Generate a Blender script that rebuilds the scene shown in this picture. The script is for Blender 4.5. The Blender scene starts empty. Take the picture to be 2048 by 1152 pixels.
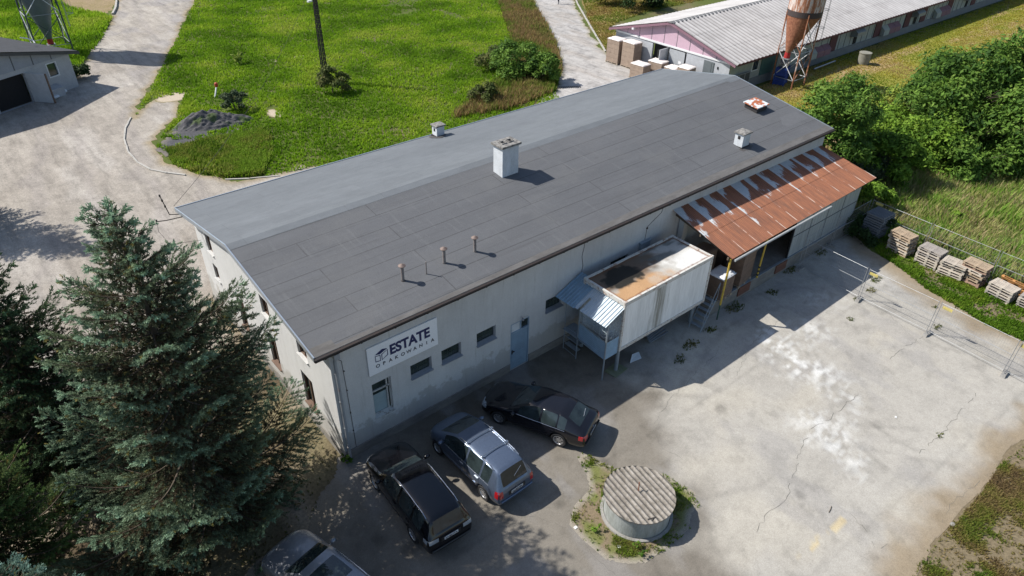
import bpy, bmesh, math, random
import numpy as np
from mathutils import Vector, Matrix
random.seed(7); RNG = np.random.default_rng(11)
scene = bpy.context.scene
col = scene.collection
R = math.radians
# ------------------------------------------------------------------ camera
FPX = 1398.7217
CAMP = Vector((-6.9489, -17.5245, 20.4473))
FW = Vector((0.53338932, 0.62423469, -0.57081246))
RT = Vector((0.76797737, -0.64023869, 0.01746936))
UP = Vector((0.35455125, 0.44768903, 0.8208946))
cd = bpy.data.cameras.new('camera'); cam = bpy.data.objects.new('camera', cd); col.objects.link(cam)
cd.sensor_width = 36; cd.lens = FPX / 2048 * 36; cd.clip_end = 1500; cd.clip_start = 0.1
M = Matrix((RT, UP, -FW)).transposed().to_4x4(); M.translation = CAMP
cam.matrix_world = M; scene.camera = cam

def at(px, py, z=0.0):
    """survey helper: the place on the level z seen at a photo pixel"""
    d = FW * FPX + RT * (px - 1024) - UP * (py - 576)
    t = (z - CAMP.z) / d.z
    return CAMP + d * t
def height_over(base, px, py):
    d = FW * FPX + RT * (px - 1024) - UP * (py - 576)
    b = base - CAMP
    t = (b.x * d.x + b.y * d.y) / (d.x * d.x + d.y * d.y)
    return CAMP.z + d.z * t
def pts(*l): return [tuple(at(*p))[:2] for p in l]

# ------------------------------------------------------------------ numpy noise
def _h(ix, iy, s):
    n = (ix.astype(np.int64) * 374761393 + iy.astype(np.int64) * 668265263 + s * 2246822519) & 0xffffffff
    n = ((n ^ (n >> 13)) * 1274126177) & 0xffffffff
    return ((n ^ (n >> 16)) & 0xffff) / 65535.0
def vnoise(x, y, s=0):
    x = np.asarray(x, float); y = np.asarray(y, float)
    ix = np.floor(x); iy = np.floor(y); fx = x - ix; fy = y - iy
    fx = fx * fx * (3 - 2 * fx); fy = fy * fy * (3 - 2 * fy)
    a = _h(ix, iy, s); b = _h(ix + 1, iy, s); c = _h(ix, iy + 1, s); d = _h(ix + 1, iy + 1, s)
    return (a * (1 - fx) + b * fx) * (1 - fy) + (c * (1 - fx) + d * fx) * fy
def fbm(x, y, s=0, o=4):
    r = 0; a = .5; t = 0
    for i in range(o):
        r = r + a * vnoise(np.asarray(x) * 2 ** i, np.asarray(y) * 2 ** i, s + i * 17); t += a; a *= .5
    return r / t
def sst(a, b, x):
    t = np.clip((np.asarray(x, float) - a) / (b - a), 0, 1); return t * t * (3 - 2 * t)
def mixc(a, b, t):
    t = np.asarray(t)[:, None]; return np.asarray(a) * (1 - t) + np.asarray(b) * t

# ------------------------------------------------------------------ materials
def new_mat(name):
    m = bpy.data.materials.new(name); m.use_nodes = True
    nt = m.node_tree; b = nt.nodes['Principled BSDF']; return m, nt, b
def N(nt, t, **k):
    n = nt.nodes.new(t)
    for a, v in k.items():
        if hasattr(n, a): setattr(n, a, v)
        else: n.inputs[a].default_value = v
    return n
def coords(nt, scale=(1, 1, 1)):
    tc = N(nt, 'ShaderNodeTexCoord'); mp = N(nt, 'ShaderNodeMapping'); mp.inputs['Scale'].default_value = scale
    nt.links.new(tc.outputs['Object'], mp.inputs['Vector']); return mp.outputs['Vector']
def noise(nt, vec, scale, detail=5, rough=.6):
    n = N(nt, 'ShaderNodeTexNoise'); n.inputs['Scale'].default_value = scale; n.inputs['Detail'].default_value = detail
    n.inputs['Roughness'].default_value = rough; nt.links.new(vec, n.inputs['Vector']); return n.outputs['Fac']
def ramp(nt, fac, stops):
    r = N(nt, 'ShaderNodeValToRGB'); e = r.color_ramp.elements
    while len(e) < len(stops): e.new(.5)
    for i, (p, c) in enumerate(stops):
        e[i].position = p; e[i].color = (*c, 1) if len(c) == 3 else c
    nt.links.new(fac, r.inputs['Fac']); return r.outputs['Color']
def mix(nt, fac, a, b, mode='MIX'):
    m = N(nt, 'ShaderNodeMix'); m.data_type = 'RGBA'; m.blend_type = mode
    for s, v in ((0, fac), (6, a), (7, b)):
        if hasattr(v, 'node'): nt.links.new(v, m.inputs[s])
        elif isinstance(v, (int, float)): m.inputs[s].default_value = v
        else: m.inputs[s].default_value = (*v, 1) if len(v) == 3 else v
    return m.outputs[2]
def bump(nt, b, fac, strength=.3, dist=.02):
    n = N(nt, 'ShaderNodeBump'); n.inputs['Strength'].default_value = strength; n.inputs['Distance'].default_value = dist
    nt.links.new(fac, n.inputs['Height']); nt.links.new(n.outputs[0], b.inputs['Normal'])
MC = {}
def mat(name, c, rough=.7, metal=0, var=.25, scale=3, c2=None, bmp=.15, bscale=30, coat=0, stretch=(1, 1, 1), spot=(.35, .7), spec=None):
    """surface with two scales of procedural variation between c and c2"""
    if name in MC: return MC[name]
    m, nt, b = new_mat(name); v = coords(nt, stretch)
    c2 = c2 or tuple(x * (1 - var) for x in c)
    n1 = noise(nt, v, scale, 6, .65)
    base = ramp(nt, n1, [(spot[0], c2), (spot[1], c)])
    n2 = noise(nt, v, scale * 9, 3)
    base = mix(nt, .35, base, ramp(nt, n2, [(.3, tuple(x * .75 for x in c)), (.7, tuple(min(1, x * 1.15) for x in c))]))
    nt.links.new(base, b.inputs['Base Color'])
    b.inputs['Roughness'].default_value = rough; b.inputs['Metallic'].default_value = metal
    if coat: b.inputs['Coat Weight'].default_value = coat; b.inputs['Coat Roughness'].default_value = .05
    if spec is not None: b.inputs['Specular IOR Level'].default_value = spec
    if bmp:
        n3 = noise(nt, v, bscale, 4); bump(nt, b, n3, bmp)
    MC[name] = m; return m
def vcol(name, rough=.9, fine=60, amt=.25, bmp=.25, trans=0, bscale=None, spec=.3, metal=0, mid=0, streak=None, specks=0):
    """surface whose own colour comes from the mesh's colour layer, plus fine grain"""
    if name in MC: return MC[name]
    m, nt, b = new_mat(name)
    a = N(nt, 'ShaderNodeAttribute'); a.attribute_name = 'Col'; v = coords(nt)
    n = noise(nt, v, fine, 3, .7)
    g = ramp(nt, n, [(.3, (1 - amt,) * 3), (.7, (1 + amt * .6,) * 3)])
    cc = mix(nt, 1.0, a.outputs['Color'], g, 'MULTIPLY')
    if mid:
        for sc, am in ((.9, mid), (3.7, mid * .8), (13, mid * .7)):
            cc = mix(nt, 1.0, cc, ramp(nt, noise(nt, v, sc, 6, .75), [(.36, (1 - am,) * 3), (.5, (1,) * 3), (.64, (1 + am * .5,) * 3)]), 'MULTIPLY')
    if streak: cc = mix(nt, 1.0, cc, ramp(nt, noise(nt, coords(nt, streak), 1.0, 6, .75), [(.38, (.80,) * 3), (.5, (1,) * 3), (.62, (1.10,) * 3)]), 'MULTIPLY')
    if specks:
        vo = N(nt, 'ShaderNodeTexVoronoi'); vo.inputs['Scale'].default_value = specks; nt.links.new(v, vo.inputs['Vector'])
        cc = mix(nt, ramp(nt, vo.outputs['Distance'], [(.10, (.6,) * 3), (.16, (0,) * 3)]), cc, (.09, .08, .065))
    nt.links.new(cc, b.inputs['Base Color'])
    b.inputs['Roughness'].default_value = rough; b.inputs['Specular IOR Level'].default_value = spec; b.inputs['Metallic'].default_value = metal
    if bmp: bump(nt, b, noise(nt, v, bscale or fine, 4), bmp, .02)
    if trans:
        t = N(nt, 'ShaderNodeBsdfTranslucent'); nt.links.new(a.outputs['Color'], t.inputs['Color'])
        ms = N(nt, 'ShaderNodeMixShader'); ms.inputs[0].default_value = trans
        nt.links.new(b.outputs[0], ms.inputs[1]); nt.links.new(t.outputs[0], ms.inputs[2])
        nt.links.new(ms.outputs[0], nt.nodes['Material Output'].inputs['Surface'])
    MC[name] = m; return m
def glass_mat(name, c=(.012, .016, .018), rough=.04):
    if name in MC: return MC[name]
    m, nt, b = new_mat(name); v = coords(nt)
    nt.links.new(ramp(nt, noise(nt, v, 2.5, 3), [(.35, c), (.7, tuple(x * 2.2 for x in c))]), b.inputs['Base Color'])
    b.inputs['Roughness'].default_value = rough; b.inputs['Specular IOR Level'].default_value = .7
    MC[name] = m; return m

# ------------------------------------------------------------------ mesh helpers
class MB:
    def __init__(s): s.v = []; s.f = []; s.mi = []; s.cur = 0
    def add(s, vs, fs):
        o = len(s.v); s.v += [tuple(p) for p in vs]; s.f += [tuple(i + o for i in f) for f in fs]; s.mi += [s.cur] * len(fs); return s
    def hexa(s, p):  # 8 points: bottom 0-3, top 4-7
        return s.add(p, [(3, 2, 1, 0), (4, 5, 6, 7), (0, 1, 5, 4), (1, 2, 6, 5), (2, 3, 7, 6), (3, 0, 4, 7)])
    def box(s, c, d, rz=0, rot=None):
        x, y, z = (k / 2 for k in d); P = [(-x, -y, -z), (x, -y, -z), (x, y, -z), (-x, y, -z), (-x, -y, z), (x, -y, z), (x, y, z), (-x, y, z)]
        m = rot if rot is not None else Matrix.Rotation(rz, 3, 'Z'); c = Vector(c)
        return s.hexa([c + m @ Vector(p) for p in P])
    def bb(s, x0, x1, y0, y1, z0, z1): return s.box(((x0 + x1) / 2, (y0 + y1) / 2, (z0 + z1) / 2), (x1 - x0, y1 - y0, z1 - z0))
    def tube(s, a, b, r, n=6, r2=None, cap=True):
        a = Vector(a); b = Vector(b); d = b - a
        if d.length < 1e-6: return s
        d.normalize(); u = d.orthogonal().normalized(); w = d.cross(u); r2 = r if r2 is None else r2
        vs = []
        for p, rr in ((a, r), (b, r2)):
            for i in range(n):
                t = 2 * math.pi * i / n; vs.append(p + (u * math.cos(t) + w * math.sin(t)) * rr)
        fs = [(i, (i + 1) % n, n + (i + 1) % n, n + i) for i in range(n)]
        if cap: fs += [tuple(range(n - 1, -1, -1)), tuple(range(n, 2 * n))]
        return s.add(vs, fs)
    def path(s, P, r, n=6):
        for a, b in zip(P[:-1], P[1:]): s.tube(a, b, r, n)
        return s
    def lathe(s, prof, c=(0, 0, 0), n=32, axis='Z'):
        vs = []; c = Vector(c)
        for rr, z in prof:
            for i in range(n):
                t = 2 * math.pi * i / n; p = (rr * math.cos(t), rr * math.sin(t), z)
                if axis == 'Y': p = (p[0], p[2], p[1])
                vs.append(c + Vector(p))
        fs = []
        for k in range(len(prof) - 1):
            for i in range(n):
                j = (i + 1) % n; q = (k * n + i, k * n + j, (k + 1) * n + j, (k + 1) * n + i)
                fs.append(q if axis == 'Z' else q[::-1])
        return s.add(vs, fs)
    def disc(s, c, r, n=32, up=1):
        c = Vector(c); vs = [c + Vector((r * math.cos(2 * math.pi * i / n), r * math.sin(2 * math.pi * i / n), 0)) for i in range(n)]
        f = tuple(range(n)); return s.add(vs, [f if up > 0 else f[::-1]])
    def prism(s, poly, off):
        n = len(poly); off = Vector(off); vs = [Vector(p) for p in poly] + [Vector(p) + off for p in poly]
        return s.add(vs, [tuple(range(n - 1, -1, -1)), tuple(range(n, 2 * n))] + [(i, (i + 1) % n, n + (i + 1) % n, n + i) for i in range(n)])
    def build(s, name, m, parent=None, world=True, smooth=False):
        vs = s.v
        if parent is not None and world:
            o = parent.location; vs = [(p[0] - o.x, p[1] - o.y, p[2] - o.z) for p in vs]
        me = bpy.data.meshes.new(name); me.from_pydata(vs, [], s.f)
        ms = m if isinstance(m, (list, tuple)) else [m]
        for x in ms: me.materials.append(x)
        if len(ms) > 1: me.polygons.foreach_set('material_index', s.mi)
        if smooth: me.polygons.foreach_set('use_smooth', [True] * len(s.f))
        me.update(); return link(name, me, parent)
def link(name, me, parent=None):
    o = bpy.data.objects.new(name, me); col.objects.link(o)
    if parent is not None: o.parent = parent
    return o
def np_mesh(name, V, F, m, colors=None, parent=None, smooth=False):
    """V (n,3), F (k,3|4)"""
    me = bpy.data.meshes.new(name); k = F.shape[1]
    me.vertices.add(len(V)); me.vertices.foreach_set('co', V.astype(np.float32).ravel())
    me.loops.add(F.size); me.loops.foreach_set('vertex_index', F.astype(np.int32).ravel())
    me.polygons.add(len(F)); me.polygons.foreach_set('loop_start', np.arange(0, F.size, k, dtype=np.int32))
    if smooth: me.polygons.foreach_set('use_smooth', np.ones(len(F), bool))
    me.materials.append(m); me.update(calc_edges=True)
    if colors is not None:
        ca = me.color_attributes.new('Col', 'FLOAT_COLOR', 'POINT')
        c = np.ones((len(V), 4), np.float32); c[:, :3] = colors; ca.data.foreach_set('color', c.ravel())
    return link(name, me, parent)
def thing(name, label, cat, loc=(0, 0, 0), rz=0, group=None):
    o = bpy.data.objects.new(name, None); col.objects.link(o); o.location = loc; o.rotation_euler = (0, 0, rz); o.empty_display_size = .2
    return tag(o, label, cat, group)
def tag(o, label=None, cat=None, group=None, kind=None):
    if label: o['label'] = label
    if cat: o['category'] = cat
    if group: o['group'] = group
    if kind: o['kind'] = kind
    return o
def copy_tree(o, parent=None):
    c = o.copy(); col.objects.link(c)
    if parent is not None: c.parent = parent
    for ch in [x for x in bpy.data.objects if x.parent == o]: copy_tree(ch, c)
    return c
def text_mesh(name, s, size, m, parent, loc, rotm, bold=0, space=1.0, width=None, depth=.004):
    cu = bpy.data.curves.new(name, 'FONT'); cu.body = s; cu.size = size; cu.extrude = depth; cu.offset = bold; cu.space_character = space
    cu.align_x = 'LEFT'; t = bpy.data.objects.new('t', cu); col.objects.link(t); bpy.context.view_layer.update()
    me = bpy.data.meshes.new_from_object(t.evaluated_get(bpy.context.evaluated_depsgraph_get())); bpy.data.objects.remove(t)
    xs = [v.co.x for v in me.vertices]; w = max(xs) - min(xs); x0 = min(xs); sc = (width / w) if width else 1
    for v in me.vertices: v.co.x = (v.co.x - x0) * sc
    me.transform(rotm.to_4x4()); me.transform(Matrix.Translation(Vector(loc) - parent.location))
    me.materials.clear(); me.materials.append(m); me.name = name; return link(name, me, parent)

# ------------------------------------------------------------------ light and sky
SUNV = Vector((.63, -.75, -1.0)).normalized()
w = bpy.data.worlds.new('World'); scene.world = w; w.use_nodes = True; nt = w.node_tree
sky = nt.nodes.new('ShaderNodeTexSky'); sky.sky_type = 'NISHITA'; sky.sun_disc = False; sky.dust_density = 1.0
sky.sun_elevation = math.asin(-SUNV.z); sky.sun_rotation = math.atan2(-SUNV.x, -SUNV.y)
nt.links.new(sky.outputs[0], nt.nodes['Background'].inputs[0]); nt.nodes['Background'].inputs[1].default_value = .108
ld = bpy.data.lights.new('sun', 'SUN'); ld.energy = 5.0; ld.angle = R(.5); ld.color = (1, .955, .89)
sun = bpy.data.objects.new('sun', ld); col.objects.link(sun); sun.location = (-20, 30, 60)
sun.rotation_euler = SUNV.to_track_quat('-Z', 'Y').to_euler()
vs = scene.view_settings; vs.view_transform = 'Standard'; vs.look = 'None'; vs.exposure = 0.42; vs.gamma = 1
scene.render.resolution_x = 1024; scene.render.resolution_y = 576

# ------------------------------------------------------------------ ground sheets
def seg_dist(P, poly):
    """distance to a closed polygon's outline, nearest point, inside flag"""
    n = len(poly); best = np.full(len(P), 1e9); near = P.copy(); ins = np.zeros(len(P), bool)
    for i in range(n):
        a = np.array(poly[i]); b = np.array(poly[(i + 1) % n]); d = b - a; L = (d @ d) or 1e-9
        t = np.clip(((P - a) @ d) / L, 0, 1); q = a + t[:, None] * d; dd = np.hypot(*(P - q).T)
        m = dd < best; best[m] = dd[m]; near[m] = q[m]
        c = ((a[1] > P[:, 1]) != (b[1] > P[:, 1]))
        if abs(d[1]) > 1e-9: ins ^= c & (P[:, 0] < a[0] + (P[:, 1] - a[1]) / d[1] * d[0])
    return best, near, ins
def rough_poly(poly, step=.6, amp=.25, seed=1):
    out = []
    for i in range(len(poly)):
        a = np.array(poly[i][:2]); b = np.array(poly[(i + 1) % len(poly)][:2]); L = np.hypot(*(b - a)); k = max(1, int(L / step))
        nn = np.array([-(b - a)[1], (b - a)[0]]) / max(L, 1e-6)
        for j in range(k):
            p = a + (b - a) * j / k; o = (fbm(np.array([p[0] * 1.1]), np.array([p[1] * 1.1]), seed, 4)[0] - .5) * 2 * amp
            out.append(p + nn * o)
    return np.array(out)
def sheet(name, poly, z, cell, m, colf, amp=.25, seed=1, thick=0):
    poly = rough_poly(poly, .5, amp, seed) if amp else np.array(poly, float)
    lo = poly.min(0) - cell; hi = poly.max(0) + cell
    xs = np.arange(lo[0], hi[0] + cell, cell); ys = np.arange(lo[1], hi[1] + cell, cell)
    X, Y = np.meshgrid(xs, ys, indexing='ij'); P = np.stack([X.ravel(), Y.ravel()], 1)
    d, nr, ins = seg_dist(P, poly); use = ins | (d < cell * .75)
    Q = np.where(ins[:, None], P, nr)
    ny = len(ys); i = np.arange(len(xs) - 1)[:, None] * ny + np.arange(ny - 1)[None]; i = i.ravel()
    F = np.stack([i, i + ny, i + ny + 1, i + 1], 1)
    F = F[use[F].all(1) & (ins[F].any(1))]
    u, inv = np.unique(F, return_inverse=True); F = inv.reshape(F.shape); Q = Q[u]; dd = np.where(ins, d, 0)[u]
    V = np.column_stack([Q, np.full(len(Q), z)])
    o = np_mesh(name, V, F, m, colf(Q[:, 0], Q[:, 1], dd)); tag(o, kind='structure'); return o

# base terrain: one sheet to the horizon
def ground_cols(x, y, d=None):
    g1 = np.array((.055, .082, .012)); g2 = np.array((.10, .125, .02)); br = np.array((.16, .13, .07))
    c = mixc(g1, g2, fbm(x * .2, y * .2, 3)); c = mixc(c, br, sst(.52, .75, fbm(x * .5, y * .5, 9)) * .8)
    c = np.where((y < -8)[:, None], c * .1 + np.array((.20, .155, .10)) * .85, c); und = sst(0, 2, 3 - x) * sst(-22, -16, y) * (1 - sst(11, 15, y))      # needle litter below the spruces
    lit = mixc((.10, .075, .045), (.165, .14, .08), sst(.35, .65, fbm(x * .9, y * .9, 21)))
    lit = mixc(lit, (.30, .25, .19), sst(.56, .68, fbm(x * .5 + 3, y * .5, 33)))
    return c * (1 - und[:, None]) + lit * und[:, None]
gx = np.concatenate([np.linspace(-420, -40, 14), np.arange(-36, 120, .8), np.linspace(124, 520, 14)])
gy = np.concatenate([np.linspace(-320, -40, 12), np.arange(-36, 100, .8), np.linspace(104, 520, 14)])
X, Y = np.meshgrid(gx, gy, indexing='ij'); ny = len(gy)
i = (np.arange(len(gx) - 1)[:, None] * ny + np.arange(ny - 1)[None]).ravel()
V = np.column_stack([X.ravel(), Y.ravel(), np.zeros(X.size)])
m_ground = vcol('soil_and_turf', .95, 9, .4, .4, bscale=20)
tag(np_mesh('ground', V, np.stack([i, i + ny, i + ny + 1, i + 1], 1), m_ground, ground_cols(X.ravel(), Y.ravel())), kind='structure')

# yard of old asphalt and concrete
yard_poly = [(-.2, 0.3), (-.9, -.5), (-1.9, -1.2), (-2.6, -2.0)] + pts((560, 1085), (480, 1160), (430, 1300)) + [(-8, -14), (4, -30)] + pts((1500, 1500), (1700, 1290), (1835, 1150), (1880, 1075), (1940, 1000), (1985, 960), (2010, 900), (2060, 868), (2300, 800)) + pts((2300, 800), (2200, 745), (2048, 682), (1975, 650), (1930, 622), (1850, 575), (1790, 528), (1748, 505)) + [(31.2, -3.6), (30.9, 0.3)]
blobs = [(1545, 675, 26, 1), (1575, 700, 40, 1), (1600, 735, 34, 1), (1620, 660, 30, .8), (1660, 760, 34, .7), (1650, 860, 38, 1), (1670, 885, 26, .8), (1700, 925, 26, .9), (1640, 600, 40, .35), (1700, 800, 26, .5), (1760, 560, 30, .3)]
BL = [(at(a, b), r * .028, s) for a, b, r, s in blobs]
def yard_cols(x, y, d):
    asp = mixc((.150, .132, .108), (.225, .205, .172), fbm(x * .35, y * .35, 5))
    con = mixc((.335, .316, .28), (.405, .385, .342), fbm(x * .22 + 7, y * .22, 8))
    t = sst(-.5, 2.2, (x - 9.2) * .8 - (y + 6.5) * .45 + (fbm(x * .6, y * .6, 12) - .5) * 4.2)
    c = mixc(asp, con, t)
    # the strip along the building is toned darker, with a ragged edge
    wall_strip = (1 - sst(.3, 3.2, -y + (fbm(x * .8, y * .8, 31) - .5) * 3.2)) * sst(1, 4, x)
    c = mixc(c, (.11, .098, .078), wall_strip * .8)
    c = mixc(c, (.46, .42, .34), sst(.5, .75, fbm(x * .3, y * .55, 41)) * .32 * t)
    c = mixc(c, (.27, .26, .25), sst(.56, .7, fbm(x * .9 + 30, y * .5, 45)) * .4)
    for p, r, s in BL:
        dd = np.hypot(x - p.x, (y - p.y)) / r
        k = (1 - sst(.0, 1.7, dd + (fbm(x * 1.6, y * 2.4, 50) - .5) * 1.6)) * s * sst(.36, .68, fbm(x * 3.3, y * 6, 52, 5))
        c = mixc(c, (.66, .66, .64), np.clip(k * .7, 0, 1))
    # tyre scuffs and oil spots
    for (a_, b_, R_, s_) in ((1480, 1180, 9.0, .14), (1480, 1180, 10.5, .14), (1700, 640, 7.5, .12), (1700, 640, 9.0, .12), (1250, 700, 8.6, .12), (2000, 1000, 12.0, .12), (2000, 1000, 13.5, .12)):
        p = at(a_, b_); k = 1 - sst(.05, .17, np.abs(np.hypot(x - p.x, y - p.y) - R_ - (fbm(x * .2, y * .2, 6) - .5) * 2)); c = mixc(c, c * .78, k * sst(.4, .6, fbm(x * .5, y * .5, 66 + int(R_))) * (s_ * 5))
    for (a_, b_, R_) in ((820, 1100, .35), (1010, 1030, .3), (905, 960, .25), (1210, 930, .35), (760, 1080, .3), (1440, 820, .3), (1600, 990, .25), (1120, 1010, .22)):
        p = at(a_, b_); k = 1 - sst(.5, 1.2, np.hypot(x - p.x, y - p.y) / R_ + (fbm(x * 5, y * 5, 67) - .5) * .8); c = mixc(c, c * .55, k * .7)
    for (a_, b_, c_, d_) in ((1240, 905, 1560, 705), (1800, 1000, 2048, 790)):      # straight joints between the cast strips
        p, q_ = at(a_, b_), at(c_, d_); L_ = (q_ - p).length; ux, uy = (q_.x - p.x) / L_, (q_.y - p.y) / L_; v_ = np.abs(-(x - p.x) * uy + (y - p.y) * ux) + (fbm(x * 2, y * 2, 68) - .5) * .12
        c = mixc(c, c * .8, (1 - sst(.03, .13, v_)) * .6)
    # sandy, weedy rim
    rim = 1 - sst(.1, 1.7, d + (fbm(x * 1.2, y * 1.2, 60) - .5) * 1.6)
    rim = rim * sst(-1.5, 0, -y - 2) * np.where(x > 6, 1, .45)
    c = mixc(c, (.24, .185, .115), rim * .85)
    # dark joint and patches
    p1, p2 = at(1400, 1148), at(1760, 1040)
    # faded yellow paint line
    a, b = at(1585, 1120), at(1692, 1038); dx, dy = b.x - a.x, b.y - a.y; L = math.hypot(dx, dy)
    u = ((x - a.x) * dx + (y - a.y) * dy) / L; v = np.abs(-(x - a.x) * dy + (y - a.y) * dx) / L
    k = (v < .1) * (u > 0) * (u < L) * sst(.35, .55, fbm(x * 4, y * 4, 71))
    c = mixc(c, (.56, .44, .22), k * .55)
    k = sst(.62, .72, fbm(x * 1.7 + 9, y * 1.7, 81)) * .5; c = mixc(c, c * .72, k)
    return c
sheet('yard', yard_poly, .010, .13, vcol('yard_surface', .92, 38, .22, .35, mid=.10), yard_cols, .22, 3)
# weedy island round the well
isl = pts((1165, 905), (1200, 925), (1235, 940), (1330, 950), (1385, 985), (1398, 1010), (1380, 1060), (1330, 1100), (1290, 1128), (1215, 1120), (1165, 1080), (1140, 1050), (1150, 1015), (1180, 980), (1172, 945), (1155, 918))
def isl_cols(x, y, d):
    c = mixc((.20, .155, .10), (.15, .16, .05), sst(.4, .6, fbm(x * 2, y * 2, 5)))
    return mixc((.3, .27, .22), c, sst(.02, .35, d))
sheet('well_verge', isl, .018, .12, vcol('weedy_soil', .95, 30, .35, .5), isl_cols, .18, 8)
# gravel road on the left, round the back of the warehouse
road = pts((236, -25), (232, 10), (215, 45), (190, 80), (178, 105), (160, 135), (150, 155), (90, 180), (0, 200), (-200, 230), (-400, 420), (-400, 700)) + [(-16, 10), (-9, 10.5), (-5.5, 9.5), (-1.5, 9), (-.1, 8.5), (-.1, 13.1), (31, 13.1), (32, 20), (24, 18.5), (16, 19.5)] + pts((600, 330), (520, 358), (452, 358), (400, 352), (345, 330), (320, 300), (300, 285), (345, 245), (370, 190), (300, 200), (268, 236), (282, 200), (325, 130), (388, 5), (400, -25))
def road_cols(x, y, d):
    c = mixc((.265, .236, .20), (.385, .35, .303), fbm(x * .25, y * .25, 15))
    c = mixc(c, (.46, .43, .39), sst(.5, .7, fbm(x * .5, y * .18, 22)) * .4)
    tr = np.abs(np.sin((x * .8 - y * .12) * 1.3 + fbm(x * .3, y * .3, 3) * 3)); c = mixc(c, (.26, .235, .22), sst(.85, 1, tr) * .35)
    c = mixc(c, (.25, .235, .23), sst(.53, .62, fbm(x * .35 + 50, y * .35, 7)) * .5 * sst(44, 56, y))
    dm = (1 - sst(10, 27, y)) * sst(.3, .55, fbm(x * .7, y * .7, 77)); c = mixc(c, (.24, .2, .16), dm * .5)
    return mixc((.27, .22, .14), c, sst(0, .7, d))
sheet('gravel_road', road, .012, .28, vcol('gravel', .95, 14, .26, .6, bscale=25, mid=.17, streak=(1.6, .25, 1)), road_cols, .7, 14)
dark = pts((318, 290), (350, 262), (400, 235), (450, 222), (488, 238), (480, 262), (420, 275), (360, 300), (330, 318), (305, 300))
sheet('cinder_patch', dark, .03, .25, vcol('cinders', .95, 8, .4, .8), lambda x, y, d: mixc((.17, .15, .13), (.075, .075, .08), sst(0, .7, d)), .5, 4)
track = pts((1040, -35), (1065, 20), (1096, 60), (1112, 100), (1122, 135), (1112, 175), (1080, 200)) + [(28, 20), (33, 12.5), (44.5, 15)] + [(45.5, 30.6)] + pts((1209, 106), (1176, 60), (1150, 8), (1136, -30))
def track_cols(x, y, d):
    c = mixc((.34, .325, .305), (.46, .44, .42), fbm(x * .3, y * .3, 19)); k = sst(.5, .7, fbm(x * .9, y * .3, 23)); c = mixc(c, (.34, .30, .26), k * .5)
    k = sst(.62, .70, fbm(x * 2.2, y * 2.2, 29)); c = mixc(c, (.24, .23, .22), k * .5); return mixc((.3, .27, .2), c, sst(0, .5, d))
sheet('concrete_track', track, .012, .28, vcol('track_surface', .93, 14, .22, .3, mid=.18, streak=(1.5, .3, 1)), track_cols, .55, 24)
# mown strip behind the warehouse
strip = [(33.5, 2.5), (36, 12), (45, 15.2), (66, 15.6), (112, 15.3), (125, 14), (125, -2), (70, 0), (56, 3), (44, 6), (40, 0), (34, -.5)]
def strip_cols(x, y, d):
    c = mixc((.235, .195, .035), (.19, .22, .03), fbm(x * .2, y * .5, 35)); c = mixc(c, (.33, .23, .12), sst(.5, .66, fbm(x * .15 + 3, y * .9, 37)) * .9)
    return mixc((.14, .14, .04), c, sst(0, 1.2, d))
sheet('mown_strip', strip, .015, .4, vcol('dry_turf', .95, 5, .3, .5, bscale=12), strip_cols, .8, 31)
north = pts((1152, -30), (1180, 50), (1212, 105), (1235, 110), (1232, 45), (1500, -60))
sheet('track_verge', north, .015, .4, vcol('dry_turf'), lambda x, y, d: mixc((.2, .17, .05), (.28, .19, .08), fbm(x * .5, y * .5, 3)), .3, 5)
nw = pts((120, -20), (235, -20), (230, 12), (212, 30), (150, 20), (125, 5))
sheet('bare_earth', nw, .016, .4, vcol('dry_turf'), lambda x, y, d: mixc((.2, .16, .06), (.30, .22, .14), fbm(x * 1.5, y * 1.5, 3)), .6, 5)
for px, py, r, nm in ((548, 227, .85, 'bare_earth'), (548, 122, .5, 'bare_earth'), (598, 115, .5, 'bare_earth'), (1065, 96, .3, 'bare_earth'), (345, 195, .9, 'bare_earth')):
    c = at(px, py); sheet(nm, [(c.x + r * math.cos(a) * (1.6 if px != 548 else .7), c.y + r * math.sin(a) * 1.3) for a in np.linspace(0, 6.28, 14)[:-1]], .02, .12, vcol('sand', .95, 20, .3, .3), lambda x, y, d: mixc((.2, .17, .08), (.44, .37, .28), sst(0, .3, d)), .2, 9)
br = pts((1655, 235), (1700, 215), (1740, 235), (1760, 275), (1720, 300), (1650, 300))
sheet('bare_earth', br, .022, .25, vcol('litter', .95, 14, .4, .5), lambda x, y, d: mixc((.2, .15, .06), (.30, .21, .15), sst(0, 1, d) * fbm(x * 2, y * 2, 4)), .5, 3)
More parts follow.
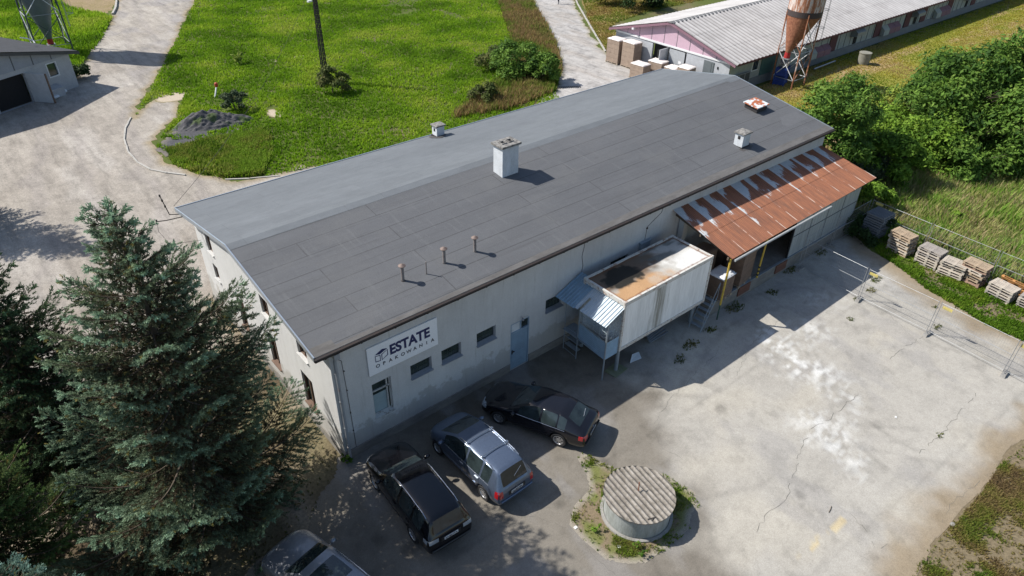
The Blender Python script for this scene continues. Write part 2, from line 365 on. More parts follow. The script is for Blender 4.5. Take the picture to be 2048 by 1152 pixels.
# cracks in the yard
ck = MB(); mcrack = mat('crack', (.10, .095, .085), .95, c2=(.18, .17, .15), scale=6, bmp=0)
def crack(P, wd, seed, z=.0155):
    rr = random.Random(seed); Q = []
    for a, b in zip(P[:-1], P[1:]):
        k = max(2, int((b - a).length / .18))
        for j in range(k): Q.append(a.lerp(b, j / k) + Vector((rr.uniform(-.07, .07), rr.uniform(-.07, .07), 0)))
    L = []
    for i, q in enumerate(Q[:-1]):
        d = (Q[i + 1] - q); n = Vector((-d.y, d.x, 0)); n.normalize(); ww = wd * rr.uniform(.3, 1.2); L.append((q + n * ww, q - n * ww))
    for (a, b), (c, d) in zip(L[:-1], L[1:]):
        if rr.random() < .88: ck.add([(a.x, a.y, z), (b.x, b.y, z), (d.x, d.y, z), (c.x, c.y, z)], [(0, 1, 2, 3)])
for i, l in enumerate([[(1952, 788), (1900, 850), (1870, 880), (1830, 915)], [(1848, 672), (1800, 700), (1770, 725)], [(1730, 778), (1690, 810), (1655, 840), (1620, 862), (1600, 855)], [(1620, 862), (1600, 900), (1585, 960), (1570, 1000), (1535, 1030), (1500, 1080)], [(1700, 1025), (1725, 1055), (1745, 1085)], [(1745, 1085), (1752, 1100), (1775, 1090), (1765, 1075)],
                       [(1310, 870), (1330, 900), (1390, 930)], [(1160, 1080), (1210, 1130), (1260, 1180)], [(1440, 700), (1400, 740), (1340, 800), (1300, 860)], [(1560, 640), (1500, 690), (1470, 760)], [(920, 1040), (985, 1010), (1060, 1030), (1150, 1060)], [(900, 930), (880, 960), (905, 1000)], [(2048, 905), (1960, 960), (1900, 1010), (1880, 1060)], [(1745, 600), (1790, 640), (1850, 700)]]):
    crack([at(*p) for p in l], .009 if i < 6 else .006, i)
tag(ck.build('pavement_cracks', mcrack), kind='structure')
# kerbs
mstone = mat('kerb_stone', (.44, .42, .38), .9, scale=5, var=.35)
kb = MB()
def kerb(P, wd=.12, h=.12, L=.9):
    for a, b in zip(P[:-1], P[1:]):
        k = max(1, int((b - a).length / L))
        for j in range(k):
            p = a.lerp(b, (j + .5) / k); d = b - a; kb.box((p.x, p.y, h / 2 - .03), ((b - a).length / k - .04, wd + random.uniform(-.015, .015), h), math.atan2(d.y, d.x) + random.uniform(-.03, .03))
kerb([at(*p) for p in ((262, 236), (251, 258), (249, 280), (257, 305), (275, 325), (300, 340), (335, 347), (372, 351))])
kerb([at(*p) for p in ((450, 360), (500, 358), (560, 352))], .1, .1, 1)
kerb([at(*p) for p in ((1142, -25), (1155, 8), (1180, 52), (1211, 104))], .15, .14, 1.5)
kerb([at(*p) for p in ((228, -10), (234, 4), (232, 18), (226, 30))], .2, .25, 1.0)
tag(kb.build('kerb', mstone), kind='structure')

# ------------------------------------------------------------------ grass and weeds
m_leaf = vcol('foliage', .75, 40, .15, 0, trans=.32, spec=.25)
m_grass = vcol('grass_blades', .8, 40, .15, 0, trans=.45, spec=.2)
def tufts(name, poly, n, h, wd, blades, pal, seed, spread=.5, noise_s=.25, avoid=None, label=None, hvar=.5, dens=None, cat='grass'):
    r = np.random.default_rng(seed); poly = np.array(poly, float); lo, hi = poly.min(0), poly.max(0)
    P = r.uniform(lo, hi, (int(n * 3.5), 2)); _, _, ins = seg_dist(P, poly); P = P[ins]
    if avoid is not None:
        for av in avoid: _, _, a = seg_dist(P, np.array(av, float)); P = P[~a]
    if dens is not None: P = P[r.random(len(P)) < dens(P[:, 0], P[:, 1])]
    # thin out with distance to the camera is not needed: equal cover everywhere
    P = P[:n]; m = len(P); B = blades
    pc = np.repeat(P, B, 0); k = len(pc)
    ang = r.uniform(0, 6.283, k); lean = r.uniform(.1, spread, k); hh = h * (1 - hvar + hvar * 2 * r.random(k) * (.4 + fbm(pc[:, 0] * .6, pc[:, 1] * .6, seed, 3)))
    off = r.normal(0, h * .25, (k, 2)); b = pc + off; dr = np.stack([np.cos(ang), np.sin(ang)], 1); pr = np.stack([-dr[:, 1], dr[:, 0]], 1)
    w2 = wd * r.uniform(.6, 1.3, k)[:, None]
    v0 = np.column_stack([b - pr * w2, np.zeros(k)]); v1 = np.column_stack([b + pr * w2, np.zeros(k)])
    v2 = np.column_stack([b + dr * (hh * lean * .5)[:, None] + pr * w2 * .9, hh * .6]); v3 = np.column_stack([b + dr * (hh * lean)[:, None] - pr * w2 * .2, hh])
    V = np.stack([v0, v1, v2, v3], 1).reshape(-1, 3); F = np.arange(k * 4).reshape(-1, 4)
    t = fbm(pc[:, 0] * noise_s, pc[:, 1] * noise_s, seed + 5, 5); t = np.clip((t - .24) * 1.95 + r.normal(0, .13, k), 0, .999) * (len(pal) - 1)
    i0 = t.astype(int); fr = (t - i0)[:, None]; pa = np.array(pal, float); c = pa[i0] * (1 - fr) + pa[i0 + 1] * fr
    c *= r.uniform(.75, 1.25, (k, 1)); C = np.repeat(c, 4, 0); C.reshape(-1, 4, 3)[:, :2] *= .85
    o = np_mesh(name, V, F, m_grass, C); tag(o, label, cat, kind='stuff'); return o
g_pal = [(.10, .20, .01), (.15, .29, .012), (.20, .35, .016), (.28, .43, .022), (.38, .46, .06)]
field = pts((400, -35), (388, 8), (330, 125), (290, 195), (268, 236), (300, 200), (372, 186), (350, 240), (400, 218), (455, 215), (495, 235), (480, 268), (400, 285), (335, 300), (350, 330), (400, 350), (455, 356), (545, 352), (620, 335)) + [(17, 18.6), (24.5, 18), (31, 20.5)] + pts((1108, 178), (1120, 135), (1110, 98), (1094, 60), (1062, 18), (1038, -35))
tufts('meadow_grass', field, 90000, .17, .03, 4, g_pal, 1, .8, .3, dens=lambda x, y: 1 - .85 * sst(.60, .68, fbm(x * .45, y * .45, 97)) * sst(.45, .6, fbm(x * .1, y * .1, 98)), label='bright green meadow grass covering the field behind the warehouse', avoid=[pts((532, 215), (552, 212), (552, 240), (540, 240))])
wfield = pts((150, 18), (212, 30), (224, 36), (205, 75), (180, 105), (165, 130), (150, 150), (60, 110), (-150, 60), (-150, -40), (110, -30), (125, 8))
tufts('bank_grass', wfield, 20000, .3, .045, 4, g_pal, 2, .8, .25, label='green weeds and grass growing beyond the left farm building')
isle = pts((335, 300), (400, 285), (480, 268), (535, 255), (545, 300), (525, 350), (455, 356), (400, 350), (350, 330))
tufts('tall_weeds', isle, 7000, .27, .035, 5, [(.07, .14, .01), (.13, .22, .015), (.26, .26, .06), (.16, .26, .02), (.2, .32, .03)], 3, .9, .5, label='taller tangled weeds on the corner beside the kerb', dens=lambda x, y: .15 + .85 * sst(.40, .52, fbm(x * .55, y * .55, 99)))
hp = at(428, 248)
tufts('heap_weeds', pts((372, 186), (352, 235), (325, 270), (312, 300), (345, 305), (400, 285), (480, 268), (497, 235), (455, 215), (400, 218)), 1700, .16, .03, 5, g_pal, 15, .8, .4, label='green weeds round the heap of dark cinders', dens=lambda x, y: (np.hypot((x - hp.x) / 2.7, (y - hp.y) / 1.6) > .9) * sst(.38, .5, fbm(x * .9, y * .9, 95)))
edge = pts((985, -35), (1045, -30), (1075, 25), (1108, 80), (1122, 135), (1108, 185), (1010, 222), (900, 238), (960, 190), (1020, 150), (1030, 90), (1010, 40))
tufts('track_side_weeds', edge, 16000, .5, .035, 5, [(.08, .15, .015), (.17, .24, .03), (.26, .20, .08), (.30, .19, .09), (.17, .24, .03)], 4, .6, .35, label='tall weeds turning brown along the concrete track')
mow = strip
tufts('mown_grass', strip, 60000, .1, .03, 3, [(.19, .27, .025), (.32, .34, .04), (.42, .36, .05), (.44, .32, .13)], 5, .9, .2, label='dry yellowing mown grass strip beside the long barn')
tufts('verge_grass', pts((1235, 110), (1228, 48), (1300, 22), (1400, 2), (1560, -45), (1152, -45), (1180, 50), (1213, 108)), 16000, .16, .03, 4, [(.15, .22, .03), (.28, .27, .05), (.33, .22, .08)], 6, .8, .4, label='brownish grass between the concrete track and the barn')
tall = pts((1700, 455), (1752, 398), (1790, 350), (1830, 318), (1950, 300), (2120, 310), (2200, 420), (2200, 700), (2048, 545), (1960, 500), (1860, 455), (1770, 405)) 
wild = [(32.7, -3), (33, 1), (38, 3), (44, 3), (52, -2), (60, -8), (60, -30), (32.7, -30)]
tufts('wild_grass', wild, 60000, .85, .04, 4, [(.17, .32, .04), (.24, .38, .06), (.36, .36, .12), (.46, .36, .21), (.30, .40, .10), (.20, .36, .05)], 7, .5, .8, label='tall seeding grass on the rough land beyond the wire fence')
tufts('wild_weeds', wild, 9000, .6, .09, 5, [(.10, .20, .02), (.16, .29, .025), (.23, .37, .035)], 8, .9, .3, label='green nettles and weeds among the tall grass', dens=lambda x, y: sst(.5, .6, fbm(x * .3, y * .3, 90)))
vg = pts((1752, 505), (1790, 530), (1850, 577), (1930, 624), (1975, 652), (2048, 684), (2200, 748), (2200, 640), (2030, 590), (1900, 535), (1800, 480), (1745, 460))
vg = [(p[0], p[1]) for p in vg]
tufts('verge_weeds', vg, 6500, .14, .022, 5, [(.09, .19, .012), (.16, .27, .02), (.26, .28, .05)], 9, .8, .8, label='low green weeds in front of the stacks of pallets', dens=lambda x, y: .15 + .85 * sst(.4, .6, fbm(x * 1.2, y * 1.2, 91)))
br_ = pts((1820, 1160), (1850, 1105), (1915, 1040), (1965, 985), (1995, 935), (2060, 880), (2300, 850), (2300, 1200), (1950, 1300))
tufts('corner_grass', br_, 26000, .09, .013, 4, [(.10, .17, .02), (.20, .22, .04), (.27, .21, .08), (.20, .14, .07)], 10, .9, 1.1, label='patchy dry grass at the bottom right corner of the yard', dens=lambda x, y: .06 + .9 * sst(.42, .6, fbm(x * .8, y * .8, 92)))
WELL = (6.75, -8.48)
tufts('well_weeds', isl, 5200, .09, .014, 5, [(.11, .20, .015), (.17, .25, .025), (.26, .25, .07)], 11, .9, 1.5, label='low weeds and moss round the foot of the concrete well', dens=lambda x, y: (np.hypot(x - WELL[0], y - WELL[1]) > 1.15) * (.04 + .8 * sst(.47, .62, fbm(x * 1.3, y * 1.3, 93))) * np.where((x - WELL[0]) * .64 - (y - WELL[1]) * .77 > .3, .25, 1))
tufts('litter_grass', [(-12, -16), (-3.2, -4), (-2.5, -2.2), (-.3, .3), (-.3, 9), (-12, 11)], 9000, .07, .014, 4, [(.10, .12, .03), (.16, .16, .06), (.15, .12, .07)], 12, .9, 1.0, label='thin grass in the shade under the spruces', dens=lambda x, y: .1 + .9 * sst(.5, .65, fbm(x * .7, y * .7, 94)))
dk = []
for i, (px, py, rr) in enumerate([(1500, 560, .5), (1470, 615, .6), (1545, 585, .4), (1380, 690, .5), (1360, 720, .4), (1420, 660, .35), (1580, 540, .5), (1640, 505, .5), (1460, 590, .4), (1742, 580, .35), (1750, 560, .4), (1712, 600, .25), (1875, 655, .25), (1868, 615, .2), (1915, 615, .2), (1700, 640, .25), (1880, 870, .2)]):
    dk.append((at(px, py), rr))
def yd(x, y):
    k = np.zeros(len(x))
    for p, r_ in dk: k = np.maximum(k, 1 - sst(.3, 1.3, np.hypot(x - p.x, (y - p.y) * 1.6) / r_))
    return k
tufts('yard_weeds', [(13, -17), (31, -17), (31, -2.9), (17.5, -2.9), (13, -4.5)], 16000, .09, .014, 4, [(.07, .11, .015), (.13, .15, .02), (.2, .18, .06)], 13, .9, 1.4, label='small weeds sprouting from joints in the yard', dens=yd)

# ------------------------------------------------------------------ trees and shrubs
m_bark = mat('bark', (.11, .085, .06), .95, scale=6, c2=(.05, .04, .03), bmp=.6, bscale=12)
def branches(mb, base, h, rad, seed, n=7, trunk_r=.09):
    r = random.Random(seed); b = Vector(base); lean = Vector((r.uniform(-.1, .1), r.uniform(-.1, .1), 0)) * h
    top = b + lean + Vector((0, 0, h * .75)); mid = b.lerp(top, .5) + Vector((r.uniform(-.1, .1), r.uniform(-.1, .1), 0))
    mb.tube(b, mid, trunk_r, 7, trunk_r * .7); mb.tube(mid, top, trunk_r * .7, 6, trunk_r * .25)
    for i in range(n):
        t = r.uniform(.25, .95); p = b.lerp(top, t); a = r.uniform(0, 6.283); L = rad * r.uniform(.55, .95)
        q = p + Vector((math.cos(a) * L, math.sin(a) * L, L * r.uniform(.2, .7))); mb.tube(p, q, trunk_r * .35, 5, trunk_r * .1)
        for _ in range(2):
            a2 = a + r.uniform(-.9, .9); mb.tube(p.lerp(q, .5), p.lerp(q, .5) + Vector((math.cos(a2), math.sin(a2), .5)) * L * .45, trunk_r * .2, 4, trunk_r * .06)
def crown_mesh(parent, c0, rad, h, n, leaf, pal, seed, lobes=14, squash=1.0, low=.05):
    r = np.random.default_rng(seed); L = []
    for i in range(int(lobes * 1.7)):
        a = r.uniform(0, 6.283); q = r.random() ** .5 * .82 * rad; z = h * (low + .3 + (1 - low - .36) * r.random() ** .8 * (1 - .6 * (q / rad) ** 2)); s = rad * r.uniform(.16, .36)
        L.append((q * math.cos(a), q * math.sin(a), z, s, min(s * r.uniform(.7, 1.1), h * .35)))
    L = np.array(L); wts = L[:, 3] ** 2; idx = r.choice(len(L), n, p=wts / wts.sum())
    d = r.normal(size=(n, 3)); d /= np.linalg.norm(d, axis=1)[:, None]; d[:, 2] = np.where(d[:, 2] < -.3, -d[:, 2], d[:, 2])
    rr = (.45 + .6 * r.random(n) ** .45) * (1 + .25 * (fbm(d[:, 0] * 3 + idx, d[:, 1] * 3 + d[:, 2] * 2, seed) - .5) * 2)
    rr = rr * (1 + .55 * r.random(n) ** 7)
    P = L[idx, :3] + d * np.stack([L[idx, 3], L[idx, 3], L[idx, 4]], 1) * rr[:, None]
    P[:, 2] = np.maximum(P[:, 2], .05)
    # leaf quads in small sprays
    nrm = d * .8 + r.normal(size=(n, 3)) * .6 + np.array([0, 0, .5]); nrm /= np.linalg.norm(nrm, axis=1)[:, None]
    t = np.cross(nrm, r.normal(size=(n, 3))); t /= np.linalg.norm(t, axis=1)[:, None]; b = np.cross(nrm, t)
    s = leaf * r.uniform(.45, 1.5, n)[:, None]
    V = np.stack([P - t * s, P + b * s * .45, P + t * s, P - b * s * .45], 1).reshape(-1, 3)
    k = np.clip(fbm(P[:, 0] * 1.3 + seed, P[:, 1] * 1.3 + P[:, 2], seed + 3) * 1.5 - .3 + r.normal(0, .16, n), 0, .999) * (len(pal) - 1)
    i0 = k.astype(int); pa = np.array(pal, float); c = pa[i0] * (1 - (k - i0)[:, None]) + pa[i0 + 1] * (k - i0)[:, None]
    c *= r.uniform(.8, 1.2, (n, 1)); V = V + np.array(c0) - np.array(parent.location)
    np_mesh('crown', V, np.arange(n * 4).reshape(-1, 4), m_leaf, np.repeat(c, 4, 0), parent)
PAL_MID = [(.03, .075, .014), (.06, .13, .02), (.10, .19, .028), (.15, .24, .04)]
PAL_DARK = [(.014, .032, .010), (.028, .058, .014), (.045, .085, .02)]
PAL_BRIGHT = [(.06, .13, .014), (.11, .21, .02), (.17, .29, .03), (.23, .35, .04)]
PAL_YEL = [(.13, .2, .025), (.23, .31, .045), (.34, .40, .08)]
PAL_OLIVE = [(.05, .08, .02), (.10, .13, .03), (.18, .17, .06)]
PAL_MID = [(.035, .085, .016), (.075, .155, .022), (.12, .22, .03), (.19, .29, .05)]
PAL_GREY = [(.05, .08, .04), (.08, .11, .055), (.11, .14, .07)]
def bush(name, label, cat, foot, top, wpx, n, leaf, pal, seed, lobes=14, group=None, low=None, tr=.06):
    low = (.05 if tr > .08 else -.2) if low is None else low
    cxp = (foot[0] + top[0]) / 2; dyp = foot[1] - top[1]; k_ = (1024 - cxp) / (2480 - (foot[1] + top[1]) / 2) * dyp / 2   # a plumb line leans towards the nadir
    b = at(cxp + k_, foot[1]); h = max(.4, height_over(b, cxp - k_, top[1])); dist = (b + Vector((0, 0, h / 2)) - CAMP).length; rad = wpx / 2 * dist / FPX
    t = thing(name, label, cat, (b.x, b.y, 0), 0, group)
    m = MB(); branches(m, b, h * .8, rad, seed, 8, tr); m.build('trunk' if cat == 'tree' else 'stem', m_bark, t)
    crown_mesh(t, (b.x, b.y, 0), rad, h * 1.02, n, leaf, pal, seed, lobes, low=low); return t
bush('leafy_tree', 'mid green tree leaning over the far right corner of the dark warehouse roof', 'tree', (1668, 372), (1662, 150), 160, 21000, .12, PAL_MID, 21, 30, tr=.1)
SH = 'shrubs and small trees on the rough land at the right'
bush('tall_shrub', 'large dense dark green shrub, tallest of the thicket beside the mown strip', 'tree', (1935, 312), (1925, 108), 215, 26000, .15, PAL_MID, 22, 26, SH, tr=.12)
bush('tall_shrub', 'large shrub thicket cut by the right edge of the photo', 'tree', (2060, 325), (2050, 85), 210, 22000, .15, PAL_MID, 23, 24, SH, tr=.12)
bush('pale_shrub', 'yellow-green rounded shrub standing at the edge of the mown strip', 'shrub', (1783, 248), (1788, 172), 84, 5000, .11, PAL_YEL, 24, 10, SH)
bush('olive_shrub', 'low olive brown shrub right of the yellow-green one', 'shrub', (1856, 268), (1850, 188), 140, 9000, .11, PAL_OLIVE, 25, 14, SH)
bush('bright_shrub', 'broad bright green shrub in the middle of the thicket', 'shrub', (1842, 330), (1850, 222), 180, 15000, .13, PAL_BRIGHT, 26, 18, SH)
bush('bright_shrub', 'bright green shrub behind the far corner of the rusty lean-to roof', 'shrub', (1785, 372), (1775, 268), 135, 11000, .12, PAL_BRIGHT, 27, 14, SH)
bush('dark_shrub', 'dull green shrub squeezed between the lean-to roof and the leafy tree', 'shrub', (1725, 372), (1718, 278), 100, 7000, .11, PAL_GREY, 28, 10, SH)
bush('dark_shrub', 'mid green shrub at the foot of the thicket near the right edge', 'shrub', (1950, 352), (1945, 262), 170, 12000, .13, PAL_MID, 29, 14, SH)
bush('low_bush', 'low leafy bush beside the metal wall end of the lean-to', 'shrub', (1752, 432), (1750, 352), 70, 4500, .10, PAL_BRIGHT, 30, 8, SH)
bush('low_bush', 'small bright bush in the tall grass behind the wire fence', 'shrub', (1905, 455), (1905, 420), 50, 1800, .09, PAL_BRIGHT, 31, 6, SH)
bush('dark_shrub', 'dark shrub in shade behind the stack of grey gratings', 'shrub', (1745, 470), (1735, 420), 90, 3500, .10, PAL_DARK, 32, 8, SH)
FS = 'shrubs growing along the track side of the field'
bush('field_shrub', 'rounded green shrub nearest the round manhole cover', 'shrub', (1035, 150), (1035, 88), 110, 6500, .13, PAL_MID, 41, 12, FS)
bush('field_shrub', 'green shrub right at the edge of the concrete track', 'shrub', (1088, 162), (1085, 108), 80, 4800, .13, PAL_MID, 42, 10, FS)
bush('field_shrub', 'brownish shrub left of the shrubs by the track', 'shrub', (985, 138), (985, 100), 70, 2600, .12, PAL_OLIVE, 43, 9, FS)
bush('field_shrub', 'brownish weedy shrub just above the warehouse eave', 'shrub', (965, 205), (965, 170), 60, 2200, .12, PAL_OLIVE, 44, 8, FS)
bush('wispy_shrub', 'wispy grey-green shrub behind the heap of cinders', 'shrub', (470, 222), (462, 172), 44, 2600, .10, PAL_GREY, 45, 8)
bush('pale_sapling', 'tiny pale green sapling in the field left of the lattice pole', 'shrub', (474, 128), (474, 98), 26, 500, .12, PAL_YEL, 46, 5)
bush('pole_thicket', 'brown weedy thicket round the foot of the lattice pole', 'shrub', (662, 185), (662, 135), 62, 2600, .12, PAL_OLIVE, 47, 9)
bush('wall_bush', 'dark weedy bush against the corner of the left farm building', 'shrub', (142, 158), (140, 128), 60, 2800, .12, PAL_DARK, 48, 9)
bush('wall_bush', 'low dark bush by the wall box of the left farm building', 'shrub', (97, 192), (95, 172), 26, 900, .10, PAL_DARK, 49, 6)
bush('far_shrub', 'dark shrub casting a shade patch beside the top of the track', 'shrub', (1258, 12), (1250, -50), 130, 8000, .16, PAL_DARK, 50, 12)
bush('corner_plant', 'small green plant at the foot of the downpipe on the near corner', 'plant', (690, 925), (690, 908), 26, 260, .05, PAL_BRIGHT, 51, 5, tr=.01)
# weeds spilling over the well's foot and along the kerb: clumps of their own
for i, (px, py, w_, lb) in enumerate([(1285, 1112, 16, 'small green tuft of weed below the concrete well'), (1272, 1096, 14, 'small leafy weed at the lower edge of the well'), (1192, 1062, 20, 'flat patch of green weed left of the concrete well')]):
    bush('weed_clump', lb, 'plant', (px, py), (px, py - 8), w_, 150, .035, PAL_BRIGHT, 60 + i, 4, tr=.006)

# --- spruces
def shoots_mesh(name, S, D, Ln, C, parent, seed, nn=9):
    """needle-covered shoots: S base points, D directions, Ln lengths, C colours"""
    r = np.random.default_rng(seed); n = len(S); u = np.cross(D, r.normal(size=(n, 3))); u /= np.linalg.norm(u, axis=1)[:, None]; w_ = np.cross(D, u)
    VV = []; CC = []
    for k in range(nn):
        a = k * 2.399 + r.uniform(0, .5, n); t = (k + .3) / nn * .85; e = (u * np.cos(a)[:, None] + w_ * np.sin(a)[:, None])
        p = S + D * (Ln * t)[:, None]; L = (Ln * .30 * (1 - .3 * t))[:, None]; tip = p + e * L * .9 + D * L * .9; side = np.cross(D, e) * (Ln * .085)[:, None]
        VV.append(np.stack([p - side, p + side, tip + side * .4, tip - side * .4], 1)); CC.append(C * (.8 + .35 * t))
    V = np.stack(VV, 1).reshape(-1, 3); Cc = np.repeat(np.stack(CC, 1).reshape(-1, 3), 4, 0) * np.repeat(r.uniform(.75, 1.25, (n * nn, 1)), 4, 0)
    np_mesh(name, V - np.array(parent.location), np.arange(len(V)).reshape(-1, 4), m_leaf, Cc, parent)
def spruce(label, base, h, rmax, seed, dens=1.0, tip=(.16, .265, .205), inner=(.05, .075, .04), zlow=.06, sector=None, group=None, ls=1.0, name='spruce_tree', trim=None):
    t = thing(name, label, 'tree', (base[0], base[1], 0), 0, group); r = random.Random(seed); B = Vector((base[0], base[1], 0))
    tr = MB(); K = 10
    P = [B + Vector((.06 * math.sin(i), .06 * math.cos(i * 1.3), h * i / K)) for i in range(K + 1)]
    for i in range(K): tr.tube(P[i], P[i + 1], .20 * (1 - i / K) + .02, 9, .20 * (1 - (i + 1) / K) + .02, False)
    tr.build('trunk', m_bark, t, smooth=True)
    S = []; D = []; L = []; C = []; bm = MB(); z = h * zlow; tip = np.array(tip); inner = np.array(inner)
    while z < h * .985:
        f = 1 - z / h; rad = rmax * (f ** .82) * (1.0 if f < .82 else 1 - (f - .82) * 1.3) + .12
        nb = (5 if f > .3 else 4) + (r.random() < .4); a0 = r.uniform(0, 6.283)
        for j in range(nb):
            a = a0 + j * 6.283 / nb + r.uniform(-.35, .35)
            if sector and not sector(a): continue
            Lb = rad * (r.uniform(.5, 1.0) if r.random() < .6 else r.uniform(.95, 1.3)); Lb = Lb * trim(a, z) if trim else Lb; n = max(4, int(Lb / .16)); dr = Vector((math.cos(a), math.sin(a), 0)); side = Vector((-dr.y, dr.x, 0))
            up0 = .45 * (1 - f) + .05 ; droop = -.32 * f; Q = []
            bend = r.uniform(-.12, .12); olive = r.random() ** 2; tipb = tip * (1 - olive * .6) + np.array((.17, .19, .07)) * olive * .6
            for i in range(n + 1):
                u = i / n; Q.append(B + Vector((0, 0, z)) + dr * (Lb * u) + side * (bend * Lb * u * u) + Vector((0, 0, Lb * (up0 * u + droop * math.sin(u * 2.2) + .16 * u ** 3))))
            for i in range(n): bm.tube(Q[i], Q[i + 1], .028 * (1 - i / n) * (Lb / 2.5) + .005, 4, cap=False)
            for i in range(1, n + 1):
                u = i / n; tan = (Q[i] - Q[i - 1]).normalized()
                for sgn in (-1, 1):
                    ll = Lb * .36 * (math.sin(math.pi * min(1, u * .82 + .13)) ** .8) * r.uniform(.6, 1.1) * (1.0 if u > .2 else .5)
                    m = max(1, int(ll / (.085 / dens ** .5))); dd = (tan * .75 + side * sgn * .8 + Vector((0, 0, r.uniform(-.25, .12)))).normalized()
                    for k in range(m):
                        v = (k + 1) / m; p = Q[i] + dd * (ll * v) + Vector((0, 0, -.12 * ll * v * v)); out = u * .65 + v * .45
                        for q in range(2 if out > .45 else 1):
                            if out < .35 and r.random() < .35: continue
                            S.append(p + Vector((r.gauss(0, .02), r.gauss(0, .02), r.gauss(0, .02)))); e = dd * (1 if q == 0 else .55) + side * r.uniform(-.55, .55) + tan * .3 + Vector((0, 0, r.uniform(-.25, .3)))
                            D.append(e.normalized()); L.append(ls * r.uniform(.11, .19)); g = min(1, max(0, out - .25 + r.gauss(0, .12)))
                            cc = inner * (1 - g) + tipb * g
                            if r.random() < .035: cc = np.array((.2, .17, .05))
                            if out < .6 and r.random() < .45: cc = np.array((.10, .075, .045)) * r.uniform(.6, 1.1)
                            C.append(cc)
                # hanging twiglets
                if u < .85 and r.random() < .8:
                    for q in range(2):
                        S.append(Q[i] + side * r.uniform(-.2, .2) * Lb * .3); D.append(Vector((r.uniform(-.3, .3), r.uniform(-.3, .3), -1)).normalized()); L.append(ls * r.uniform(.14, .26)); C.append(inner * r.uniform(.8, 1.5))
            for k in range(3): S.append(Q[-1]); D.append((dr + Vector((r.uniform(-.4, .4), r.uniform(-.4, .4), r.uniform(-.1, .4)))).normalized()); L.append(ls * .2); C.append(tip * 1.1)
        z += max(.2, .43 * (h / 12) * (.55 + f * .65)) / (dens ** .3) * r.uniform(.7, 1.3)
    for k in range(14): S.append(B + Vector((0, 0, h * (.97 + .003 * k)))); D.append(Vector((r.uniform(-.6, .6), r.uniform(-.6, .6), 1)).normalized()); L.append(.22); C.append(tip)
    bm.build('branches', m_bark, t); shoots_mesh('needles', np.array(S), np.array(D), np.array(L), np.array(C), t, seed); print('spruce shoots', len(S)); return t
spruce('large blue-green spruce filling the lower left of the photo beside the gable wall', (-4.75, -.05), 12.3, 4.5, 5, 1.05, (.225, .345, .225), (.085, .09, .05), ls=1.25, zlow=.03, trim=lambda a, z: 1 if (z > 7.5 or not (-1.75 < (a + math.pi) % (2 * math.pi) - math.pi < -.35)) else (.55 if z < 6 else .75))
spruce('dark spruce at the left edge behind the large blue-green one', (-8.1, 6.2), 9.5, 2.9, 6, .7, (.07, .13, .06), (.03, .055, .025), ls=1.25)
spruce('dark spruce cut by the left edge, farthest of the spruces', (-10.2, 9.5), 10.5, 2.8, 7, .6, (.07, .13, .05), (.03, .05, .02), ls=1.3)
spruce('blue-green spruce of which only branch tips show at the bottom left corner', (-9.8, -4.9), 8.2, 3.0, 8, .9, (.18, .29, .24), ls=1.0)
spruce('dark spruce beyond the left edge whose shade falls on the gravel road', (-9.9, 29.5), 10.5, 3.1, 12, .5, (.07, .13, .05), (.03, .05, .02), ls=1.4)
spruce('yellowish green spruce glimpsed between the dark ones at the left edge', (-10.6, 1.8), 7.2, 2.6, 9, .7, (.12, .20, .06), (.04, .07, .025), ls=1.2)
# ------------------------------------------------------------------ wall helper with openings
def holed_wall(mb, o, ux, uz, W, H, holes, depth, inward):
    """rect wall W x H from corner o, along ux and uz, with rectangular holes (a0,a1,b0,b1) and reveals going inward"""
    o = Vector(o); ux = Vector(ux); uz = Vector(uz); inn = Vector(inward) * depth
    xs = sorted(set([0, W] + [h[0] for h in holes] + [h[1] for h in holes])); zs = sorted(set([0, H] + [h[2] for h in holes] + [h[3] for h in holes]))
    for i in range(len(xs) - 1):
        for j in range(len(zs) - 1):
            cx = (xs[i] + xs[i + 1]) / 2; cz = (zs[j] + zs[j + 1]) / 2
            if any(h[0] < cx < h[1] and h[2] < cz < h[3] for h in holes): continue
            mb.add([o + ux * xs[i] + uz * zs[j], o + ux * xs[i + 1] + uz * zs[j], o + ux * xs[i + 1] + uz * zs[j + 1], o + ux * xs[i] + uz * zs[j + 1]], [(0, 1, 2, 3)])
    for a0, a1, b0, b1 in holes:
        c = [o + ux * a0 + uz * b0, o + ux * a1 + uz * b0, o + ux * a1 + uz * b1, o + ux * a0 + uz * b1]
        for k in range(4): mb.add([c[k], c[(k + 1) % 4], c[(k + 1) % 4] + inn, c[k] + inn], [(3, 2, 1, 0)])
        k0 = mb.cur; mb.cur = 1; mb.add([q + inn * 1.6 for q in c], [(0, 1, 2, 3)]); mb.cur = k0  # near-black backs stand in for the darkness inside the openings
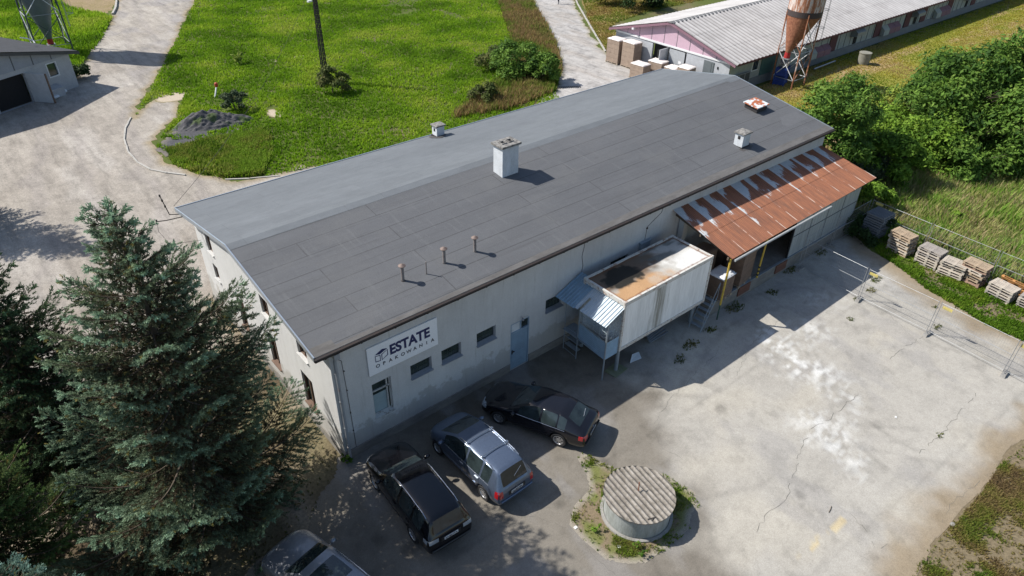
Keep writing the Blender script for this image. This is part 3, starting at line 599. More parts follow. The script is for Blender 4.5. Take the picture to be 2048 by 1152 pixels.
# ------------------------------------------------------------------ warehouse
WH = thing('warehouse', 'long grey rendered warehouse with a low pitched dark felt roof', 'building', (15, 6.5, 0))
m_render, nt, b = new_mat('render_plaster'); v = coords(nt)
c = ramp(nt, noise(nt, v, .8, 6, .7), [(.3, (.50, .505, .50)), (.7, (.60, .60, .585))])
c = mix(nt, .3, c, ramp(nt, noise(nt, coords(nt, (2.2, 2.2, .5)), 1.0, 6, .75), [(.35, (.46, .455, .43)), (.62, (.62, .62, .605))]))
c = mix(nt, ramp(nt, noise(nt, v, 45, 3), [(.35, (.0,) * 3), (.75, (.35,) * 3)]), c, (.27, .265, .25)); c = mix(nt, ramp(nt, noise(nt, coords(nt, (3.5, 3.5, .22)), 1.3, 6, .8), [(.56, (0,) * 3), (.68, (.55,) * 3)]), c, (.33, .32, .29))
sz_ = N(nt, 'ShaderNodeSeparateXYZ'); nt.links.new(v, sz_.inputs[0]); za_ = N(nt, 'ShaderNodeMath', operation='MULTIPLY_ADD'); nt.links.new(noise(nt, v, 1.6, 5, .7), za_.inputs[0]); za_.inputs[1].default_value = -2.4; nt.links.new(sz_.outputs['Z'], za_.inputs[2])
c = mix(nt, ramp(nt, za_.outputs[0], [(.0, (.5,) * 3), (.2, (0,) * 3)]), c, (.27, .25, .21))
nt.links.new(c, b.inputs['Base Color'])
b.inputs['Roughness'].default_value = .95; bump(nt, b, noise(nt, v, 55, 4), .45, .02)
m_plinth = mat('plinth_concrete', (.25, .235, .21), .95, scale=2.2, c2=(.13, .12, .105), bmp=.5, bscale=14, stretch=(1, 1, 2.5))
m_dark = mat('dark_inside', (.012, .012, .013), .9, bmp=0)
m_pane = glass_mat('window_glass', (.02, .028, .026), .08)
m_wframe = mat('old_white_paint', (.46, .46, .44), .7, scale=8, c2=(.16, .13, .10), spot=(.38, .5))
m_sill = mat('sill_sheet', (.30, .32, .35), .55, scale=4, metal=.3)
wins_n = [(1.42, 2.22, 1.36, 2.98), (3.08, 4.04, 2.36, 2.98), (4.5, 5.45, 2.33, 2.97), (6.22, 7.2, 2.34, 2.96), (9.95, 10.95, 2.3, 2.93), (13.9, 15.1, 2.7, 3.32)]
door_n = (8.0, 9.04, .02, 2.55)
HN = 5.36
wins_g = [(2.0, 2.95, .9, 2.5), (2.0, 2.8, 3.45, 4.35), (5.2, 6.05, .9, 2.5), (5.2, 6.0, 3.45, 4.35), (8.4, 9.2, .9, 2.5), (11.15, 11.75, 2.1, 2.9), (11.15, 11.8, 3.55, 4.6)]
wl = MB()
holed_wall(wl, (0, 0, 0), (1, 0, 0), (0, 0, 1), 31.5, HN, wins_n + [door_n], .16, (0, 1, 0))
# gable on the left: y runs away from the near corner
holed_wall(wl, (0, 13.2, 0), (0, -1, 0), (0, 0, 1), 13.2, 4.95, [(13.2 - h[1], 13.2 - h[0], h[2], h[3]) for h in wins_g], .16, (1, 0, 0))
wl.add([(0, 0, 4.95), (0, 13.2, 4.95), (0, 13.2, 5.02), (0, 6.9, 6.22), (0, 0, HN)], [(4, 3, 2, 1, 0)])
wl.add([(0, 13.2, 0), (0, 13.2, 5.02), (32.4, 13.2, 5.0), (32.4, 13.2, 0)], [(0, 1, 2, 3)])
wl.add([(31.5, 0, 0), (32.4, 13.2, 0), (32.4, 13.2, 5.0), (31.9, 6.9, 6.3), (31.5, 0, HN)], [(0, 1, 2, 3, 4)])
wl.build('wall', [m_render, m_dark], WH)
pl_ = MB(); pl_.bb(.03, 7.98, -.045, 0.0, 0, .42); pl_.bb(9.06, 18.0, -.045, 0.0, 0, .42); pl_.bb(-.045, 0, -.045, 13.2, 0, .38)
pl_.build('plinth', m_plinth, WH)
# roof slab
m_felt, nt, b = new_mat('roof_felt'); v = coords(nt)
c = ramp(nt, noise(nt, coords(nt, (.25, 1, 1)), .9, 6, .7), [(.3, (.084, .088, .096)), (.7, (.116, .121, .131))])
br_n = N(nt, 'ShaderNodeTexBrick'); nt.links.new(v, br_n.inputs['Vector']); br_n.inputs['Scale'].default_value = 1; br_n.inputs['Brick Width'].default_value = 9.7; br_n.inputs['Row Height'].default_value = .93; br_n.inputs['Mortar Size'].default_value = .02; br_n.offset = .37
br_n.inputs['Color1'].default_value = (1.04, 1.04, 1.04, 1); br_n.inputs['Color2'].default_value = (.93, .93, .94, 1); br_n.inputs['Mortar'].default_value = (.40, .40, .40, 1)
c = mix(nt, 1, c, br_n.outputs['Color'], 'MULTIPLY')
c = mix(nt, ramp(nt, noise(nt, coords(nt, (5, .45, 1)), .8, 6, .75), [(.55, (0,) * 3), (.72, (.55,) * 3)]), c, (.17, .175, .18))
c = mix(nt, ramp(nt, noise(nt, coords(nt, (.12, 6, 1)), 1.0, 5, .7), [(.55, (0,) * 3), (.7, (.6,) * 3)]), c, (.058, .059, .063))
c = mix(nt, ramp(nt, noise(nt, coords(nt, (1, 1.3, 1)), .35, 5, .7), [(.5, (0,) * 3), (.65, (.5,) * 3)]), c, (.125, .127, .130))
c = mix(nt, ramp(nt, noise(nt, v, 1.1, 5, .75), [(.62, (0,) * 3), (.82, (.6,) * 3)]), c, (.052, .050, .047))
c = mix(nt, .35, c, ramp(nt, noise(nt, v, 60, 2), [(.3, (.04,) * 3), (.7, (.17,) * 3)]))
nt.links.new(c, b.inputs['Base Color']); b.inputs['Roughness'].default_value = .85; b.inputs['Specular IOR Level'].default_value = .3; bump(nt, b, noise(nt, v, 50, 3), .3, .01)
m_felt2, nt, b = new_mat('roof_felt_pale'); v = coords(nt)
c = ramp(nt, noise(nt, coords(nt, (.25, 1, 1)), .7, 6, .7), [(.3, (.100, .112, .122)), (.7, (.130, .143, .155))])
b2 = N(nt, 'ShaderNodeTexBrick'); nt.links.new(v, b2.inputs['Vector']); b2.inputs['Scale'].default_value = 1; b2.inputs['Brick Width'].default_value = 6.1; b2.inputs['Row Height'].default_value = .95; b2.inputs['Mortar Size'].default_value = .009; b2.offset = .43
b2.inputs['Color1'].default_value = (1.04, 1.04, 1.04, 1); b2.inputs['Color2'].default_value = (.93, .93, .94, 1); b2.inputs['Mortar'].default_value = (.62, .62, .62, 1)
c = mix(nt, 1, c, b2.outputs['Color'], 'MULTIPLY'); c = mix(nt, 1, c, ramp(nt, noise(nt, coords(nt, (.8, 1.5, 1)), 1.2, 6, .75), [(.36, (.84,) * 3), (.6, (1.06,) * 3)]), 'MULTIPLY'); c = mix(nt, .3, c, ramp(nt, noise(nt, v, 60, 2), [(.3, (.08, .088, .095)), (.7, (.20, .212, .225))]))
nt.links.new(c, b.inputs['Base Color']); b.inputs['Roughness'].default_value = .85; bump(nt, b, noise(nt, v, 50, 3), .2, .01)
NL, NR = Vector((-.6, -.28, 5.50)), Vector((31.68, -.28, 5.43)); RL, RR = Vector((-.55, 6.9, 6.36)), Vector((31.95, 6.9, 6.57)); FL, FR = Vector((-.54, 13.45, 5.15)), Vector((33.07, 13.45, 5.12))
dn = Vector((0, 0, -.14))
rf = MB(); rf.add([NL, NR, RR, RL, NL + dn, NR + dn, RR + dn, RL + dn], [(0, 1, 2, 3), (7, 6, 5, 4), (0, 4, 5, 1), (1, 5, 6, 2), (0, 3, 7, 4)])
rf.cur = 1; rf.add([RL, RR, FR, FL, RL + dn, RR + dn, FR + dn, FL + dn], [(0, 1, 2, 3), (7, 6, 5, 4), (2, 3, 7, 6), (3, 0, 4, 7), (1, 2, 6, 5)])
roof = rf.build('roof', [m_felt, m_felt2], WH)
def near_z(x, y): t = (y + .28) / 7.18; return (5.50 + (5.43 - 5.5) * (x + .6) / 32.3) * (1 - t) + (6.36 + .21 * (x + .55) / 32.5) * t
def far_z(x, y): t = (y - 6.9) / 6.55; return (6.36 + .21 * (x + .55) / 32.5) * (1 - t) + 5.14 * t
# cap sheet lapping the ridge, made of lengths of felt
cs = MB(); xs = -.56
while xs < 31.85:
    x2 = min(31.9, xs + random.uniform(4.5, 8)); ed = 6.9 - random.choice((.42, .5, .62)); 
    cs.add([(xs, ed, near_z(xs, ed) + .009), (x2 - .01, ed, near_z(x2, ed) + .009), (x2 - .01, 6.9, near_z(x2, 6.9) + .011), (xs, 6.9, near_z(xs, 6.9) + .011)], [(0, 1, 2, 3)]); xs = x2
cs.build('ridge_cap', m_felt2, WH)
# repair patches in the felt
m_patch = mat('felt_patch', (.115, .118, .125), .9, scale=6, var=.2, bmp=.2)
for x0, x1, y0, y1 in ((20.4, 22.9, .6, 1.9), (26.6, 28.3, 2.6, 4.6), (29.2, 31.4, 1.2, 2.1), (11.2, 12.4, 4.2, 5.0), (24.2, 25.7, .75, 1.15)):
    pt = MB(); pt.add([(x0, y0, near_z(x0, y0) + .006), (x1, y0, near_z(x1, y0) + .006), (x1, y1, near_z(x1, y1) + .006), (x0, y1, near_z(x0, y1) + .006)], [(0, 1, 2, 3)]); pt.build('felt_patch', m_patch, WH)
# dirty band of felt along the near eave
eb = MB(); m_eb = mat('eave_felt', (.135, .13, .125), .9, scale=1.2, c2=(.07, .065, .06), bmp=.3, stretch=(1, 3, 1))
x = -.58
while x < 31.6:
    x2 = min(31.62, x + random.uniform(3, 6)); w_ = random.uniform(.45, .6)
    eb.add([(x, -.27, near_z(x, -.27) + .007), (x2, -.27, near_z(x2, -.27) + .007), (x2, w_ - .3, near_z(x2, w_ - .3) + .007), (x, w_ - .3, near_z(x, w_ - .3) + .007)], [(0, 1, 2, 3)]); x = x2 + .01
eb.build('eave_strip', m_eb, WH)
# verge flashing on the left gable and gutter along the near eave
m_flash = mat('zinc_flashing', (.42, .47, .52), .4, metal=.6, var=.2, bmp=0)
fl = MB()
for a, b_ in ((NL, RL), (RL, FL)):
    fl.hexa([a + Vector((-.02, 0, -.16)), a + Vector((0.03, 0, -.16)), b_ + Vector((0.03, 0, -.16)), b_ + Vector((-.02, 0, -.16)), a + Vector((-.02, 0, .03)), a + Vector((.03, 0, .03)), b_ + Vector((.03, 0, .03)), b_ + Vector((-.02, 0, .03))])
for a, b_ in ((NR, RR), (RR, FR)):
    fl.hexa([a + Vector((-.02, 0, -.16)), a + Vector((0.03, 0, -.16)), b_ + Vector((0.03, 0, -.16)), b_ + Vector((-.02, 0, -.16)), a + Vector((-.02, 0, .025)), a + Vector((.03, 0, .025)), b_ + Vector((.03, 0, .025)), b_ + Vector((-.02, 0, .025))])
fl.hexa([FL + Vector((0, 0, -.16)), FR + Vector((0, 0, -.16)), FR + Vector((0, .05, -.16)), FL + Vector((0, .05, -.16)), FL + Vector((0, 0, .03)), FR + Vector((0, 0, .03)), FR + Vector((0, .05, .03)), FL + Vector((0, .05, .03))])
fl.build('verge_flashing', m_flash, WH)
m_gut = mat('gutter_black', (.022, .02, .02), .6, scale=5, c2=(.05, .03, .02), metal=.3)
gt = MB(); prof = [(-.285, .0), (-.40, .0), (-.42, -.05), (-.39, -.12), (-.33, -.14), (-.285, -.12)]
n = 24
for k in range(n):
    x0 = -.62 + 32.3 * k / n; x1 = -.62 + 32.3 * (k + 1) / n; z0 = 5.49 - .07 * k / n; z1 = 5.49 - .07 * (k + 1) / n
    for i in range(5):
        a, b_ = prof[i], prof[i + 1]; gt.add([(x0, a[0], z0 + a[1]), (x1, a[0], z1 + a[1]), (x1, b_[0], z1 + b_[1]), (x0, b_[0], z0 + b_[1])], [(0, 1, 2, 3)])
    gt.box((x0 + .4, -.2, z0 - .19), (.05, .22, .05))
gt.build('gutter', m_gut, WH)
dp = MB(); dp.box((.16, -.2, 5.2), (.2, .3, .22)); dp.path([(.16, -.22, 5.1), (.14, -.13, 4.9), (.14, -.12, .12)], .055, 10)
for z in (4.3, 3.0, 1.7, .7): dp.tube((.14, -.12, z), (.14, -.12, z + .05), .068, 10)
dp.build('downpipe', mat('downpipe_metal', (.34, .36, .38), .55, scale=3, c2=(.28, .12, .05), spot=(.36, .44), metal=.3, stretch=(1, 1, .6)), WH, smooth=False)
cb = MB(); cb.path([(.2, -.2, 5.0), (.42, -.03, 4.7), (.45, -.02, 3.3), (.47, -.02, 1.2), (.47, -.02, .4)], .009, 4)
for z in (4.2, 3.3, 2.2, 1.3): cb.box((.46, -.02, z), (.04, .03, .04))
cb.build('wall_cable', m_gut, WH)
cb = MB(); P = [(12.0, -.012, 5.35), (12.05, -.012, 4.9), (11.95, -.012, 4.4), (12.06, -.012, 3.9), (12.0, -.012, 3.4)]; cb.path(P, .008, 4); cb.build('wall_crack', m_gut, WH); cb = MB(); P = [(17.3, -.012, 5.3), (17.1, -.012, 4.8), (16.2, -.012, 4.35), (16.15, -.012, 3.7), (16.1, -.012, 3.2)]; cb.path(P, .009, 4); cb.box((16.18, -.03, 4.3), (.07, .05, .07))
cb.build('wall_cable', m_gut, WH)
bx = MB(); bx.bb(15.8, 16.45, -.12, .0, 3.25, 3.62); bx.bb(15.76, 16.49, -.15, -.0, 3.62, 3.66); bx.build('meter_box', mat('box_blue_grey', (.30, .34, .38), .6), WH)
# windows on the near wall
m_blind = mat('frosted_film', (.30, .38, .40), .5, scale=5, var=.2, bmp=0)
def window_n(x0, x1, z0, z1, kind):
    f = MB(); w_ = .05; y0, y1 = .09, .14
    f.bb(x0, x1, y0, y1, z0, z0 + w_); f.bb(x0, x1, y0, y1, z1 - w_, z1); f.bb(x0, x0 + w_, y0, y1, z0 + w_, z1 - w_); f.bb(x1 - w_, x1, y0, y1, z0 + w_, z1 - w_)
    if kind == 'big': f.bb(x0 + w_, x1 - w_, y0, y1, z1 - .48, z1 - .43); f.bb(x1 - .17, x1 - .12, y0, y1, z0 + w_, z1 - w_)
    fr = f.build('window', m_wframe if kind == 'big' else m_sill, WH); fr_loc = fr
    p = MB(); p.add([(x0 + .03, .15, z0 + .03), (x1 - .03, .15, z0 + .03), (x1 - .03, .15, z1 - .03), (x0 + .03, .15, z1 - .03)], [(0, 1, 2, 3)])
    q = p.build('pane', m_pane, WH); q.parent = fr
    if kind == 'big':
        p = MB(); p.add([(x0 + .05, .147, z0 + .05), (x1 - .17, .147, z0 + .05), (x1 - .17, .147, z0 + .95), (x0 + .05, .147, z0 + .95)], [(0, 1, 2, 3)]); p.build('frosted_pane', m_blind, WH).parent = fr
    else:
        k = MB()
        for i in range(1, 5): xx = x0 + (x1 - x0) * i / 5; k.bb(xx - .006, xx + .006, .142, .149, z0 + .05, z1 - .05)
        k.bb(x0 + .05, x1 - .05, .142, .149, (z0 + z1) / 2 - .005, (z0 + z1) / 2 + .005); k.build('mesh_bars', mat('old_green_glass', (.05, .075, .055), .3), WH).parent = fr
    s = MB(); s.hexa([(x0 - .02, -.09, z0 - .05), (x1 + .02, -.09, z0 - .05), (x1 + .02, .1, z0 - .03), (x0 - .02, .1, z0 - .03), (x0 - .02, -.09, z0 - .02), (x1 + .02, -.09, z0 - .02), (x1 + .02, .1, z0 + .03), (x0 - .02, .1, z0 + .03)])
    s.build('sill', m_wframe if kind == 'big' else m_sill, WH).parent = fr
for i, wv in enumerate(wins_n): window_n(*wv, 'big' if i == 0 else 'slot')
m_brown = mat('brown_frame', (.16, .10, .07), .6)
for y0, y1, z0, z1 in wins_g:
    f = MB(); w_ = .05
    f.bb(.08, .13, y0, y1, z0, z0 + w_); f.bb(.08, .13, y0, y1, z1 - w_, z1); f.bb(.08, .13, y0, y0 + w_, z0 + w_, z1 - w_); f.bb(.08, .13, y1 - w_, y1, z0 + w_, z1 - w_); f.bb(.08, .13, (y0 + y1) / 2 - .025, (y0 + y1) / 2 + .025, z0 + w_, z1 - w_)
    fr = f.build('window', m_brown, WH); p = MB(); p.add([(.14, y0, z0), (.14, y1, z0), (.14, y1, z1), (.14, y0, z1)], [(3, 2, 1, 0)]); p.build('pane', m_pane, WH).parent = fr
    s = MB(); s.bb(-.07, .08, y0 - .03, y1 + .03, z0 - .05, z0 + .004); s.build('sill', m_brown if z0 < 2 else m_render, WH).parent = fr
# door
x0, x1 = door_n[:2]
d = MB(); d.bb(x0 + .05, x1 - .05, .03, .08, .04, 2.0); d.bb(x0 + .08, x1 - .08, .022, .03, .12, .9); d.bb(x0 + .08, x1 - .08, .022, .03, 1.0, 1.92)
dr = d.build('door', mat('door_blue_paint', (.25, .36, .46), .55, scale=3, c2=(.19, .27, .34), metal=.1), WH)
h = MB(); h.box((x0 + .16, -.005, 1.02), (.14, .05, .03)); h.box((x0 + .12, .02, 1.0), (.05, .03, .22)); h.build('handle', m_gut, WH).parent = dr
f = MB(); m_df = mat('door_frame_paint', (.27, .36, .44), .6); f.bb(x0, x0 + .05, .0, .1, 0, 2.55); f.bb(x1 - .05, x1, .0, .1, 0, 2.55); f.bb(x0 + .05, x1 - .05, .0, .1, 2.0, 2.06); f.bb(x0 + .05, x1 - .05, 0, .1, 2.5, 2.55); f.bb(x0 + .55, x0 + .6, .01, .1, 2.06, 2.5); f.build('door_frame', m_df, WH).parent = dr
f = MB(); f.add([(x0 + .05, .05, 2.06), (x0 + .55, .05, 2.06), (x0 + .55, .05, 2.5), (x0 + .05, .05, 2.5)], [(0, 1, 2, 3)]); f.build('white_panel', mat('white_panel', (.62, .65, .66), .6), WH).parent = dr
f = MB(); f.add([(x0 + .6, .07, 2.06), (x1 - .05, .07, 2.06), (x1 - .05, .07, 2.5), (x0 + .6, .07, 2.5)], [(0, 1, 2, 3)]); f.build('transom_pane', m_pane, WH).parent = dr
lp = MB(); lp.path([(x0 + .55, .0, 2.72), (x0 + .55, -.14, 2.78), (x0 + .75, -.2, 2.8)], .012, 5); lp.lathe([(.0, .1), (.05, .08), (.055, 0), (.0, -.02)], (x0 + .55, -.13, 2.62), 10)
lp.build('door_lamp', m_sill, WH)
# steps in front of the door
# chimney, vents, pipes, hatch on the roof
m_chim = mat('whitewash', (.60, .63, .66), .9, scale=3.5, c2=(.42, .44, .45), bmp=.3, stretch=(1, 1, .5))
m_cap = mat('sooty_cap', (.26, .25, .23), .9, scale=7, c2=(.05, .045, .045), spot=(.42, .58))
m_tar = mat('tar_flashing', (.035, .032, .032), .8)
def chimney(x, y, sx, sy, h, z, cap, flues):
    c = MB(); c.bb(x - sx / 2, x + sx / 2, y - sy / 2, y + sy / 2, z - .25, z + h); ch = c.build('chimney', m_chim, WH)
    k = MB(); t = z + h
    if flues:
        k.bb(x - sx / 2 - .09, x + sx / 2 + .09, y - sy / 2 - .09, y + sy / 2 + .09, t, t + .1); k.build('cap', m_cap, WH).parent = ch
        fl = MB()
        for s_ in (-.21, .21): 
            for (a0, a1, b0, b1) in ((-.14, .14, -.14, -.11), (-.14, .14, .11, .14), (-.14, -.11, -.11, .11), (.11, .14, -.11, .11)): fl.bb(x + s_ + a0, x + s_ + a1, y + b0, y + b1, t + .1, t + .15)
        fl.build('flue_rim', m_cap, WH).parent = ch
        for s_ in (-.21, .21): fl = MB(); fl.bb(x + s_ - .11, x + s_ + .11, y - .11, y + .11, t + .1, t + .104); fl.build('flue_mouth', m_dark, WH).parent = ch
    else:
        k.bb(x - sx / 2 - .07, x + sx / 2 + .07, y - sy / 2 - .07, y + sy / 2 + .07, t, t + .06)
        k.add([(x - sx / 2 - .07, y - sy / 2 - .07, t + .061), (x + sx / 2 + .07, y - sy / 2 - .07, t + .061), (x + sx / 2 + .07, y + sy / 2 + .07, t + .061), (x - sx / 2 - .07, y + sy / 2 + .07, t + .061), (x, y, t + .13)], [(0, 1, 4), (1, 2, 4), (2, 3, 4), (3, 0, 4)])
        k.build('cap', m_cap, WH).parent = ch
        o = MB(); o.bb(x - sx / 2 - .004, x - sx / 2 + .01, y - .08, y + .08, t - .3, t - .12); o.build('vent_opening', m_dark, WH).parent = ch
    o = MB(); o.bb(x - sx / 2 - .05, x + sx / 2 + .05, y - sy / 2 - .05, y + sy / 2 + .05, z - .25, z + .1); o.build('flashing', m_tar, WH).parent = ch
    # tar smear on the felt
    q = []; F = near_z if y < 6.9 else far_z
    for i in range(14):
        a = i / 14 * 6.283; rr = random.uniform(.75, 1.15); q.append((x - .1 + math.cos(a) * sx * rr, y - .12 + math.sin(a) * sy * rr)); 
    o = MB(); o.add([(a, b_, F(a, b_) + .012) for a, b_ in q], [tuple(range(14))]); o.build('tar_smear', mat('tar_smear', (.06, .055, .052), .8, scale=4, c2=(.085, .083, .084)), WH).parent = ch
chimney(12.15, 5.45, .95, .66, 1.55, 6.1, 1, True)
chimney(24.92, 1.3, .62, .52, .78, 5.6, 1, False)
chimney(13.55, 13.0, .5, .45, .62, 5.2, 1, False)
m_pipe = mat('pipe_cement', (.24, .22, .21), .8, scale=8, c2=(.14, .11, .10))
for x, y, big in ((3.93, 1.46, 1), (5.82, 1.48, 1), (7.26, 1.42, 1), (4.87, 1.3, 0)):
    z = near_z(x, y); o = MB(); hh = .64 if big else .58; rr = .062 if big else .022
    o.tube((x, y, z - .1), (x, y, z + hh), rr, 12); vp = o.build('vent_pipe', m_pipe, WH, smooth=False)
    o = MB(); o.lathe([(rr * 2, z), (rr * 1.1, z + .05)], (x, y, 0), 12); o.build('collar', m_tar, WH).parent = vp
    if big:
        o = MB(); o.lathe([(.0, z + hh + .13), (.05, z + hh + .11), (.145, z + hh + .05), (.145, z + hh + .035), (0, z + hh + .05)], (x, y, 0), 16); o.tube((x, y, z + hh), (x, y, z + hh + .06), .03, 6)
        o.build('rain_cap', mat('rusty_cap', (.20, .15, .13), .7, metal=.3), WH).parent = vp
hx, hy = 29.35, 3.5; z = near_z(hx, hy)
o = MB(); o.box((hx, hy, z + .12), (1.0, .85, .3), 0); hatch = o.build('roof_hatch', m_tar, WH)
m_hl, nt, b = new_mat('hatch_paint'); v = coords(nt); nt.links.new(ramp(nt, noise(nt, v, 1.9, 4, .6), [(.5, (.62, .66, .68)), (.54, (.42, .13, .05)), (.7, (.30, .09, .04))]), b.inputs['Base Color']); b.inputs['Roughness'].default_value = .6
o = MB(); o.box((hx, hy, z + .33), (1.2, 1.0, .06), 0, Matrix.Rotation(.12, 3, 'X')); o.build('hatch_lid', m_hl, WH).parent = hatch

# overhead wire bracket on the far left corner
o = MB(); m_iron = mat('dark_iron', (.05, .045, .042), .7, metal=.4)
o.path([(.0, 12.9, 4.9), (-1.1, 13.0, 4.93), (-1.5, 13.05, 4.98)], .022, 5); o.path([(-.3, 12.95, 5.0), (-.92, 13, 5.16), (-1.09, 13, 6.16)], .02, 5)
for p in ((-1.5, 13.05, 4.98), (-1.09, 13, 6.1), (-1.05, 13, 5.85), (-1.0, 13, 5.55)): o.tube((p[0], p[1], p[2]), (p[0], p[1], p[2] + .09), .04, 7)
o.path([(-1.5, 13.05, 4.98), (-1.55, 13.0, 4.5), (-1.3, 12.7, 3.9), (0, 12.6, 3.7)], .008, 4)
br = tag(o.build('wire_bracket', m_iron), 'dark iron wire bracket reaching out from the far left roof corner', 'bracket')
def sag(a, b, s, n=24): return [Vector(a).lerp(Vector(b), i / n) - Vector((0, 0, s * 4 * (i / n) * (1 - i / n))) for i in range(n + 1)]
o = MB(); o.path(sag((-.55, 13.5, 5.25), (19.4, 39.1, 8.0), 1.1), .009, 4)
tag(o.build('overhead_wire', m_iron), 'thin overhead wire from the roof corner to the lattice pole', 'wire')

# sign
SG = thing('wall_sign', 'white board sign with a dark blue box emblem and lettering on the shaded wall', 'sign', (2.85, -.05, 3.45))
o = MB(); o.bb(1.37, 4.34, -.055, -.012, 3.44, 4.71); o.build('board', mat('sign_white', (.84, .85, .86), .5, var=.06, bmp=0), SG)
m_navy = mat('sign_navy', (.018, .025, .10), .5, var=.1, bmp=0); m_char = mat('sign_charcoal', (.045, .05, .065), .5, var=.1, bmp=0)
RX = Matrix.Rotation(R(90), 3, 'X')
text_mesh('lettering', 'ESTATE', .60, m_navy, SG, (2.28, -.061, 4.02), RX, bold=.022, width=1.72)
for i, ch in enumerate('OPAKOWANIA'):
    t_ = text_mesh('lettering', ch, .21, m_char, SG, (1.74 + i * .262, -.061, 3.70), RX, bold=.003); wd_ = max(v_.co.x for v_ in t_.data.vertices) - min(v_.co.x for v_ in t_.data.vertices); t_.data.transform(Matrix.Translation((-wd_ / 2, 0, 0)))
o = MB(); e = -.0605
def P2(l): return [(1.66 + x * .5, e, 3.94 + z * .5) for x, z in l]
o.add(P2([(0, .72), (.42, .62), (1.06, .86), (.62, 1.0)]), [(0, 1, 2, 3)])
def outline(l, w_=.055):
    q = [Vector((x, z)) for x, z in l]; c = sum(q, Vector((0, 0))) / len(q)
    inn = [p + (c - p).normalized() * w_ * 1.5 for p in q]
    for i in range(len(q)): j = (i + 1) % len(q); o.add(P2([tuple(q[i]), tuple(q[j]), tuple(inn[j]), tuple(inn[i])]), [(0, 1, 2, 3)])
outline([(0, .62), (0, .06), (.44, 0), (.44, .55)]); outline([(.52, .55), (.52, 0), (1.06, .25), (1.06, .78)])
o.build('emblem', m_navy, SG)
# ------------------------------------------------------------------ storage container on posts
CX0, CX1, CY0, CY1, CZ0, CZ1 = 11.56, 17.42, -2.99, -.6, 1.2, 3.74
CT = thing('storage_container', 'white dirt-streaked container raised on posts along the shaded wall', 'container', (14.5, -1.8, 0))
m_cont, nt, b = new_mat('container_paint'); v = coords(nt)
c = ramp(nt, noise(nt, coords(nt, (2.5, 2.5, .3)), 1.2, 6, .75), [(.36, (.62, .63, .62)), (.6, (.80, .81, .80))])
sx = N(nt, 'ShaderNodeSeparateXYZ'); nt.links.new(v, sx.inputs[0])
g = N(nt, 'ShaderNodeMath', operation='MULTIPLY_ADD'); nt.links.new(sx.outputs['X'], g.inputs[0]); g.inputs[1].default_value = .9; g.inputs[2].default_value = .55
g2 = N(nt, 'ShaderNodeMath', operation='ABSOLUTE'); nt.links.new(g.outputs[0], g2.inputs[0])
g3 = N(nt, 'ShaderNodeMath', operation='MULTIPLY_ADD'); nt.links.new(noise(nt, coords(nt, (6, 6, .3)), 1.5, 6, .8), g3.inputs[0]); g3.inputs[1].default_value = -2.2; nt.links.new(g2.outputs[0], g3.inputs[2])
dirt = ramp(nt, g3.outputs[0], [(0.0, (.85,) * 3), (.22, (0,) * 3)])
# g3 runs below zero where the streaks are; shift it into the ramp
g4 = N(nt, 'ShaderNodeMath', operation='MULTIPLY_ADD'); nt.links.new(g3.outputs[0], g4.inputs[0]); g4.inputs[1].default_value = .35; g4.inputs[2].default_value = .42; nt.links.new(g4.outputs[0], dirt.node.inputs['Fac'])
c = mix(nt, dirt, c, (.16, .15, .11)); nt.links.new(c, b.inputs['Base Color']); b.inputs['Roughness'].default_value = .55
m_crust = mat('rusty_white_frame', (.55, .54, .50), .7, scale=5, c2=(.22, .09, .045), spot=(.40, .47), stretch=(1, 1, 2))
o = MB(); o.bb(CX0 + .06, CX1 - .06, CY0 + .03, CY1 - .03, CZ0 + .05, CZ1 - .05); o.build('body', m_cont, CT)
o = MB()
for y in (CY0, CY1 - .1):
    o.bb(CX0 + .1, CX1 - .1, y, y + .1, CZ1 - .16, CZ1 + .02); o.bb(CX0 + .1, CX1 - .1, y, y + .1, CZ0, CZ0 + .16)
for x in (CX0, CX1 - .1):
    o.bb(x, x + .1, CY0 + .1, CY1 - .1, CZ1 - .16, CZ1 + .02); o.bb(x, x + .1, CY0 + .1, CY1 - .1, CZ0, CZ0 + .16)
    for y in (CY0 - .005, CY1 - .105): o.bb(x - .005, x + .105, y, y + .11, CZ0 - .01, CZ1 + .035)
o.build('frame', m_crust, CT)
nx, ny_ = 150, 60; xs = np.linspace(CX0 + .1, CX1 - .1, nx); ys = np.linspace(CY0 + .1, CY1 - .1, ny_); X, Y = np.meshgrid(xs, ys, indexing='ij'); X = X.ravel(); Y = Y.ravel()
u = (X - CX0) / (CX1 - CX0); q = (Y - CY0) / (CY1 - CY0); nn = fbm(X * 1.6, Y * 1.6, 4, 5)
c = mixc((.36, .34, .30), (.52, .51, .47), fbm(X * 2.2, Y * 2.2, 8))
c = mixc(c, (.44, .25, .11), (1 - sst(.38, .62, u + (nn - .5) * .5)) * (1 - sst(.32, .46, q + (nn - .5) * .3)) * .9)
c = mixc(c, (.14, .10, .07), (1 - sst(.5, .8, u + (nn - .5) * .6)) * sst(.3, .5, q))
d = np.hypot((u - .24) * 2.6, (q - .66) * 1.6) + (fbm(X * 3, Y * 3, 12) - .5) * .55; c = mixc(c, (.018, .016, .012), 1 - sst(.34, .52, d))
c = mixc(c, (.12, .13, .12), sst(.55, .72, fbm(X * .9 + 2, Y * 2.5, 14)) * sst(.45, .6, u) * sst(.35, .5, q) * .8)
c = mixc(c, (.74, .74, .72), sst(.62, .72, u + (nn - .5) * .3) * (1 - sst(.40, .56, q)) * .6)
edge_ = np.minimum.reduce([X - CX0 - .1, CX1 - .1 - X, Y - CY0 - .1, CY1 - .1 - Y]); c = mixc(c, (.16, .065, .03), (1 - sst(.03, .16, edge_ + (fbm(X * 6, Y * 6, 15) - .5) * .12)) * .85)
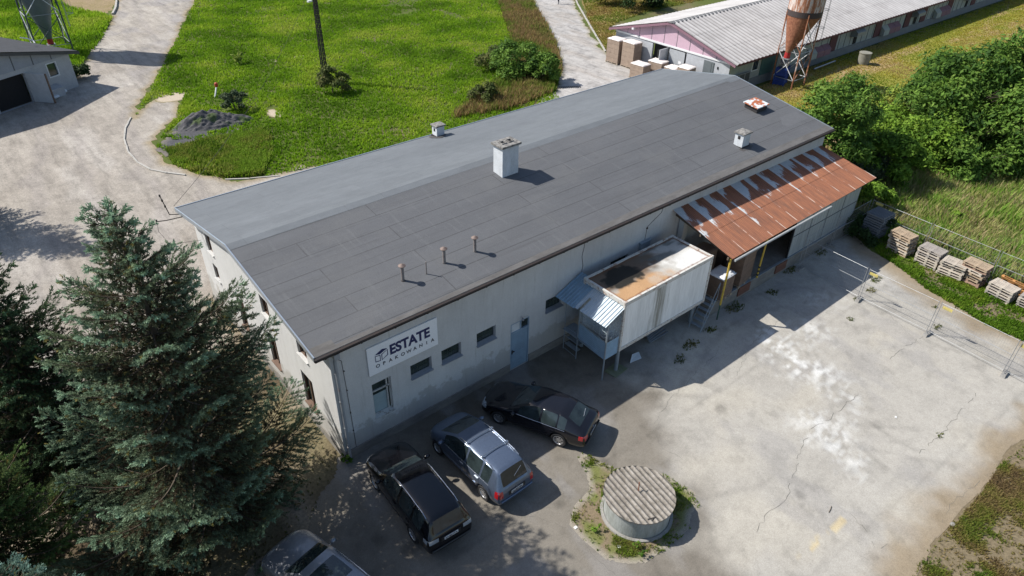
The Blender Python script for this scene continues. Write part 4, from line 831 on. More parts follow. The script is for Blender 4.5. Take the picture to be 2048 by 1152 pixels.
i = (np.arange(nx - 1)[:, None] * ny_ + np.arange(ny_ - 1)[None]).ravel()
Z = CZ1 - .035 + .012 * np.sin(X * 4.5) + .01 * (nn - .5)
np_mesh('roof', np.column_stack([X, Y, Z]) - np.array(CT.location), np.stack([i, i + ny_, i + ny_ + 1, i + 1], 1), vcol('roof_stain', .6, 30, .2, .2, spec=.4), c, CT)
m_gpost = mat('grey_steel', (.26, .30, .33), .6, metal=.3, scale=6, c2=(.17, .14, .12), spot=(.3, .42))
for x, y in ((CX0 + .1, CY0 + .12), (CX0 + .1, CY1 - .12), (CX1 - .4, CY0 + .3), (CX1 - .4, CY1 - .12)):
    o = MB(); o.tube((x, y, 0), (x, y, CZ0), .085, 12); o.build('post', m_gpost, CT)
o = MB(); o.bb(CX0 + .02, CX1 - .02, CY0 + .18, CY0 + .28, CZ0 - .13, CZ0 - .003); o.build('bearer', m_gpost, CT)
o = MB(); o.bb(CX0 + .02, CX1 - .02, CY1 - .28, CY1 - .18, CZ0 - .13, CZ0 - .003); o.build('bearer', m_gpost, CT)
m_conc = mat('concrete', (.30, .29, .27), .95, scale=3, var=.4, bmp=.4)
o = MB(); o.box((CX0 + .12, CY0 + .12, .02), (.85, .62, .07), .12); tag(o.build('concrete_pad', mat('mossy_concrete', (.20, .21, .15), .95, scale=5, c2=(.10, .13, .05))), 'mossy concrete pad under the near corner post of the container', 'pad')
# porch beside the container
PO = thing('stair_porch', 'pale blue corrugated porch with a lattice screen at the near end of the container', 'porch', (11.1, -1.5, 0))
m_blue = mat('blue_sheet', (.27, .40, .52), .45, metal=.35, scale=3, c2=(.20, .28, .35), bmp=.1)
def corr(P00, P10, P01, P11, n, amp, mat_, name, parent, thick=.004, holes=None):
    """trapezoid-ribbed sheet: ribs run from edge P0* to P1*, n ribs across 0->1"""
    P00, P10, P01, P11 = map(Vector, (P00, P10, P01, P11)); nrm = (P10 - P00).cross(P01 - P00).normalized(); nrm = nrm if nrm.z > 0 else -nrm
    V = []; F = []; pat = ((0, 0), (.3, 0), (.42, 1), (.58, 1), (.7, 0)); K = []
    for k in range(n):
        for t, a in pat: K.append(((k + t) / n, a))
    K.append((1.0, 0)); M_ = 6
    for t, a in K:
        for j in range(M_ + 1):
            s = j / M_; p = P00.lerp(P10, s).lerp(P01.lerp(P11, s), t) + nrm * amp * a; V.append(p)
    for k in range(len(K) - 1):
        for j in range(M_):
            if holes and holes((K[k][0] + K[k + 1][0]) / 2, (j + .5) / M_): continue
            q = k * (M_ + 1) + j; F.append((q, q + M_ + 1, q + M_ + 2, q + 1))
    m = MB(); m.add(V, F); return m.build(name, mat_, parent)
m_zinc = mat('white_zinc_sheet', (.46, .54, .60), .5, metal=.25, scale=2.2, c2=(.36, .40, .42), bmp=.1)
corr((10.42, -.05, 2.98), (11.95, -.05, 3.62), (10.45, -1.2, 2.98), (11.95, -1.2, 3.62), 7, .035, m_blue, 'canopy_sheet', PO)
corr((10.5, -1.15, 3.0), (11.85, -1.15, 3.60), (10.52, -2.98, 3.0), (11.8, -2.98, 3.60), 11, .035, m_zinc, 'canopy_sheet', PO, holes=lambda t, s: (.12 < t < .17 and s < .5))
for x, y, z0, z1, r_ in ((10.73, -2.93, 0, 3.02, .035), (10.84, -1.2, 0, 3.05, .025), (10.9, -.32, 0, 3.05, .022)):
    o = MB(); o.tube((x, y, z0), (x, y, z1), r_, 8); o.build('post', m_gpost, PO)
o = MB(); o.bb(10.8, 11.5, -2.9, -.3, 1.16, 1.2); o.build('platform', m_gpost, PO)
def vcorr(a, b_, z0, z1, n, name):
    m = MB(); a = Vector(a); b_ = Vector(b_); d = (b_ - a).normalized(); nm = Vector((d.y, -d.x, 0)) * .018
    V = []; zz = [(z0 + (z1 - z0) * (k + t) / n, s) for k in range(n) for t, s in ((0, 0), (.25, 0), (.5, 1), (.75, 1))] + [(z1, 0)]
    for z, s in zz: V += [a + nm * s + Vector((0, 0, z)), b_ + nm * s + Vector((0, 0, z))]
    m.add(V, [(2 * k, 2 * k + 1, 2 * k + 3, 2 * k + 2) for k in range(len(zz) - 1)]); return m.build(name, m_blue, PO)
vcorr((10.75, -2.9, 0), (10.83, -1.24, 0), 1.12, 2.02, 9, 'side_panel'); vcorr((10.76, -2.93, 0), (11.5, -2.93, 0), 1.12, 2.02, 9, 'side_panel')
def lattice(a, b_, z0, z1, n):
    m = MB(); a = Vector(a); b_ = Vector(b_)
    for k in range(n + 1): p = a.lerp(b_, k / n); m.tube(p + Vector((0, 0, z0)), p + Vector((0, 0, z1)), .009, 4)
    for z in (z0, z1, (z0 + z1) / 2): m.tube(a + Vector((0, 0, z)), b_ + Vector((0, 0, z)), .010, 4)
    H = z1 - z0
    for k in range(n):
        c = a.lerp(b_, (k + .5) / n) 
        for s in (k / n, (k + 1) / n):
            p = a.lerp(b_, s)
            for zz in (.12, .3, .48, .66): m.tube(c + Vector((0, 0, z0 + H * zz)), p + Vector((0, 0, z0 + H * (zz + .2))), .007, 4)
    return m.build('lattice_screen', mat('lattice_paint', (.36, .44, .48), .6), PO)
lattice((10.76, -2.88, 0), (10.84, -1.24, 0), 2.04, 2.98, 4); lattice((10.78, -2.93, 0), (11.5, -2.93, 0), 2.04, 3.1, 2)
o = MB()
for z in (.08, .45, .82, 1.15): o.tube((10.85, -1.2, z), (10.9, -.34, z), .014, 5)
o.build('entry_rail', m_gpost, PO)
o = MB(); o.bb(11.0, 11.45, -1.0, -.4, 1.2, 1.23)
for k, z in enumerate((.3, .6, .9)): o.bb(10.95 + k * .12, 11.2 + k * .12, -1.1, -.35, z - .03, z)
o.build('steps', m_gpost, PO)
# white offcut and timber lying under the container
tag(MB().hexa([Vector(p) for p in ((12.5, -2.95, .02), (13.15, -3.05, .02), (13.3, -2.75, .10), (12.9, -2.7, .14), (12.5, -2.95, .05), (13.15, -3.05, .05), (13.3, -2.75, .13), (12.9, -2.7, .17))]).build('sheet_offcut', mat('white_board', (.6, .64, .66), .6)), 'white triangular sheet offcut lying under the container', 'sheet')
for k in range(6):
    o = MB(); o.box((14.8 + random.uniform(-.1, .1), -2.6 + k * .09, .12 + k * .06), (1.3, .08, .04), .06 * k)
    tag(o.build('timber_board', mat('grey_board', (.20, .22, .24), .9)), 'grey board in the low heap of boards under the container', 'board', 'heap of boards under the container')

# ------------------------------------------------------------------ lean-to with rusty roof
LT = thing('lean_to', 'open lean-to with a rusty corrugated roof over the loading dock', 'shed', (24.8, -1.5, 0))
m_rust, nt, b = new_mat('rusty_corrugated'); v = coords(nt)
sx = N(nt, 'ShaderNodeSeparateXYZ'); nt.links.new(v, sx.inputs[0])
rust = ramp(nt, noise(nt, coords(nt, (3.5, .5, 1)), 1.3, 6, .7), [(.28, (.10, .055, .042)), (.5, (.225, .088, .048)), (.72, (.33, .135, .068))])
rust = mix(nt, .3, rust, ramp(nt, noise(nt, coords(nt, (16, .8, 1)), 1.5, 4, .6), [(.3, (.16, .07, .045)), (.7, (.42, .19, .10))]))
md = N(nt, 'ShaderNodeMath', operation='MULTIPLY_ADD'); nt.links.new(sx.outputs['X'], md.inputs[0]); md.inputs[1].default_value = 1 / 1.13; md.inputs[2].default_value = 20.02
fr = N(nt, 'ShaderNodeMath', operation='FRACT'); nt.links.new(md.outputs[0], fr.inputs[0])
# zinc survives near each sheet's left edge, mostly towards the wall
hv = N(nt, 'ShaderNodeMath', operation='MULTIPLY_ADD'); nt.links.new(sx.outputs['Y'], hv.inputs[0]); hv.inputs[1].default_value = -.29; hv.inputs[2].default_value = -.08
nz = N(nt, 'ShaderNodeMath', operation='MULTIPLY_ADD'); nt.links.new(noise(nt, coords(nt, (9, 1.2, 1)), 1.4, 5, .8), nz.inputs[0]); nz.inputs[1].default_value = 1.25; nt.links.new(fr.outputs[0], nz.inputs[2])
s1 = N(nt, 'ShaderNodeMath', operation='MULTIPLY_ADD'); nt.links.new(noise(nt, coords(nt, (.9, .7, 1)), 1.0, 2, .5), s1.inputs[0]); s1.inputs[1].default_value = 2.2; s1.inputs[2].default_value = -1.02
s3 = N(nt, 'ShaderNodeMath', operation='ADD'); nt.links.new(s1.outputs[0], s3.inputs[0]); nt.links.new(hv.outputs[0], s3.inputs[1])
s2 = N(nt, 'ShaderNodeMath', operation='ADD'); nt.links.new(nz.outputs[0], s2.inputs[0]); nt.links.new(s3.outputs[0], s2.inputs[1])
zf = ramp(nt, s2.outputs[0], [(.60, (1,) * 3), (.72, (0,) * 3)])
c = mix(nt, zf, rust, mix(nt, noise(nt, v, 7), (.34, .38, .42), (.62, .62, .60)))
# thin bright overlap lines between sheets
ln = ramp(nt, fr.outputs[0], [(.0, (.8,) * 3), (.018, (.8,) * 3), (.03, (0,) * 3)])
ln2 = N(nt, 'ShaderNodeMath', operation='MULTIPLY'); nt.links.new(ln, ln2.inputs[0]); nt.links.new(ramp(nt, noise(nt, v, 1.3, 3), [(.42, (0,) * 3), (.5, (1,) * 3)]), ln2.inputs[1])
c = mix(nt, ln2.outputs[0], c, (.62, .52, .44))
md2 = N(nt, 'ShaderNodeMath', operation='MULTIPLY'); nt.links.new(sx.outputs['Y'], md2.inputs[0]); md2.inputs[1].default_value = 1
nt.links.new(c, b.inputs['Base Color']); b.inputs['Roughness'].default_value = .62; b.inputs['Specular IOR Level'].default_value = .35; bump(nt, b, noise(nt, v, 25, 3), .2, .01)
CA = (Vector((17.95, 0.0, 4.63)), Vector((31.35, 0.0, 4.40))); CB = (Vector((18.07, -3.55, 3.6)), Vector((31.62, -3.45, 3.6)))
n = 120; o = MB(); V = []; F = []
for half in (0, 1):
    o0 = len(V); 
    for k in range(n * 4 + 1):
        t = k / (n * 4); zz = .013 * math.cos(2 * math.pi * k / 4)
        a = CA[0].lerp(CA[1], t); b_ = CB[0].lerp(CB[1], t); m_ = a.lerp(b_, .5)
        up = Vector((0, 0, zz + (.012 if half == 0 else 0)))
        if half == 0: V += [a + up, a.lerp(b_, .54) + up]
        else: V += [m_ + up, b_ + up]
    F += [(o0 + 2 * k, o0 + 2 * k + 1, o0 + 2 * k + 3, o0 + 2 * k + 2) for k in range(n * 4)]
o.add(V, F); o.build('roof', m_rust, LT)
o = MB(); z = 3.46
o.tube((18.2, -3.62, 3.5), (26.6, -3.6, 3.5), .055, 8); o.build('gutter_pipe', mat('grey_plastic', (.42, .43, .42), .5), LT)
o = MB(); o.bb(18.1, 31.5, -3.35, -3.27, 3.42, 3.55); o.bb(18.1, 31.5, -1.7, -1.62, 3.9, 4.02)
for x in np.linspace(18.3, 31.2, 8): o.hexa([Vector(p) for p in ((x - .04, -.02, 4.25), (x + .04, -.02, 4.25), (x + .04, -3.4, 3.44), (x - .04, -3.4, 3.44), (x - .04, -.02, 4.36), (x + .04, -.02, 4.36), (x + .04, -3.4, 3.55), (x - .04, -3.4, 3.55))])
o.build('rafters', mat('old_timber', (.12, .09, .065), .9), LT)
o = MB(); o.bb(18.15, 31.3, -3.0, -.0, 0, .78); o.build('dock', m_plinth, LT)
o = MB(); o.bb(18.1, 31.3, -3.03, -2.9, .78, .81); o.build('dock_edge', m_gpost, LT)
m_shed, nt, b = new_mat('shed_sheet'); v = coords(nt)
c = ramp(nt, noise(nt, coords(nt, (6, 6, .4)), 1.3, 5, .7), [(.35, (.28, .31, .32)), (.65, (.44, .475, .48))]); wv = N(nt, 'ShaderNodeTexWave'); wv.inputs['Scale'].default_value = 3.2; nt.links.new(v, wv.inputs['Vector']); bump(nt, b, wv.outputs['Fac'], .5, .03)
nt.links.new(c, b.inputs['Base Color']); b.inputs['Roughness'].default_value = .5; b.inputs['Metallic'].default_value = .2
o = MB(); o.bb(24.65, 31.3, -2.96, -2.9, .82, 3.42); o.bb(31.24, 31.3, -2.9, 0, .82, 3.42)
o.prism([(31.3, -2.9, 3.42), (31.3, 0, 3.42), (31.3, 0, 4.35)], (-.05, 0, 0)); o.build('wall', m_shed, LT)
o = MB()
for x in (26.3, 27.95, 29.6): o.bb(x - .012, x + .012, -2.975, -2.961, .85, 3.4)
o.bb(24.65, 31.3, -2.98, -2.961, 2.05, 2.09); o.build('panel_joints', mat('joint_dark', (.10, .11, .12), .7), LT)
o = MB(); o.bb(24.58, 24.66, -2.98, -2.9, .8, 3.42); o.build('sliding_door_edge', m_dark, LT)
o = MB(); o.bb(18.6, 18.9, -.35, -.05, .8, 4.2); o.build('pilaster', m_render, LT)
m_yel = mat('yellow_paint', (.52, .36, .05), .6, scale=7, c2=(.32, .22, .06), spot=(.3, .45))
o = MB(); o.tube((18.22, -3.4, .0), (18.22, -3.4, .9), .035, 8); o.build('post_foot', mat('dull_green_paint', (.05, .10, .07), .7), LT)
o = MB(); o.tube((18.22, -3.4, .9), (18.22, -3.4, 3.5), .05, 8); o.build('post', m_yel, LT)
o = MB(); o.tube((21.75, -3.06, 1.5), (21.75, -3.1, 3.5), .05, 8); o.build('post', m_yel, LT)
o = MB()
for k in range(6): o.cur = k % 2; z0 = .82 + k * .115; o.tube((21.75, -3.06, z0), (21.75, -3.06, z0 + .115), .052, 8)
o.build('striped_post_foot', [m_yel, mat('black_paint', (.02, .02, .02), .6)], LT)
o = MB(); o.bb(20.3, 21.3, -3.06, -3.0, .25, .75); o.build('dock_buffer', mat('rust_plate', (.16, .07, .045), .8), LT)
o = MB(); o.bb(23.6, 24.6, -3.06, -3.0, .25, .75); o.build('dock_buffer', mat('rust_plate', (.16, .07, .045), .8), LT)

# goods on the dock
m_carton = mat('cartons_in_film', (.21, .145, .105), .35, scale=2.5, c2=(.14, .095, .07), bmp=.15)
m_film = mat('white_film', (.72, .74, .76), .35, scale=3, var=.12, bmp=.25, bscale=8)
m_wood = mat('pallet_wood', (.40, .33, .25), .9, scale=4, c2=(.24, .20, .16), bmp=.2)
def pallet_mb(o, L=1.2, W=.8, z=0, nb=7, bw=.1):
    for k in range(nb): y = -W / 2 + .05 + (W - .1) * k / (nb - 1); o.box((0, y, z + .133), (L, .085 if k % 2 and bw > .09 else bw, .022))
    for x in (-L / 2 + .06, 0, L / 2 - .06):
        o.box((x, 0, z + .111), (.11, W, .022))
        for y in (-W / 2 + .06, 0, W / 2 - .06): o.box((x, y, z + .061), (.13, .1, .078))
    for y in (-W / 2 + .06, 0, W / 2 - .06): o.box((0, y, z + .011), (L, .1, .022))
    return o
def goods(label, x, y, z, rz, L, W, H, topm, group, rows=4, cat='goods', side=None):
    t = thing('wrapped_goods', label, cat, (x, y, z), rz, group)
    pallet_mb(MB(), L, W).build('pallet', m_wood, t, world=False)
    o = MB(); rr = random.Random(int(x * 100))
    for k in range(rows):
        z0 = .146 + (H - .15) * k / rows; z1 = .146 + (H - .15) * (k + 1) / rows - .012; nx_ = 3
        for i in range(nx_):
            for j in range(2):
                a = -L / 2 + .02 + (L - .04) * i / nx_; b_ = -W / 2 + .02 + (W - .04) * j / 2
                o.bb(a + .004, a + (L - .04) / nx_ - .004, b_ + .004 + rr.uniform(0, .006), b_ + (W - .04) / 2 - .004, z0, z1)
    o.build('cartons', side or m_carton, t, world=False)
    # film hood: puckered lid over the top
    nx_, ny2 = 14, 10; V = []; 
    for i in range(nx_ + 1):
        for j in range(ny2 + 1):
            a = -L / 2 - .01 + (L + .02) * i / nx_; b_ = -W / 2 - .01 + (W + .02) * j / ny2; e_ = min(i, nx_ - i, j, ny2 - j); zz = H + (.0 if e_ == 0 else .035) + rr.uniform(-.015, .02); V.append((a, b_, zz if e_ else zz - .05))
    m_ = MB(); m_.add(V, [(i * (ny2 + 1) + j, (i + 1) * (ny2 + 1) + j, (i + 1) * (ny2 + 1) + j + 1, i * (ny2 + 1) + j + 1) for i in range(nx_) for j in range(ny2)])
    m_.build('film_top', topm, t, world=False, smooth=True); return t
GD = 'film wrapped pallets of goods on the loading dock'
goods('film wrapped pallet of cartons with a bright white top beside the first yellow post', 18.95, -2.7, .78, .05, 1.05, .95, 1.32, m_film, GD, 5)
goods('tall brown film wrapped stack of goods between the two yellow posts', 20.75, -2.55, .78, .12, 1.3, .9, 2.05, mat('clear_film', (.25, .18, .14), .3, scale=4), GD, 7)
goods('brown wrapped stack at the back of the dock beside the white topped one', 19.2, -1.3, .78, 0, 1.2, .9, 1.9, mat('clear_film', (.25, .18, .14), .3), GD, 6)
goods('brown wrapped stack at the back of the dock behind the tall one', 21.0, -1.3, .78, 0, 1.2, .9, 1.9, mat('clear_film', (.25, .18, .14), .3), GD, 6)
# steel steps leaning at the dock end
ST = thing('steel_steps', 'grey steel steps with handrail at the dock end by the yellow post', 'steps', (17.2, -3.2, 0))
o = MB()
def ladder(a, b_, w_):
    a = Vector(a); b_ = Vector(b_); s = Vector(w_)
    o.tube(a, b_, .022, 6); o.tube(a + s, b_ + s, .022, 6)
    return a, b_, s
a, b_, s = ladder((16.7, -3.55, .02), (18.15, -3.2, 1.3), (-.05, .62, 0)); o.build('stringers', m_gpost, ST); o = MB()
for k in range(1, 7): p = a.lerp(b_, k / 7); q = p + s; d = Vector((.09, 0, 0)); o.hexa([p - d, p + d, q + d, q - d, p - d + Vector((0, 0, .02)), p + d + Vector((0, 0, .02)), q + d + Vector((0, 0, .02)), q - d + Vector((0, 0, .02))])
o.build('treads', m_gpost, ST); o = MB()
for off in (Vector((0, 0, 0)), s): o.path([a + off, a + off + Vector((.15, 0, .85)), b_ + off + Vector((0, 0, .8)), b_ + off], .016, 6); o.tube(a.lerp(b_, .5) + off, a.lerp(b_, .5) + off + Vector((.1, 0, .82)), .013, 5)
o.build('handrail', m_gpost, ST)

# ------------------------------------------------------------------ mesh fence panels
m_galv = mat('galvanised', (.36, .37, .38), .5, metal=.5, scale=8, var=.25, bmp=0)
m_wire = mat('fence_wire', (.30, .31, .32), .6, metal=.5, bmp=0)
def fence_panel():
    t = thing('mesh_fence', '-', 'fence', (0, 0, 0))
    L = 3.42; o = MB()
    for x in (.02, L - .02): o.tube((x, 0, .1), (x, 0, 2.0), .0155, 7)
    for z in (.2, 1.93): o.tube((.02, 0, z), (L - .02, 0, z), .0115, 6)
    o.tube((.02, 0, 1.12), (L - .02, 0, 1.12), .012, 5); o.build('frame', m_galv, t, world=False)
    o = MB()
    for k in range(1, 34): o.tube((k * L / 34, .0, .2), (k * L / 34, 0, 1.93), .0022, 3, cap=False)
    for k in range(1, 8): o.tube((.02, .004, .2 + k * 1.73 / 8), (L - .02, .004, .2 + k * 1.73 / 8), .0025, 3, cap=False)
    o.build('mesh_infill', m_wire, t, world=False); return t
FP = fence_panel(); used = False
def put_panel(a, b_, label):
    global used
    o = FP if not used else copy_tree(FP); used = True
    a = Vector(a); b_ = Vector(b_); d = b_ - a; o.location = (a.x, a.y, 0); o.rotation_euler = (0, 0, math.atan2(d.y, d.x)); o['label'] = label; o['group'] = 'mesh fence panels standing on the yard'
    o.scale = (d.length / 3.5, 1, .96); return o
J = [(25.48, -3.48), (25.27, -6.9), (25.18, -10.4), (24.96, -13.86), (24.8, -17.3)]
NM = ['mesh fence panel across the yard that touches the loading dock wall', 'second mesh fence panel from the dock, half of it in sunlight', 'mesh fence panel on the sunny yard with a yellow tag at its top corner', 'mesh fence panel running out of the photo at the right edge']
for i in range(4): put_panel(J[i], J[i + 1], NM[i])
put_panel((25.5, -3.3), (28.98, -3.25), 'mesh fence panel standing against the pale metal wall, near half'); put_panel((29.05, -3.25), (32.5, -3.3), 'mesh fence panel from the metal wall to the corner behind the grey gratings')
BK = [(32.6, -3.36), (32.42, -6.87), (32.3, -10.4), (32.2, -13.9), (32.1, -17.4)]
NB = ['mesh fence panel right behind the stack of grey gratings', 'mesh fence panel behind the middle stacks of wooden pallets', 'mesh fence panel behind the stack with the orange pallet', 'mesh fence panel at the tall grass, cut by the right edge']
for i in range(4): put_panel(BK[i], BK[i + 1], NB[i])
def block():
    t = thing('concrete_block', '-', 'concrete block', (0, 0, 0)); o = MB()
    for sx_ in (-1, 1): o.hexa([Vector(p) for p in ((0 if sx_ > 0 else -.34, -.11, 0), (.34 if sx_ > 0 else 0, -.11, 0), (.34 if sx_ > 0 else 0, .11, 0), (0 if sx_ > 0 else -.34, .11, 0), (0 if sx_ > 0 else -.26, -.09, .13), (.26 if sx_ > 0 else 0, -.09, .13), (.26 if sx_ > 0 else 0, .09, .13), (0 if sx_ > 0 else -.26, .09, .13))])
    o.build('block', m_conc, t, world=False); o = MB(); o.lathe([(.035, .13), (.035, .17), (.026, .17)], (-.12, 0, 0), 8); o.lathe([(.035, .13), (.035, .17), (.026, .17)], (.12, 0, 0), 8); o.build('sockets', m_galv, t, world=False); return t
FB = block(); used2 = False
for (x, y), rz, lb in [(J[0], 0, 'concrete fence foot nearest the loading dock'), (J[1], .1, 'concrete fence foot at the joint next to the shadow edge'), (J[2], -.1, 'concrete fence foot on the sunny yard between two panels'), (J[3], .05, 'concrete fence foot nearest the right edge of the photo'), ((29.0, -3.25), .2, 'concrete fence foot against the pale metal wall'), (BK[0], 0, 'concrete fence foot behind the grey gratings'), (BK[1], 0, 'concrete fence foot in the weeds behind the first wooden pallets'), (BK[2], 0, 'concrete fence foot in the weeds behind the wide pallet stack')]:
    o = FB if not used2 else copy_tree(FB); used2 = True; o.location = (x, y, .0); o.rotation_euler = (0, 0, rz + (1.57 if y == -3.25 else 0)); o['label'] = lb; o['group'] = 'concrete feet of the fence panels'
for k, (x, y, z, lb) in enumerate([(25.27, -7.15, 1.66, 'small yellow tag on the sunny fence panel nearest the shadow edge'), (25.18, -10.72, 1.66, 'small yellow tag on the fence panel in the middle of the sunny yard'), (24.97, -14.1, 1.66, 'small yellow tag on the fence panel at the right edge'), (32.55, -3.75, 1.75, 'small tag on the fence panel behind the grey gratings')]):
    o = MB(); o.box((x + .02, y, z), (.012, .42, .15)); tag(o.build('fence_tag', mat('tag_yellow', (.62, .52, .16), .5)), lb, 'tag', 'tags fixed to the fence panels')

# ------------------------------------------------------------------ pallets
WOODS = [mat('wood_grey', (.36, .33, .30), .9, scale=4, c2=(.24, .21, .19)), mat('wood_tan', (.42, .33, .23), .9, scale=4, c2=(.28, .21, .15)), mat('wood_pale', (.50, .45, .38), .9, scale=4, c2=(.34, .29, .24)), mat('wood_reddish', (.33, .22, .16), .9, scale=4, c2=(.22, .15, .11))]
PM = []
for w_ in WOODS: o = pallet_mb(MB(), nb=6, bw=.078).build('wooden_pallet', w_); PM.append(o.data); bpy.data.objects.remove(o)
o = MB()
for k in range(12): o.box((0, -.5 + 1.0 * k / 11, .11), (1.2, .035, .05))
for x in (-.57, -.28, 0, .28, .57): o.box((x, 0, .065), (.05, 1.05, .06))
for x in (-.5, 0, .5):
    for y in (-.45, 0, .45): o.box((x, y, .02), (.12, .12, .04))
GM = o.build('grating', mat('grey_grating', (.20, .215, .235), .7, metal=.1, var=.15), None); gd = GM.data; bpy.data.objects.remove(GM)
ORD = ['topmost', 'second from the top', 'third from the top', 'fourth from the top', 'fifth from the top', 'sixth from the top', 'seventh from the top', 'eighth from the top', 'ninth from the top', 'tenth from the top', 'eleventh from the top', 'twelfth from the top']
def stack(name, where, cat, group, x, y, rz, n, dz, meshes, jit, drift=(0, 0), seed=0):
    r = random.Random(seed)
    for k in range(n):
        o = bpy.data.objects.new(name, meshes[r.randrange(len(meshes))]); col.objects.link(o)
        o.location = (x + r.uniform(-jit, jit) + drift[0] * k, y + r.uniform(-jit, jit) + drift[1] * k, .02 + k * dz); o.rotation_euler = (0, 0, rz + r.uniform(-jit, jit) * .5)
        tag(o, ORD[n - 1 - k] + ' ' + where, cat, group)
stack('grey_grating', 'grating of the tall stack of grey slatted gratings', 'grating', 'stacked grey gratings', 32.05, -4.1, -.08, 11, .142, [gd], .035, (.004, -.012), 1)
PG = 'stacked wooden pallets along the edge of the yard'
stack('wooden_pallet', 'tan pallet of the stack next to the grey gratings', 'pallet', PG, 31.65, -5.95, 1.42, 8, .146, [PM[1], PM[2]], .05, (-.006, .012), 2)
stack('wooden_pallet', 'pallet of the even grey stack, second wooden stack from the gratings', 'pallet', PG, 31.5, -7.55, 1.48, 7, .146, [PM[0], PM[2]], .03, (0, 0), 3)
stack('wooden_pallet', 'pallet of the left half of the wide ragged stack', 'pallet', PG, 31.35, -8.85, 1.6, 6, .146, [PM[2], PM[3]], .06, (0, 0), 4)
stack('wooden_pallet', 'pallet of the right half of the wide ragged stack', 'pallet', PG, 31.5, -9.75, 1.45, 8, .146, [PM[1], PM[2], PM[3]], .09, (.01, 0), 5)
stack('wooden_pallet', 'pallet of the low stack in front of the orange pallet', 'pallet', PG, 31.25, -11.35, 1.42, 5, .15, [PM[0], PM[1], PM[2]], .03, (0, 0), 6)
stack('wooden_pallet', 'pallet of the stack cut by the right edge of the photo', 'pallet', PG, 31.3, -12.75, 1.5, 5, .146, [PM[0], PM[2]], .05, (0, 0), 7)
o = pallet_mb(MB(), nb=6).build('wooden_pallet', mat('orange_wood', (.45, .22, .07), .8, scale=4, c2=(.32, .15, .05))); o.rotation_euler = (R(70), 0, 1.45); o.location = (31.95, -11.5, .45)
tag(o, 'orange-brown pallet leaning on edge behind the low stack', 'pallet', PG)
o = bpy.data.objects.new('wooden_pallet', PM[1]); col.objects.link(o); o.location = (23.6, -1.5, 1.25); o.rotation_euler = (R(78), 0, .25); tag(o, 'tan pallet standing on edge inside the dark lean-to', 'pallet', PG)

# ------------------------------------------------------------------ well
wx, wy = WELL
WL = thing('well', 'round concrete well with a weathered corrugated disc lid', 'well', (wx, wy, 0))
o = MB(); o.lathe([(1.28, 0), (1.27, .07), (1.17, .09)], (wx, wy, 0), 48); o.build('foot_ring', m_conc, WL, smooth=False)
m_well = mat('well_concrete', (.36, .38, .37), .9, scale=2, c2=(.17, .18, .16), bmp=.4, stretch=(2.5, 2.5, .5))
o = MB(); o.lathe([(1.15, .02), (1.15, .93), (1.03, .93), (1.03, .3)], (wx, wy, 0), 64); o.build('wall', m_well, WL, smooth=False)
# corrugated lid cut to a circle
_d = at(1325, 1045, 1) - at(1240, 950, 1); ang = math.atan2(_d.y, _d.x); ca, sa = math.cos(ang), math.sin(ang); RL_ = 1.24; V = []; F = []; rows = 160; 
for i in range(rows + 1):
    s = -RL_ + 2 * RL_ * i / rows; hw = math.sqrt(max(0, RL_ ** 2 - s * s)); zz = .962 + .032 * math.cos(2 * math.pi * s / .19)
    for j in range(9): t = hw * (-1 + 2 * j / 8); V.append((wx + ca * t - sa * s, wy + sa * t + ca * s, zz))
for i in range(rows):
    for j in range(8): q = i * 9 + j; F.append((q, q + 1, q + 10, q + 9))
m_asb, nt, b = new_mat('weathered_asbestos'); v = coords(nt)
c = ramp(nt, noise(nt, v, 3.2, 6, .75), [(.36, (.17, .155, .13)), (.5, (.29, .27, .245)), (.62, (.40, .38, .35))]); c = mix(nt, .3, c, ramp(nt, noise(nt, v, 11, 5, .7), [(.42, (.11, .105, .09)), (.6, (.44, .42, .39))]))
# shade of the troughs put into the colour so the waves show
mp_ = N(nt, 'ShaderNodeMapping'); mp_.inputs['Rotation'].default_value = (0, 0, -ang); nt.links.new(v, mp_.inputs['Vector']); sp_ = N(nt, 'ShaderNodeSeparateXYZ'); nt.links.new(mp_.outputs[0], sp_.inputs[0])
m1_ = N(nt, 'ShaderNodeMath', operation='MULTIPLY'); nt.links.new(sp_.outputs['Y'], m1_.inputs[0]); m1_.inputs[1].default_value = 2 * math.pi / .19
m2_ = N(nt, 'ShaderNodeMath', operation='COSINE'); nt.links.new(m1_.outputs[0], m2_.inputs[0]); m3_ = N(nt, 'ShaderNodeMath', operation='MULTIPLY_ADD'); nt.links.new(m2_.outputs[0], m3_.inputs[0]); m3_.inputs[1].default_value = .5; m3_.inputs[2].default_value = .5
c = mix(nt, 1.0, c, ramp(nt, m3_.outputs[0], [(.1, (.50, .48, .45)), (.6, (.82, .79, .75))]), 'MULTIPLY')
nt.links.new(c, b.inputs['Base Color']); b.inputs['Roughness'].default_value = .9; bump(nt, b, noise(nt, v, 30), .3)
o = MB(); o.add(V, F); lid = o.build('lid', m_asb, WL)
tmp = MB(); tmp.lathe([(RL_ - .005, .925), (RL_, .97)], (wx, wy, 0), 72); tmp.build('lid_rim', m_asb, WL).parent = lid
o = MB(); o.tube((wx + .05, wy + .1, 1.0), (wx + .12, wy + .17, 1.32), .022, 6); o.build('lid_pin', mat('rust_pin', (.22, .09, .05), .8), WL).parent = lid
o = MB(); o.box((wx - .45, wy - .95, .998), (.32, .035, .02), -.4); o.build('lid_handle', m_iron, WL).parent = lid
